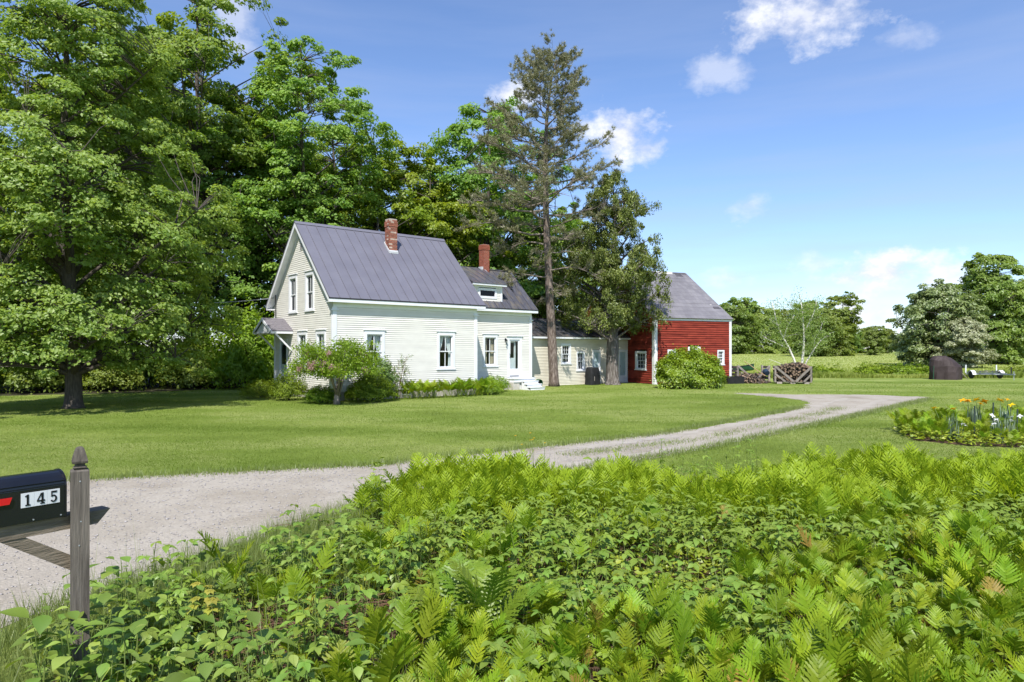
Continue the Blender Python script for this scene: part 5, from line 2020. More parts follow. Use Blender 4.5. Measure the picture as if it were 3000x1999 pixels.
m = MB()
m.extrude([(-0.50, y, z) for y, z in mb_profile()], (0.498, 0, 0))
body = m.build('body', 'gloss_black', box)
for x in (-0.012, -0.505):
    m = MB()
    m.extrude([(x, y, z) for y, z in mb_profile(0.004)], (0.010, 0, 0))
    m.build('rim', 'gloss_black', box)
for z in (1.352, 1.333):
    MB().tube([(-0.49, -0.001, z), (-0.013, -0.001, z)], 0.003, 6).build('rolled_bead', 'gloss_black', body)
for x in (-0.03, -0.16, -0.33):
    MB().tube([(x, 0.001, 1.166), (x, -0.003, 1.166)], 0.004, 8).build('rivet', 'galvanized', box)
m = MB()
m.extrude([(-0.44, -0.006, 1.266), (-0.27, -0.006, 1.266), (-0.258, -0.006, 1.300), (-0.44, -0.006, 1.300)], (0, -0.004, 0))
flag = m.build('flag', 'red_paint', box)


def digit(d, mb, x0, z0, w, hh, y):
    def q(pts):
        mb.extrude([(x0 + p[0] * w, y, z0 + p[1] * hh) for p in pts], (0, -0.0016, 0))
    if d == 1:
        q([(0.22, 0), (0.80, 0), (0.80, 0.10), (0.62, 0.13), (0.62, 1.0), (0.48, 1.0), (0.20, 0.88), (0.20, 0.80), (0.38, 0.82), (0.38, 0.13), (0.22, 0.10)])
    elif d == 4:
        q([(0.56, 0.10), (0.80, 0.10), (0.80, 0.22), (0.56, 0.22)])
        q([(0.42, 0), (0.94, 0), (0.94, 0.099), (0.42, 0.099)])
        q([(0.04, 0.221), (0.97, 0.221), (0.97, 0.35), (0.04, 0.35)])
        q([(0.56, 0.351), (0.80, 0.351), (0.80, 1.0), (0.66, 1.0), (0.56, 0.86)])
        q([(0.04, 0.351), (0.19, 0.351), (0.559, 0.84), (0.559, 1.0), (0.52, 1.0)])
    else:
        q([(0.20, 0.84), (0.86, 0.84), (0.90, 1.0), (0.20, 1.0)])
        q([(0.20, 0.52), (0.32, 0.55), (0.32, 0.839), (0.20, 0.839)])
        n = 14
        cx, cz = 0.47, 0.32
        out, inn = [], []
        for k in range(n + 1):
            a = R(140 - k * (140 + 150) / n)
            out.append((cx + 0.42 * math.cos(a), cz + 0.335 * math.sin(a)))
            inn.append((cx + 0.20 * math.cos(a), cz + 0.215 * math.sin(a)))
        q(out + inn[::-1])


for i, dg in enumerate((1, 4, 5)):
    x0 = -0.217 + i * 0.0605
    t_ = MB().box((x0, -0.0035, 1.236), (x0 + 0.0597, -0.0008, 1.311)).build('number_tile', 'tile_white', box)
    m = MB()
    digit(dg, m, x0 + 0.010, 1.244, 0.040, 0.059, -0.0040)
    m.build('digit', 'digit_black', t_)

# ------------------------------------------------------------------ things round the house
st = empty('entry_steps', HP, HOUSE_TH)
tag(st, 'white painted wooden landing and steps below the storm door', 'steps')
MB().box((10.96, 1.72, 0.575), (12.47, 2.24, 0.63)).build('landing', 'white', st)
MB().box((11.0, 1.76, 0.40), (12.43, 2.22, 0.573)).build('landing_frame', 'white', st)
MB().box((10.98, 1.80, 0.0), (11.40, 2.21, 0.398)).build('pier', 'foundation', st)
MB().box((11.402, 1.85, 0.0), (12.38, 2.20, 0.398)).build('skirt', 'white_worn', st)
for k in range(3):
    y1 = 1.72 - 0.26 * k
    zt = 0.47 - 0.155 * k
    MB().box((11.44, y1 - 0.29, zt - 0.03), (12.47, y1 - 0.005, zt)).build('tread', 'white', st)
    MB().box((11.46, y1 - 0.255, max(zt - 0.155, 0.0)), (12.45, y1 - 0.235, zt - 0.031)).build('riser', 'white', st)
for x in (11.47, 12.41):
    m = MB()
    m.extrude([(x, 1.70, 0.0), (x, 1.70, 0.43), (x, 1.21, 0.12), (x, 1.05, 0.0)], (0.03, 0, 0))
    m.build('stringer', 'white', st)

ln = empty('wall_lantern', hp(10.78, 2.25, 2.55), HOUSE_TH)
tag(ln, 'black carriage lantern on the wall beside the storm door', 'lamp')
MB().box((-0.05, -0.035, 0.03), (0.05, -0.019, 0.20)).build('back_plate', 'black_metal', ln)
MB().tube([(0, -0.03, 0.14), (0, -0.10, 0.17), (0, -0.13, 0.12)], 0.012, 6).build('arm', 'black_metal', ln)
m = MB()
m.lathe([(0.03, 0.12), (0.065, 0.08), (0.07, 0.075), (0.06, 0.07)], (0, -0.13, 0), 8)
m.build('cap', 'black_metal', ln)
m = MB()
m.lathe([(0.058, 0.069), (0.036, -0.10)], (0, -0.13, 0), 8)
m.build('glass', 'glass_frost', ln)
m = MB()
m.lathe([(0.04, -0.101), (0.044, -0.115), (0.02, -0.135)], (0, -0.13, 0), 8)
m.build('base', 'black_metal', ln)
for k in range(4):
    a = math.pi / 4 + k * math.pi / 2
    MB().tube([(0.061 * math.cos(a), -0.13 + 0.061 * math.sin(a), 0.069), (0.039 * math.cos(a), -0.13 + 0.039 * math.sin(a), -0.10)], 0.005, 4).build('bar', 'black_metal', ln)

hs = empty('garden_hose', hp(13.25, 2.35, 0), HOUSE_TH)
tag(hs, 'coiled green garden hose standing at the right of the white steps', 'hose')
m = MB()
pts = []
for k in range(6 * 20):
    a = 2 * math.pi * k / 20
    rr = 0.20 + 0.02 * math.sin(k * 0.31)
    pts.append((rr * math.cos(a), -0.12 + 0.24 * (k / 120), 0.25 + rr * 1.05 * math.sin(a)))
m.tube(pts, 0.018, 6)
m.build('coil', 'hose_green', hs)
m = MB()
m.lathe([(0.21, -0.16), (0.22, -0.15), (0.22, -0.14), (0.05, -0.138)], (0, 0, 0), 16)
o = m.build('reel_side', 'black_metal', hs)
o.rotation_euler = (R(90), 0, 0)
o.location = (0, -0.02, 0.25)
m = MB().box((-0.12, -0.10, 0.0), (0.12, 0.10, 0.04))
m.build('reel_base', 'black_metal', hs)


def draped(w, d, hgt, seed, shrink=0.8, fl=1.06, n=28, rows=12, wrinkle=0.03, top=None):
    """A fabric cover over a boxy thing: rounded square rings stacked up, wrinkled, closed on top."""
    rng = random.Random(seed)
    mb = MB()
    ph = [rng.uniform(0, 6.28) for _ in range(6)]
    for i in range(rows + 1):
        t = i / rows
        s = fl + (1 - fl) * min(1, t * 4) if t < 0.25 else 1 - (1 - shrink) * max(0, (t - 0.55) / 0.45) ** 1.6
        for k in range(n):
            a = 2 * math.pi * k / n
            c, q = math.cos(a), math.sin(a)
            e = 0.38
            x = math.copysign(abs(c) ** e, c) * w / 2 * s
            y = math.copysign(abs(q) ** e, q) * d / 2 * s
            wr = wrinkle * (1 - 0.6 * t) * (math.sin(7 * a + ph[0] + 2 * t) + 0.7 * math.sin(13 * a + ph[1] - 5 * t) + 0.5 * math.sin(5 * a + 9 * t + ph[2]))
            z = hgt * t
            if top:
                z = t * top(x, y)
            mb.v.append((x * (1 + wr), y * (1 + wr), z + (0.012 * math.sin(3 * a + ph[3]) if i == rows else 0)))
    for i in range(rows):
        for k in range(n):
            mb.f.append((i * n + k, i * n + (k + 1) % n, (i + 1) * n + (k + 1) % n, (i + 1) * n + k))
    q = rows * n
    ci = len(mb.v)
    vs_ = mb.v[q:q + n]
    mb.v.append((sum(v[0] for v in vs_) / n, sum(v[1] for v in vs_) / n, sum(v[2] for v in vs_) / n + 0.01))
    for k in range(n):
        mb.f.append((q + k, q + (k + 1) % n, ci))
    return mb


g = empty('grill', hp(18.35, 3.15, 0), HOUSE_TH + 0.05)
tag(g, 'barbecue grill under a black cover in front of the shed window', 'grill')
draped(0.88, 0.62, 1.06, 3, shrink=0.80, wrinkle=0.012, rows=14).build('cover', 'cover_black', g, smooth=True)
MB().box((-0.06, -0.262, 0.935), (0.08, -0.255, 0.965)).build('label_patch', 'tile_white', g)
MB().box((-0.20, -0.318, 0.25), (-0.15, -0.310, 0.52)).build('strap', 'gray_wood', g)

# service wire from the wood to the gable
wr = MB()
a_, b_ = Vector(hp(-0.14, 6.35, 4.62)), Vector((-22.0, 33.5, 4.95))
pts = []
for k in range(25):
    t = k / 24
    p = a_.lerp(b_, t)
    p.z -= 1.5 * t * (1 - t)
    pts.append(p)
w_ = wr.tube(pts, 0.016, 5).build('service_wire', 'galvanized')
tag(w_, 'grey overhead service wire running from the wood to the gable eave', 'wire')
mst = MB().tube([hp(-0.10, 6.30, 3.2), hp(-0.10, 6.30, 4.75), hp(-0.16, 6.32, 4.84), hp(-0.22, 6.34, 4.78)], 0.022, 7).build('wire_mast', 'black_metal')
tag(mst, 'short black conduit bracket where the service wire meets the gable', 'conduit')

# dark planter box by the bush
pb = empty('planter_box', (14.05, 43.4, 0), 0.35)
tag(pb, 'low black wooden box between the bright bush and the firewood heap', 'box')
for (a, b) in (((-0.62, -0.32, 0.0), (0.62, -0.28, 0.46)), ((-0.62, 0.28, 0.0), (0.62, 0.32, 0.46)), ((-0.62, -0.279, 0.0), (-0.58, 0.279, 0.46)), ((0.58, -0.279, 0.0), (0.62, 0.279, 0.46))):
    MB().box(a, b).build('side_panel', 'cover_black', pb)
MB().box((-0.579, -0.279, 0.30), (0.579, 0.279, 0.34)).build('soil', 'litter', pb)


def logs(seed, boxes, n, L, r, name, label, loc, rz, pile=False):
    """Split firewood as one heap: too small to tell apart."""
    rnd = random.Random(seed)
    V, F, mi = [], [], []
    mb = MB()
    fm = []
    for i in range(n):
        bx = boxes[i % len(boxes)]
        if pile:
            x = rnd.gauss(0, bx[0])
            y = rnd.gauss(0, bx[1])
            hmax = bx[2] * max(0.05, 1 - (x / (2.1 * bx[0])) ** 2) * max(0.05, 1 - (y / (2.1 * bx[1])) ** 2)
            z = rnd.uniform(0.03, max(0.06, hmax))
            d = Vector((rnd.gauss(0, 1), rnd.gauss(0, 1), rnd.gauss(0, 0.35))).normalized()
        else:
            x = rnd.uniform(-bx[0], bx[0])
            z = rnd.uniform(0.16, bx[2] * (1 + 0.08 * math.sin(3 * x + 1)))
            y = rnd.uniform(-bx[1] * 0.62, bx[1] * 0.62)
            d = Vector((rnd.gauss(0, 0.22), 1, rnd.gauss(0, 0.15))).normalized() if rnd.random() < 0.75 else Vector((1, rnd.gauss(0, 0.3), rnd.gauss(0, 0.3))).normalized()
        c = Vector((x, y, z))
        f0 = len(mb.f)
        k = rnd.choice((3, 4, 4, 5))
        rr = r * rnd.uniform(0.7, 1.25)
        mb.tube([c - d * L / 2, c + d * L / 2], rr, k)
        fm += [0] * k + [1, 1]
        if rnd.random() < 0.45:
            fm[-(k + 2)] = 1
    me = mb.mesh(name, 'log_bark')
    me.materials.append(M('log_end'))
    me.polygons.foreach_set('material_index', fm)
    o = put(name, me, None, loc, (0, 0, rz))
    tag(o, label, 'firewood', None, 'stuff')
    return o


surf('brace_wood', (0.24, 0.21, 0.19), (0.16, 0.14, 0.125), 5.0, 0.9, objvar=0.2)


def crate(loc, rz, label, full=True):
    r = empty('firewood_crate', loc, rz)
    tag(r, label, 'crate')
    w, d, h_ = 1.05, 0.55, 1.12
    for x in (-w, w):
        for y in (-d, d):
            MB().box((x - 0.05, y - 0.05, 0.1), (x + 0.05, y + 0.05, h_)).build('post', 'gray_wood', r)
    for x in (-0.8, 0.0, 0.8):
        MB().box((x - 0.15, -d - 0.02, 0.0), (x + 0.15, d + 0.02, 0.098)).build('pallet_block', 'gray_wood', r)
    for k in range(7):
        y = -d + 0.06 + k * (2 * d - 0.12) / 6
        MB().box((-w - 0.04, y - 0.07, 0.10), (w + 0.04, y + 0.07, 0.125)).build('deck_board', 'gray_wood', r)
    MB().beam((-w, -d - 0.065, h_ - 0.02), (0.05, -d - 0.065, 0.14), 0.13, 0.03, up=(0, 1, 0)).build('brace', 'brace_wood', r)
    MB().beam((w, -d - 0.065, h_ - 0.05), (0.14, -d - 0.065, 0.14), 0.13, 0.03, up=(0, 1, 0)).build('brace', 'brace_wood', r)
    if full:
        MB().beam((-w, -d - 0.068, 0.62), (-0.45, -d - 0.068, 0.14), 0.11, 0.03, up=(0, 1, 0)).build('brace', 'brace_wood', r)
        MB().beam((w, -d - 0.068, 0.60), (0.62, -d - 0.068, 0.14), 0.11, 0.03, up=(0, 1, 0)).build('brace', 'brace_wood', r)
    for xs in ((w + 0.066,) if full else (w + 0.066, -w - 0.066)):
        for k in range(4):
            z = 0.2 + k * 0.24
            MB().box((xs - 0.014, -d - 0.04, z), (xs + 0.014, d + 0.04, z + 0.16)).build('slat', 'cover_black' if full else 'gray_wood', r)
    return r


CR = 0.30
crate((17.9, 43.6, 0), -CR, 'slatted wooden crate filled high with split firewood, below the birch')
o = logs(3, [(0.98, 0.50, 1.22)], 520, 0.42, 0.065, 'firewood', 'split firewood heaped in the full crate below the birch', (17.9, 43.6, 0), -CR)
crate((15.9, 45.6, 0), 0.05, 'half-empty wooden crate with leaning boards behind the loose firewood', full=False)
logs(4, [(0.9, 0.45, 0.5)], 150, 0.42, 0.065, 'firewood', 'low layer of firewood left in the half-empty crate', (15.9, 45.6, 0), 0.05)
logs(5, [(0.52, 0.40, 0.62)], 150, 0.42, 0.06, 'firewood', 'loose heap of split firewood spilled on the grass', (15.35, 44.2, 0), 0.0, pile=True)
tag(MB().beam((15.3, 45.0, 1.42), (16.55, 44.6, 0.45), 0.03, 0.09, up=(0, 1, 0)).build('plank', 'tan_wood'), 'long pale plank leaning across the half-empty crate', 'plank')
bk = empty('bucket', (16.75, 44.75, 0), 0)
tag(bk, 'dark blue tub tipped among the firewood crates', 'bucket')
m = MB()
m.lathe([(0.16, 0.0), (0.20, 0.30), (0.21, 0.31), (0.19, 0.31), (0.15, 0.02)], (0, 0, 0), 14)
o = m.build('tub', surf('tub_blue', (0.02, 0.035, 0.06), (0.03, 0.05, 0.08), 4, 0.5), bk)
o.rotation_euler = (R(-70), 0, 0.2)
o.location = (0, 0, 0.62)

# green canoe on trestles behind the barn corner
cn = empty('canoe', (15.3, 49.5, 0), 0.15)
tag(cn, 'dark green canoe lying behind the barn corner', 'canoe')
m = MB()
ns, nr_ = 16, 9
for i in range(ns + 1):
    t = -1 + 2 * i / ns
    hw = 0.44 * (1 - abs(t) ** 2.2) + 0.01
    rise = 0.22 * abs(t) ** 3
    for k in range(nr_):
        a = math.pi * k / (nr_ - 1)
        m.v.append((t * 2.4, -math.cos(a) * hw, 0.92 + rise - math.sin(a) ** 0.7 * (0.36 + rise * 0.4)))
for i in range(ns):
    for k in range(nr_ - 1):
        q = i * nr_ + k
        m.f.append((q, q + 1, q + nr_ + 1, q + nr_))
m.build('hull', 'canoe_green', cn, smooth=True)
for sgn in (-1, 1):
    m = MB()
    m.tube([((-1 + 2 * i / 16) * 2.4, sgn * (0.44 * (1 - abs(-1 + 2 * i / 16) ** 2.2) + 0.01), 0.925 + 0.22 * abs(-1 + 2 * i / 16) ** 3) for i in range(17)], 0.018, 5)
    m.build('gunwale', 'black_metal', cn)
for x in (-1.2, 1.2):
    tr_ = MB().box((x - 0.04, -0.5, 0.46), (x + 0.04, 0.5, 0.56))
    tr_.build('trestle', 'gray_wood', cn)
    for sy in (-1, 1):
        MB().beam((x, sy * 0.42, 0.46), (x + 0.12, sy * 0.5, 0), 0.05, 0.05).build('trestle_leg', 'gray_wood', cn)

# tarp-covered heap
tp_ = empty('tarped_heap', (31.6, 49.8, 0), -0.35)
tag(tp_, 'machine hidden under a dark brown tarp at the edge of the tall grass', 'tarp')


def tarp_mesh():
    """Cloth over a machine: three irregular outlines joined by straight folds."""
    n = 24
    rings = [  # (height, outline radii at equal angles round the heap, centre x)
        (0.0, [1.02, 0.95, 0.92, 0.80, 0.86, 0.98, 0.92, 1.0, 0.86, 0.95, 1.05, 0.9]),
        (0.55, [1.08, 0.98, 0.86, 0.78, 0.84, 0.98, 1.02, 0.96, 0.84, 0.88, 0.98, 0.98]),
        (0.98, [1.06, 0.86, 0.78, 0.70, 0.80, 1.0, 1.02, 0.94, 0.78, 0.78, 0.90, 0.98]),
        (1.42, [0.62, 0.55, 0.56, 0.55, 0.70, 0.94, 0.98, 0.88, 0.66, 0.56, 0.58, 0.58]),
        (1.66, [0.34, 0.30, 0.32, 0.34, 0.48, 0.72, 0.80, 0.62, 0.42, 0.32, 0.30, 0.32]),
        (1.70, [0.10, 0.09, 0.10, 0.11, 0.16, 0.26, 0.30, 0.22, 0.14, 0.10, 0.09, 0.10])]
    mb = MB()
    sub_ = 1
    rows = []
    for i in range(len(rings) - 1):
        for q in range(sub_):
            rows.append((i, q / sub_))
    rows.append((len(rings) - 2, 1.0))
    for (i, f) in rows:
        z = rings[i][0] * (1 - f) + rings[i + 1][0] * f
        for k in range(n):
            a = 2 * math.pi * k / n
            p = k / n * 12
            j = int(p) % 12
            g = p - int(p)
            r0 = rings[i][1][j] * (1 - g) + rings[i][1][(j + 1) % 12] * g
            r1 = rings[i + 1][1][j] * (1 - g) + rings[i + 1][1][(j + 1) % 12] * g
            r = r0 * (1 - f) + r1 * f
            low = max(0.0, 1 - z / 1.2)
            r *= 1 + low * (0.05 * math.sin(5 * a + 3 * z) + 0.06 * math.sin(11 * a - 2 * z + 1))
            zz = z + (0.05 * math.sin(4 * a + 1) * (z / 1.7)) - 0.10 * max(0, math.cos(a)) * (z / 1.7)
            mb.v.append((r * math.cos(a), r * math.sin(a) * 0.85, zz))
    for i in range(len(rows) - 1):
        for k in range(n):
            mb.f.append((i * n + k, i * n + (k + 1) % n, (i + 1) * n + (k + 1) % n, (i + 1) * n + k))
    q = (len(rows) - 1) * n
    mb.f.append(tuple(range(q, q + n)))
    return mb


tarp_mesh().build('cover', 'tarp', tp_)
MB().tube([(0.95, -0.2, 0.55), (1.35, -0.35, 0.03)], 0.02, 5).build('tie_rope', 'gray_wood', tp_)
MB().tube([(-0.86, -0.70, 1.0), (-0.93, -0.88, 0.02)], 0.018, 5).build('tie_strap', 'hose_green', tp_)

# boat trailer
tl = empty('boat_trailer', (35.8, 51.2, 0), 0.0)
tag(tl, 'empty galvanized boat trailer with white guide posts parked in the grass', 'trailer')
for sx in (-1, 1):
    wh = MB()
    prof_ = [(0.10, -0.09), (0.24, -0.085), (0.27, -0.05), (0.27, 0.05), (0.24, 0.085), (0.10, 0.09)]
    wh.lathe(prof_, (0, 0, 0), 18)
    o = wh.build('wheel', 'rubber', tl, smooth=False)
    o.rotation_euler = (0, R(90), 0)
    o.location = (sx * 1.08, 0.4, 0.27)
    hb = MB()
    hb.lathe([(0.14, 0.0), (0.14, 0.012), (0.05, 0.03)], (0, 0, 0.09), 12)
    hb.build('rim', 'galvanized', o)
    f = MB()
    for k in range(9):
        a = math.pi * k / 8
        for x in (sx * 1.08 - 0.14, sx * 1.08 + 0.14):
            f.v.append((x, 0.4 + 0.36 * math.cos(a), 0.30 + 0.33 * math.sin(a)))
    for k in range(8):
        f.f.append((2 * k, 2 * k + 1, 2 * k + 3, 2 * k + 2))
    f.build('fender', 'white', tl)
    MB().tube([(sx * 1.18, 0.9, 0.42), (sx * 1.16, 0.9, 1.02)], 0.045, 8).build('guide_post', 'white', tl)
    MB().beam((sx * 0.62, 1.5, 0.40), (sx * 0.42, -1.2, 0.40), 0.06, 0.10).build('frame_rail', 'galvanized', tl)
    MB().beam((sx * 0.48, 1.2, 0.56), (sx * 0.44, -0.4, 0.56), 0.08, 0.06).build('bunk', 'gray_wood', tl)
    MB().box((sx * 0.46 - 0.03, 0.3, 0.45), (sx * 0.46 + 0.03, 0.36, 0.53)).build('bunk_bracket', 'galvanized', tl)
MB().box((-1.0, 0.36, 0.30), (1.0, 0.44, 0.36)).build('axle', 'galvanized', tl)
MB().box((-1.18, 0.86, 0.36), (1.18, 0.94, 0.43)).build('cross_member', 'galvanized', tl)
MB().box((-0.50, -1.16, 0.335), (0.50, -1.08, 0.40)).build('cross_member', 'galvanized', tl)
MB().beam((0, -0.9, 0.36), (0, -2.6, 0.40), 0.07, 0.09).build('tongue', 'galvanized', tl)
MB().tube([(0, -2.25, 0.45), (0, -2.25, 0.92)], 0.045, 8).build('winch_post', 'black_metal', tl)
MB().tube([(0, -2.5, 0.0), (0, -2.5, 0.62)], 0.028, 8).build('jack', 'galvanized', tl)


# ------------------------------------------------------------------ low plants
def strip_leaf(base, direc, nrm_, L, W, prof, lobes=0.0, droop=0.15, fold=0.25, curl=0.0):
    """One blade: stations across a midrib, slightly folded. Returns verts, tri faces."""
    n = len(prof) - 1
    d = np.array(direc, float)
    d /= np.linalg.norm(d)
    u = np.array(nrm_, float)
    u = u - d * u.dot(d)
    u /= np.linalg.norm(u)
    s = np.cross(d, u)
    V, F = [], []
    for k in range(n + 1):
        q = k / n
        c = np.array(base) + d * (L * q) - u * (droop * L * q * q)
        w = W * prof[k] * 0.5
        if lobes:
            w *= 1 + lobes * (1 if k % 2 else -1)
        V += [c - s * w + u * (fold * w), c, c + s * w + u * (fold * w)]
    for k in range(n):
        a = 3 * k
        F += [(a, a + 1, a + 4), (a, a + 4, a + 3), (a + 1, a + 2, a + 5), (a + 1, a + 5, a + 4)]
    return V, F


class Acc:
    def __init__(self):
        self.V, self.F, self.T = [], [], []
        self.n = 0

    def add(self, V, F, t):
        V = np.asarray(V, float)
        F = np.asarray(F, int)
        self.V.append(V)
        self.F.append(F + self.n)
        self.T.append(np.full(len(F), t))
        self.n += len(V)

    def arr(self):
        return np.concatenate(self.V), np.concatenate(self.F), np.concatenate(self.T)

    def mesh(self, name, mat):
        v, f, t = self.arr()
        return npmesh(name, v, f, mat, t)


def stalk(acc, pts, r, t):
    mb = MB()
    mb.tube(pts, r, 3, cap=False)
    F = []
    for q in mb.f:
        F += [(q[0], q[1], q[2]), (q[0], q[2], q[3])]
    acc.add(np.array(mb.v), F, t)


def frond(seed, L=0.36, stipe=0.30, pairs=10, hi=True, lady=False, hs=3):
    """A fern frond rising along +z and arching towards +y."""
    rnd = random.Random(seed)
    acc = Acc()
    phi0, bend = rnd.uniform(0.05, 0.22), rnd.uniform(0.25, 0.75)
    if lady:
        bend += 0.5
    tot = stipe + L
    N = 24
    P = [np.zeros(3)]
    Dn = []
    for k in range(N):
        ph = phi0 + bend * (k / N) ** 1.6
        d = np.array([0.03 * math.sin(seed + k * 0.2), math.sin(ph), math.cos(ph)])
        d /= np.linalg.norm(d)
        Dn.append(d)
        P.append(P[-1] + d * tot / N)
    Dn.append(Dn[-1])

    def at(q):
        i = min(int(q * N), N - 1)
        f = q * N - i
        return P[i] * (1 - f) + P[i + 1] * f, Dn[i]
    q0 = stipe / tot
    stalk(acc, [P[0], at(q0 * 0.5)[0], at(q0)[0], at((1 + q0) / 2)[0], P[-1]], [0.0042, 0.0036, 0.003, 0.002, 0.001], 0.75)
    if lady:
        prof = [0.5, 1, 0.45, 0.9, 0.4, 0.7, 0.3, 0.5, 0.0]
    elif hi:
        prof = [0.55, 0.9, 0.95, 1.05, 0.85, 0.9, 0.55, 0.5, 0.0]
    else:
        prof = [0.75, 1.0, 0.0]
    for i in range(pairs):
        t = (i + 0.3) / pairs
        q = q0 + (1 - q0) * t * 0.96
        c, d = at(q)
        if lady:
            ln_ = L * 0.26 * (math.sin(math.pi * min(1, 0.12 + t * 0.95)) ** 0.8) + 0.004
            wd = L * 0.062
        else:
            ln_ = L * 0.60 * ((1 - t) ** 0.70) * (0.86 if i == 0 else 1.0) + 0.012
            wd = L * (0.076 * (1 - t) ** 0.45 + 0.018)
        side = np.array([1.0, 0, 0])
        up = np.cross(side, d)
        if up[2] < 0:
            up = -up
        al = math.radians((30 if not lady else 10) + 34 * t)
        for sg in (-1, 1):
            dirn = side * sg * math.cos(al) + d * math.sin(al) + up * (rnd.uniform(0.05, 0.42) if not lady else rnd.uniform(-0.05, 0.2))
            V, F = strip_leaf(c, dirn, up + side * sg * rnd.uniform(-0.2, 0.2), ln_ * rnd.uniform(0.92, 1.06), wd, prof, 0.13 if hi and not lady else 0.0, rnd.uniform(0.02, 0.22), 0.20)
            acc.add(V, F, min(1, max(0, 0.5 + rnd.gauss(0, 0.14))))
    c, d = at(0.985)
    V, F = strip_leaf(c - d * 0.02, d, np.cross(np.array([1.0, 0, 0]), d), L * 0.08 + 0.015, L * 0.05, [1, 0.7, 0], 0, 0.1, 0.2)
    acc.add(V, F, 0.6)
    return acc


FR_HI = [frond(100 + i, L=0.20 + 0.022 * (i % 3), stipe=0.30 + 0.08 * (i % 2), pairs=9 + i % 3) for i in range(6)]
FR_HI_ME = [a.mesh('frond', 'fern') for a in FR_HI]
FR_BR_ME = [a.mesh('frond', 'fern_brown') for a in FR_HI]
FR_LO = [frond(200 + i, L=0.225, stipe=0.34, pairs=7, hi=False, hs=2).arr() for i in range(4)]
OV = [0.04, 0.62, 0.95, 1.0, 0.78, 0.40, 0.0]


def compound(seed, n=3, L=0.095, W=0.058, pet=0.08, mat='leafy', OV=OV):
    rnd = random.Random(seed)
    acc = Acc()
    e = np.array([0, pet, 0.035])
    stalk(acc, [(0, 0, 0), (0, pet * 0.5, 0.028), tuple(e)], [0.0022, 0.0018, 0.0014], 0.6)
    angs = {3: (-75, 0, 75), 5: (-95, -48, 0, 48, 95), 1: (0,)}[n]
    for a in angs:
        r = math.radians(a + rnd.uniform(-8, 8))
        d = np.array([math.sin(r), math.cos(r), rnd.uniform(-0.25, 0.15)])
        s = 1.0 if a == 0 else (0.86 if n == 3 else 0.8)
        V, F = strip_leaf(e, d, (rnd.uniform(-0.15, 0.15), 0, 1), L * s, W * s, OV, 0.0, rnd.uniform(0.18, 0.42), 0.28)
        acc.add(V, F, min(1, max(0, 0.5 + rnd.gauss(0, 0.18))))
    return acc


LF_ME, LF_ARR = {}, {}
for key, n_, L_, W_, p_, mt in (('leafy', 3, 0.088, 0.054, 0.07, 'leafy'), ('leafy5', 5, 0.082, 0.038, 0.06, 'leafy'), ('ovate', 1, 0.105, 0.068, 0.06, 'ovate')):
    aa = [compound(300 + i + len(LF_ME) * 10, n_, L_ * (0.9 + 0.1 * i), W_ * (0.9 + 0.1 * i), p_) for i in range(4)]
    LF_ME[key] = [a.mesh('leaf', mt) for a in aa]
    LF_ARR[key] = [compound(300 + i, n_, L_ * (0.9 + 0.1 * i), W_ * (0.9 + 0.1 * i), p_, OV=[0.05, 0.9, 0.75, 0.0]).arr() for i in range(4)]

STEM = []
for i in range(4):
    rnd_ = random.Random(400 + i)
    mb = MB()
    mb.tube([(0, 0, -0.02), (rnd_.uniform(-0.03, 0.03), rnd_.uniform(-0.03, 0.03), 0.5), (rnd_.uniform(-0.06, 0.06), rnd_.uniform(-0.06, 0.06), 1.0)], [0.006, 0.005, 0.003], 5)
    STEM.append(mb.mesh('stem', 'stem_green'))

rp = random.Random(99)


def zone(x, y):
    """Which plant grows at this spot of the bank."""
    if (x + 0.23) ** 2 + (y - 4.75) ** 2 < 0.42 ** 2:
        return None
    if -1.95 < x < -0.65 and 4.35 < y < 5.45 and rp.random() < 0.74:
        return None
    r = rp.random()
    if x < -0.75 - 0.12 * (y - 4):
        if y > 7.4:
            return 'fern' if r < 0.62 else ('leafy' if r < 0.9 else 'ovate')
        return 'ovate' if r < 0.58 else ('leafy' if r < 0.84 else ('leafy5' if r < 0.96 else 'fern'))
    if 1.95 < x < 3.1 and y > 8.1:
        return 'tall' if r < 0.8 else 'leafy'
    if y > 7.3 + 0.35 * math.sin(x * 1.3):
        return 'fern' if r < 0.92 else 'leafy'
    if y < 4.5 + 0.35 * math.sin(x * 2.1 + 1) - max(0, -x) * 0.25:
        return 'fern' if r < 0.74 else ('leafy' if r < 0.92 else 'leafy5')
    if x > 2.2 + 0.4 * math.sin(y * 2) and y < 5.9:
        return 'fern' if r < 0.66 else 'leafy'
    if 0.6 < x < 1.9 and 5.2 < y < 6.5:
        return 'leafy' if r < 0.30 else None
    return 'leafy' if r < 0.62 else ('leafy5' if r < 0.84 else ('fern' if r < 0.93 else None))


spots = {'fern': [], 'leafy': [], 'leafy5': [], 'ovate': [], 'tall': []}
step = 0.165
bx_, by_ = [], []
yy = 1.9
while yy < 10.1:
    xx = -3.4
    while xx < 10.0:
        bx_.append(xx + rp.uniform(-0.08, 0.08))
        by_.append(yy + rp.uniform(-0.08, 0.08))
        xx += step
    yy += step
bx_, by_ = np.array(bx_), np.array(by_)
ok = in_poly(bx_, by_, BANK) & (np.abs(bx_) < 0.75 * by_ + 1.1)
for x, y in zip(bx_[ok], by_[ok]):
    z_ = zone(x, y)
    if z_:
        spots[z_].append((x, y))


def visible(x, y):
    return abs(x) < 0.77 * y + 0.15 and y > 2.45


def xf(arr, M4, s):
    v, f, t = arr
    A = np.array(M4.to_3x3()) * s
    return v @ A.T + np.array(M4.translation), f, t


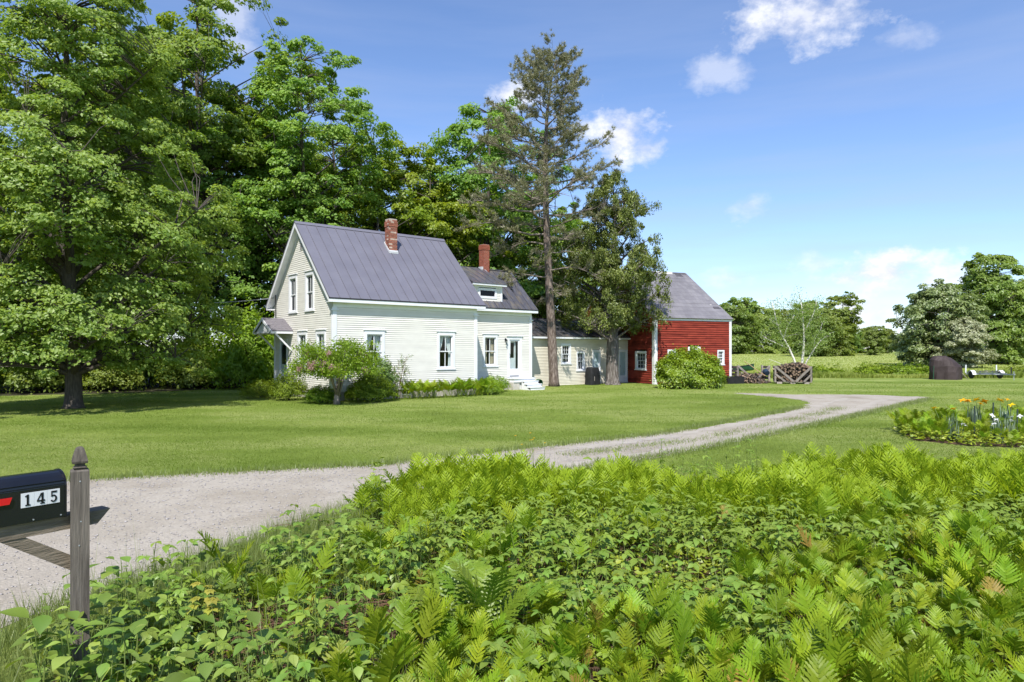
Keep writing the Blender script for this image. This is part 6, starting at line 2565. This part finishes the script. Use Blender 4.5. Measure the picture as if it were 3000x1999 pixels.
class Bulk:
    def __init__(self):
        self.V, self.F, self.T, self.n = [], [], [], 0

    def add(self, v, f, t):
        self.V.append(v)
        self.F.append(f + self.n)
        self.T.append(t)
        self.n += len(v)

    def put(self, name, mat, label):
        if not self.n:
            return
        o = put(name, npmesh(name, np.concatenate(self.V), np.concatenate(self.F), mat, np.concatenate(self.T)))
        tag(o, label, 'plants', None, 'stuff')


def fern_spec(x, y, rnd):
    n = rnd.choice((4, 5, 6, 6))
    a0 = rnd.uniform(0, 6.28)
    out = []
    for k in range(n):
        az = a0 + 6.28 * k / n + rnd.uniform(-0.5, 0.5)
        out.append((az, rnd.uniform(-0.10, 0.26), rnd.uniform(0.72, 1.25), rnd.randrange(6)))
    return out


FG_ = 'ferns of the foreground bank'
bulk_f = Bulk()
fs_ = sorted(spots['fern'], key=lambda p: p[1])
nf = 0
for (x, y) in fs_:
    spec = fern_spec(x, y, rp)
    hgt = 1.0 + 0.16 * math.sin(x * 2.2 + y) + 0.10 * math.sin(x * 5.1 - 2 * y) + (0.08 if y > 7.3 else 0.0)
    hgt *= 0.76 if y < 5.6 else 0.95
    if visible(x, y) and nf < 295:
        r = empty('fern', (x, y, 0))
        if y > 7.3:
            wh = 'on the far edge of the bank, before the gravel drive' if x < 2.2 else 'on the far edge of the bank, before the flower bed lawn'
        elif x > 2.2:
            wh = 'on the right flank of the bank, inside its far edge'
        elif x < 0.2:
            wh = 'at the bottom of the picture, right of the dead stalks'
        else:
            wh = 'in the near middle of the bank, below the creeping leaves'
        tag(r, 'bright yellow-green broad-lobed fern ' + wh, 'fern', 'ferns ' + wh)
        nf += 1
        for (az, tilt, s, v) in spec:
            put('frond', FR_BR_ME[v] if rp.random() < 0.035 else FR_HI_ME[v], r, (0, 0, 0), (-tilt, 0, az), s * hgt)
    else:
        for (az, tilt, s, v) in spec:
            M4 = Matrix.Translation((x, y, 0)) @ Matrix.Rotation(az, 4, 'Z') @ Matrix.Rotation(-tilt, 4, 'X')
            bulk_f.add(*xf(FR_LO[v % 4], M4, s * hgt))
bulk_f.put('fern_undergrowth', 'fern', 'mass of bright ferns along the far edge of the foreground bank')


def leaf_spec(kind, rnd):
    if kind == 'ovate':
        H_ = rnd.uniform(0.26, 0.46)
        n = rnd.choice((8, 9, 10))
    elif kind == 'tall':
        H_ = rnd.uniform(0.65, 0.95)
        n = 14
    else:
        H_ = rnd.uniform(0.36, 0.62)
        n = rnd.choice((6, 7, 8, 9))
    out = []
    for k in range(n):
        t = 0.30 + 0.70 * (k + 0.5) / n
        az = k * 2.4 + rnd.uniform(-0.4, 0.4)
        s = rnd.uniform(0.85, 1.25) * (1.15 - 0.45 * t)
        if kind == 'tall':
            s *= 0.55
        if kind == 'ovate':
            s *= rnd.choice((0.6, 0.8, 1.0, 1.15, 1.4))
        out.append((t, az, rnd.uniform(-0.75, 0.30) + 0.35 * t, s, rnd.randrange(4)))
    return H_, out


LAB = {'leafy': 'three-leafleted bramble plant among the ferns of the bank', 'leafy5': 'five-leafleted creeper plant among the ferns of the bank', 'ovate': 'oval-leaved plant in the bank near the mailbox', 'tall': 'dusky tall-stemmed weed in the gap of the fern bank'}
GRP = {'leafy': 'brambles of the foreground bank', 'leafy5': 'creepers of the foreground bank', 'ovate': 'oval-leaved plants near the mailbox', 'tall': 'tall weeds in the fern bank gap'}
NAMES = {'leafy': 'bramble_plant', 'leafy5': 'creeper_plant', 'ovate': 'oval_leaved_plant', 'tall': 'tall_weed'}
MAXN = {'leafy': 230, 'leafy5': 90, 'ovate': 230, 'tall': 40}
for (x_, y_) in ((-2.22, 3.42), (-2.34, 3.58), (-2.42, 3.50), (-2.28, 3.63), (-2.14, 3.55), (-2.05, 3.48), (-2.30, 3.50), (-2.38, 3.44), (-2.20, 3.68)):
    spots['ovate'].append((x_, y_))
bulk_l = Bulk()
for kind in ('leafy', 'leafy5', 'ovate', 'tall'):
    key = 'leafy' if kind == 'tall' else kind
    cnt = 0
    for (x, y) in sorted(spots[kind], key=lambda p: p[1]):
        H_, sp_ = leaf_spec(kind, rp)
        if kind in ('leafy', 'leafy5') and y < 5.6 and x > -0.8:
            H_ *= 0.66
        if x < -0.6:
            H_ *= 0.95 + 0.38 * math.sin(2.3 * x + 1.1 * y) * math.sin(1.9 * y - 0.7 * x)
        if kind == 'ovate' and x < -1.9 and 3.3 < y < 3.75:
            H_ = rp.uniform(0.56, 0.74)
        if visible(x, y) and cnt < MAXN[kind]:
            cnt += 1
            r = empty(NAMES[kind], (x, y, 0), rp.uniform(0, 6.28))
            wh = ''
            if kind != 'tall':
                wh = ', near its far edge' if y > 6.6 else (', at the bottom of the picture' if y < 3.9 else ', in its middle strip')
            tag(r, LAB[kind] + wh, 'plant', GRP[kind] + wh)
            put('stem', STEM[cnt % 4], r, None, None, (0.8, 0.8, H_))
            for (t, az, tilt, s, v) in sp_:
                put('leaf', LF_ME[key][v], r, (0, 0, H_ * t), (tilt, 0, az), s)
        else:
            for (t, az, tilt, s, v) in sp_:
                M4 = Matrix.Translation((x, y, H_ * t)) @ Matrix.Rotation(az, 4, 'Z') @ Matrix.Rotation(tilt, 4, 'X')
                bulk_l.add(*xf(LF_ARR[key][v], M4, s))
bulk_l.put('leafy_undergrowth', 'leafy', 'mass of leafy weeds filling the rest of the foreground bank')

# the finely cut dark fern in the middle of the bank
lf = empty('lady_fern', (-0.23, 4.72, 0))
tag(lf, 'large finely cut dark green fern clump in the middle of the foreground', 'fern')
LFR = [frond(500 + i, L=0.62, stipe=0.12, pairs=19, lady=True).mesh('frond', 'lady_fern') for i in range(4)]
for k in range(26):
    put('frond', LFR[k % 4], lf, (rp.gauss(0, 0.08), rp.gauss(0, 0.08), 0), (-rp.uniform(-0.05, 0.75), 0, 6.28 * k / 26 * 3.1 + rp.uniform(-0.2, 0.2)), rp.uniform(0.8, 1.15))

# yellow maple seedlings near the mailbox
star = Acc()
for a in (-100, -50, 0, 50, 100):
    r = math.radians(a)
    V, F = strip_leaf((0, 0.05, 0.02), (math.sin(r), math.cos(r), -0.1), (0, 0, 1), 0.062 if abs(a) < 60 else 0.04, 0.045, [0.5, 0.8, 0.7, 0.9, 0.3, 0.0], 0.0, 0.25, 0.2)
    star.add(V, F, 0.5)
stalk(star, [(0, 0, 0), (0, 0.05, 0.02)], [0.002, 0.0015], 0.3)
star_me = star.mesh('leaf', 'leaf_yellow')
for (x, y, h_, lab) in ((-2.05, 4.55, 0.50, 'yellow-leaved maple seedling standing right of the mailbox post'), (-1.35, 4.75, 0.34, 'smaller yellow maple seedling over the dead stalks')):
    r = empty('maple_seedling', (x, y, 0))
    tag(r, lab, 'seedling')
    put('stem', STEM[1], r, None, None, (0.6, 0.6, h_))
    for k in range(9):
        put('leaf', star_me, r, (0, 0, h_ * (0.62 + 0.38 * (k % 5) / 4)), (rp.uniform(-0.3, 0.2), 0, k * 2.1), rp.uniform(0.8, 1.3))

# small creeping leaves, dead stalks, litter
rng = np.random.default_rng(17)
n = 90000
x = rng.uniform(-3.3, 10, n)
y = rng.uniform(1.8, 10.1, n)
kp = in_poly(x, y, BANK) & (np.abs(x) < 0.75 * y + 1.5)
BED = [(9.1, 15.7), (9.7, 14.7), (10.9, 14.3), (12.7, 14.4), (15.2, 14.9), (15.2, 19.2), (11.7, 18.8), (9.9, 17.8)]
bare = (x > -1.8) & (x < -0.7) & (y > 4.4) & (y < 5.4)
kp &= ~(bare & (rng.uniform(0, 1, n) < 0.75))
lush = (x > 0.5) & (x < 2.0) & (y > 5.1) & (y < 6.6)
kp &= lush | (rng.uniform(0, 1, n) < 0.62)
x, y = x[kp], y[kp]
n = len(x)
z = rng.uniform(0.015, 0.22, n) * (0.6 + 0.6 * np.sin(x * 3 + y * 2) ** 2)
nr = nrm(rng.normal(0, 0.35, (n, 3)) + np.array([0, -0.15, 1.0]))
ax = nrm(rng.normal(0, 1, (n, 3)) * np.array([1, 1, 0.25]))
L = rng.uniform(0.035, 0.08, n)
bx2, by2 = rng.uniform(9.1, 15.2, 9000), rng.uniform(14.2, 19.2, 9000)
k2 = in_poly(bx2, by2, BED)
bx2, by2 = bx2[k2], by2[k2]
n2 = len(bx2)
x, y, z = np.concatenate([x, bx2]), np.concatenate([y, by2]), np.concatenate([z, rng.uniform(0.02, 0.25, n2)])
nr = np.concatenate([nr, nrm(rng.normal(0, 0.35, (n2, 3)) + np.array([0, -0.15, 1.0]))])
ax = np.concatenate([ax, nrm(rng.normal(0, 1, (n2, 3)) * np.array([1, 1, 0.25]))])
L = np.concatenate([L, rng.uniform(0.06, 0.13, n2)])
n = len(x)
o = put('ground_cover', leaf_mesh('ground_cover', np.stack([x, y, z], 1), ax, nr, L, L * 0.68, rng.uniform(0, 1, n), 'cover', fold=0.1, droop=0.1))
tag(o, 'small creeping leaves covering the soil of the bank', 'plants', None, 'stuff')
mb = MB()
for k in range(420):
    if k < 300:
        x0, y0 = rp.gauss(-1.25, 0.42), rp.gauss(4.9, 0.28)
    else:
        x0, y0 = rp.uniform(-2.8, 3), rp.uniform(3.2, 8)
    a = rp.gauss(0.1, 0.5)
    L_ = rp.uniform(0.12, 0.55)
    z0, z1 = rp.uniform(0.01, 0.14), rp.uniform(0.01, 0.18)
    dx, dy = math.cos(a) * L_ / 2, math.sin(a) * L_ / 2
    mb.tube([(x0 - dx, y0 - dy, z0), (x0, y0, (z0 + z1) / 2 + rp.uniform(0, 0.02)), (x0 + dx, y0 + dy, z1)], [0.0035, 0.003, 0.002], 4)
o = mb.build('dead_stalks', 'stem_brown')
tag(o, 'brown dead stalks lying on the bare patch of the bank', 'debris', None, 'stuff')


# ------------------------------------------------------------------ grass
def blades(name, x, y, h_, w, mat, label, lean=0.35, z=None, tint=None, seed=1, kind='stuff'):
    rng = np.random.default_rng(seed)
    n = len(x)
    a = rng.uniform(0, 6.28, n)
    b = np.stack([x, y, ground_z(x, y) if z is None else z], 1)
    s = np.stack([np.cos(a), np.sin(a), np.zeros(n)], 1) * (w * 0.5)[:, None]
    l = rng.uniform(0, 6.28, n)
    tip = b + np.stack([np.cos(l) * lean * h_ * rng.uniform(0.2, 1.4, n), np.sin(l) * lean * h_ * rng.uniform(0.2, 1.4, n), h_], 1)
    v = np.stack([b - s, b + s, tip], 1).reshape(-1, 3)
    f = np.arange(3 * n).reshape(-1, 3)
    t = rng.uniform(0, 1, n) if tint is None else tint
    o = put(name, npmesh(name, v, f, mat, t))
    tag(o, label, 'grass', None, kind)
    return o


rng = np.random.default_rng(23)
gx, gy, gh, gw = [], [], [], []
BED = [(9.1, 15.7), (9.7, 14.7), (10.9, 14.3), (12.7, 14.4), (15.2, 14.9), (15.2, 19.2), (11.7, 18.8), (9.9, 17.8)]
for (ya, yb, dens, hh, ww) in ((4.6, 7, 1800, 0.055, 0.006), (7, 10, 1500, 0.05, 0.007), (10, 14, 1500, 0.045, 0.009), (14, 20, 800, 0.045, 0.013), (20, 30, 260, 0.045, 0.020), (30, 46, 70, 0.05, 0.034)):
    xa, xb = -0.78 * yb - 0.8, 0.78 * yb + 0.8
    n = int((xb - xa) * (yb - ya) * dens)
    x = rng.uniform(xa, xb, n)
    y = rng.uniform(ya, yb, n)
    hh *= 0.55
    ww *= 0.8
    kp = (np.abs(x) < 0.78 * y + 0.8) & ~in_poly(x + rng.normal(0, 0.07, n), y + rng.normal(0, 0.07, n), DRIVE) & ~in_poly(x, y, BANK) & ~in_poly(x, y, FLOOR) & ~in_poly(x, y, BED)
    x, y = x[kp], y[kp]
    gx.append(x)
    gy.append(y)
    gh.append(hh * rng.uniform(0.5, 1.5, len(x)))
    gw.append(ww * rng.uniform(0.7, 1.3, len(x)))
x, y = np.concatenate(gx), np.concatenate(gy)
tn = 0.42 + 0.30 * np.sin(0.55 * x + 0.9 * y + 1.2 * np.sin(0.3 * y)) * np.sin(0.23 * x - 0.5 * y) + 0.16 * np.sin(2.3 * y + 0.7 * x + 1.5 * np.sin(0.4 * x)) + 0.12 * np.sin(3.1 * x - 1.3 * y) * np.sin(1.9 * y) + rng.normal(0, 0.09, len(x))
blades('lawn_grass', x, y, np.concatenate(gh), np.concatenate(gw), 'grass_lawn', 'short mown grass of the lawn', tint=tn, lean=0.9)
# longer grass where mower and wheels do not reach: drive edges and between the wheel tracks
EDGE = [((-9, 10.0), (-6.5, 11.0)), ((-6.5, 11.0), (-2.4, 12.3)), ((-2.4, 12.3), (0.22, 14.4)), ((0.22, 14.4), (3.45, 16.7)), ((3.45, 16.7), (10.6, 24.9)), ((-1.2, 9.9), (3.8, 14.1)), ((3.8, 14.1), (12.3, 23.2)), ((12.3, 23.2), (18.0, 29.4))]
ex, ey, eh = [], [], []
for (a, b) in EDGE:
    L_ = math.hypot(b[0] - a[0], b[1] - a[1])
    n = int(L_ * 420)
    t = rng.uniform(0, 1, n)
    ex.append(a[0] + (b[0] - a[0]) * t + rng.normal(0, 0.15, n))
    ey.append(a[1] + (b[1] - a[1]) * t + rng.normal(0, 0.15, n))
    eh.append(rng.uniform(0.04, 0.13, n))
MIDT = [(1.0, 13.4), (4.2, 15.7), (7.4, 19.3), (10.0, 22.3), (12.2, 25.2)]
for a, b in zip(MIDT[:-1], MIDT[1:]):
    n = 4200
    t = rng.uniform(0, 1, n)
    w_ = rng.normal(0, 0.17, n)
    x = a[0] + (b[0] - a[0]) * t - w_ * 0.7
    y = a[1] + (b[1] - a[1]) * t + w_ * 0.7 + rng.normal(0, 0.05, n)
    kp = rng.uniform(0, 1, n) < 0.30 + 0.22 * np.sin(x * 2.1 + 1) * np.sin(y * 1.7)
    ex.append(x[kp])
    ey.append(y[kp])
    eh.append(rng.uniform(0.02, 0.075, int(kp.sum())))
x, y, h_ = np.concatenate(ex), np.concatenate(ey), np.concatenate(eh)
blades('edge_grass', x, y, h_, np.full(len(x), 0.011), 'grass_tall', 'ragged longer grass along the drive edges', seed=3, lean=0.5)
# grass tongue and seed stalks by the mailbox
n = 42000
x = rng.uniform(-3.9, -1.2, n)
y = rng.uniform(2.6, 9.6, n)
left = np.interp(y, [4.0, 5.2, 6.1, 6.9, 7.6, 8.4, 9.9], [-3.95, -3.75, -3.35, -3.0, -2.7, -2.3, -1.2])
right = np.interp(y, [2.6, 3.0, 3.5, 4.25, 4.6, 5.4, 6.1, 7.0, 7.6, 8.5, 9.1], [-1.9, -2.05, -2.42, -2.85, -2.92, -2.65, -2.15, -1.85, -1.8, -1.65, -1.15])
kp = (x > left - 0.05) & (x < right + 0.15) & ((y > 5.2) | (rng.uniform(0, 1, n) < 0.6))
x, y = x[kp], y[kp]
blades('verge_grass', x, y, rng.uniform(0.08, 0.26, len(x)), rng.uniform(0.004, 0.008, len(x)), 'grass_tall', 'long grass between gravel drive and fern bank', seed=5, lean=0.45)
n = 130
x = np.concatenate([rng.normal(-2.62, 0.30, 90), rng.uniform(-0.2, 0.6, 40)])
y = np.concatenate([rng.normal(4.75, 0.35, 90), rng.uniform(9.0, 9.6, 40)])
blades('seed_grass', x, y, rng.uniform(0.45, 0.85, n), np.full(n, 0.006), 'grass_tall', 'thin tall seed stalks of wild grass by the mailbox post', seed=6, lean=0.22)
nb = 3600
bx3 = np.concatenate([rng.uniform(-2.9, -0.4, 2200), rng.uniform(-0.4, 6.0, nb - 2200)])
by3 = np.concatenate([rng.uniform(3.0, 7.6, 2200), rng.uniform(3.0, 9.0, nb - 2200)])
k3 = in_poly(bx3, by3, BANK)
bx3, by3 = bx3[k3], by3[k3]
blades('bank_grass', bx3, by3, rng.uniform(0.25, 0.62, len(bx3)), rng.uniform(0.004, 0.008, len(bx3)), 'grass_tall', 'thin wild grass blades growing up through the fern bank', seed=16, lean=0.45)
# the unmown field
n = 95000
y = 52.5 + 90 * rng.uniform(0, 1, n) ** 2.2
x = rng.uniform(-0.0, 0.86, n) * y
kp = (x > 0.30 * y - 1) & ~in_poly(x, y, PATH)
x, y = x[kp], y[kp]
dens = 0.5 + 0.5 * np.sin(x * 0.4 + 2) * np.sin(y * 0.33)
fr_ = np.clip(1 - (y - 53) / 30, 0.15, 1)
hh = (0.10 + 0.42 * fr_ ** 1.6 * (0.45 + 0.55 * dens)) * rng.uniform(0.5, 1.2, len(x))
blades('meadow_grass', x, y, hh, 0.03 + 0.0011 * y * rng.uniform(0.6, 1.4, len(x)), 'grass_meadow', 'tall grass and weeds of the unmown field', tint=np.clip(0.25 + 0.55 * (1 - dens) + rng.normal(0, 0.18, len(x)), 0, 1), seed=7, lean=0.5)

# loose stones on the drive
mb = MB()
ico = [(0, 0, 1), (0.9, 0, 0.25), (0.2, 0.85, 0.2), (-0.75, 0.5, 0.25), (-0.7, -0.55, 0.2), (0.25, -0.85, 0.25), (0, 0, -0.5)]
icf = [(0, 1, 2), (0, 2, 3), (0, 3, 4), (0, 4, 5), (0, 5, 1), (6, 2, 1), (6, 3, 2), (6, 4, 3), (6, 5, 4), (6, 1, 5)]
n = 16000
x = rng.uniform(-9, 4, n)
y = rng.uniform(4.3, 17, n)
kp = in_poly(x, y, DRIVE) & (np.abs(x) < 0.8 * y + 0.5)
x, y = x[kp][:7000], y[kp][:7000]
n = len(x)
sz = 0.006 + 0.011 * rng.uniform(0, 1, n) ** 3 + 0.0006 * y
base = np.array(ico)
an = rng.uniform(0, 6.28, n)
ca, sa = np.cos(an)[:, None], np.sin(an)[:, None]
bxv = base[None, :, 0] * ca - base[None, :, 1] * sa
byv = base[None, :, 0] * sa + base[None, :, 1] * ca
V = np.stack([bxv * sz[:, None] * rng.uniform(0.7, 1.5, (n, 1)) + x[:, None], byv * sz[:, None] + y[:, None], base[None, :, 2] * sz[:, None] * 0.6 + 0.006], -1).reshape(-1, 3)
F = (np.array(icf)[None] + (np.arange(n) * 7)[:, None, None]).reshape(-1, 3)
o = put('loose_gravel', npmesh('loose_gravel', V, F, 'stone'))
tag(o, 'loose stones scattered over the gravel drive', 'gravel', None, 'stuff')

# ------------------------------------------------------------------ planting along the house wall
fn = 0
for i in range(60):
    s = 2.95 + 4.4 * (i + rp.random()) / 60
    o_ = -0.45 - rp.random() * 0.75
    x_, y_, _ = hp(s, o_)
    r = empty('garden_fern', (x_, y_, 0))
    tag(r, 'fern in the planting strip at the foot of the front wall', 'fern', 'ferns along the house wall')
    for (az, tilt, s_, v) in fern_spec(x_, y_, rp):
        put('frond', FR_HI_ME[v], r, (0, 0, 0), (-tilt - 0.1, 0, az), s_ * 1.25)
B_WALL = bush_data('wall_shrub', 108, 0.75, 0.78, 5200, 0.075, 'leaf_bright', 6, aspect=0.35, noise=0.15, shell=0.25)
tree('spirea_bush', B_WALL, hp(9.3, 1.35), 'feathery rounded green shrub between the wall ferns and the white steps', None, 0.3, (1.15, 0.9, 1.05), 'shrub', 'foliage', 'stems')
tree('spirea_bush', B_WALL, hp(7.75, -0.35), 'feathery green shrub at the far house corner among the ferns', None, 1.3, (1.0, 0.8, 0.85), 'shrub', 'foliage', 'stems')
tree('spirea_bush', B_WALL, hp(8.5, 0.5), 'lower green shrub tucked in the angle of house and wing', None, 2.3, (1.0, 0.8, 0.8), 'shrub', 'foliage', 'stems')


# ------------------------------------------------------------------ flower bed at the right
tag(poly_sheet('bed_soil', [(11.8 + (a - 11.8) * 0.93, 16.6 + (b - 16.6) * 0.90) for a, b in BED], 0.006, 'litter'), kind='structure')
for i in range(130):
    while True:
        x_, y_ = rp.uniform(9.1, 15.2), rp.uniform(14.2, 19.0)
        if in_poly(np.array([x_]), np.array([y_]), BED)[0] and x_ < 0.78 * y_ + 0.6:
            break
    r = empty('garden_fern', (x_, y_, 0))
    tag(r, 'fern in the round flower bed on the lawn', 'fern', 'ferns of the flower bed')
    sc_ = 0.72 + 0.25 * (y_ - 14.2) / 5
    for (az, tilt, s_, v) in fern_spec(x_, y_, rp):
        put('frond', FR_HI_ME[v], r, (0, 0, 0), (-tilt - 0.15, 0, az), s_ * sc_)


def sword_clump(seed, n, h_, w, mat):
    rnd = random.Random(seed)
    acc = Acc()
    for k in range(n):
        a = rnd.uniform(0, 6.28)
        d = (math.cos(a) * rnd.uniform(0.1, 0.5), math.sin(a) * rnd.uniform(0.1, 0.5), 1)
        V, F = strip_leaf((rnd.gauss(0, 0.06), rnd.gauss(0, 0.06), 0), d, (math.cos(a), math.sin(a), 0.2), h_ * rnd.uniform(0.7, 1.1), w, [0.8, 1, 0.9, 0.6, 0], 0, rnd.uniform(0.05, 0.4), 0.1)
        acc.add(V, F, rnd.random())
    return acc.mesh('leaves', mat)


def flower_mesh(mat, r_, seed):
    rnd = random.Random(seed)
    acc = Acc()
    for k in range(6):
        a = 6.28 * k / 6
        V, F = strip_leaf((0, 0, 0), (math.cos(a), math.sin(a), 0.55 if k % 2 else 0.15), (0, 0, 1), r_, r_ * 0.62, [0.3, 0.9, 1, 0.6, 0.0], 0, 0.35, 0.2)
        acc.add(V, F, rnd.random())
    return acc.mesh('flower', mat)


IRIS = sword_clump(1, 46, 0.75, 0.035, 'leaf_blue')
IRIS2 = sword_clump(2, 40, 0.55, 0.028, 'leaf_blue')
YF = flower_mesh('petal_yellow', 0.075, 1)
WF = flower_mesh('petal_white', 0.055, 2)
for (x_, y_, me, fl, n_, hh, lab) in ((10.65, 15.6, IRIS, YF, 6, 0.86, 'tall blue-green iris clump with yellow flowers behind the stakes'), (11.35, 15.5, IRIS, YF, 5, 0.80, 'second yellow-flowered clump near the picture edge'), (9.95, 15.4, IRIS2, YF, 2, 0.66, 'small clump with two orange-yellow flowers at the front of the yellow ones'), (10.25, 14.3, IRIS2, WF, 6, 0.46, 'grey-green iris clump dotted with white flowers at the bed front'), (10.75, 14.6, IRIS2, WF, 3, 0.52, 'pale clump with few white flowers below the stakes'), (9.35, 14.5, IRIS2, WF, 2, 0.42, 'leftmost white-flowered clump of the bed')):
    x_, y_ = x_ + 0.65, y_ + 1.05
    r = empty('iris_clump', (x_, y_, 0), rp.uniform(0, 6))
    tag(r, lab, 'flowers')
    put('leaves', me, r)
    for k in range(n_):
        px_, py_ = rp.gauss(0, 0.22), rp.gauss(0, 0.18)
        hz_ = hh * rp.uniform(0.9, 1.12)
        put('flower', fl, r, (px_, py_, hz_), (rp.uniform(-0.6, 0.6), rp.uniform(-0.6, 0.6), rp.uniform(0, 6)), rp.uniform(0.9, 1.4))
        MB().tube([(px_ * 0.3, py_ * 0.3, 0), (px_, py_, hz_)], 0.005, 4).build('stem', 'stem_green', r)
for (x_, y_, h_, lab) in ((9.98, 14.65, 0.80, 'thin dark garden stake at the front of the flower bed'), (10.55, 14.85, 0.86, 'thicker dark garden stake in the middle of the flower bed'), (11.0, 14.7, 0.72, 'dark garden stake nearest the picture edge')):
    x_, y_ = x_ + 0.65, y_ + 1.05
    o = MB().tube([(x_, y_, 0), (x_ + 0.01, y_, h_)], 0.017, 6).build('garden_stake', surf('stake_%d' % int(x_ * 10), (0.03, 0.05, 0.045), (0.04, 0.06, 0.05), 4, 0.6))
    tag(o, lab, 'stake')
# a few buttercups at the far edge of the bank
BC = flower_mesh('petal_yellow', 0.016, 5)
for k in range(7):
    x_, y_ = 0.28 + rp.gauss(0, 0.16), 9.25 + rp.gauss(0, 0.12)
    h_ = rp.uniform(0.78, 0.95)
    r = empty('buttercup', (x_, y_, 0))
    tag(r, 'tiny yellow buttercup rising above the far edge of the fern bank', 'flower', 'buttercups at the bank edge')
    MB().tube([(0, 0, 0), (0.02, 0, h_)], 0.003, 4).build('stem', 'stem_green', r)
    put('flower', BC, r, (0.02, 0, h_), None, 1.2)
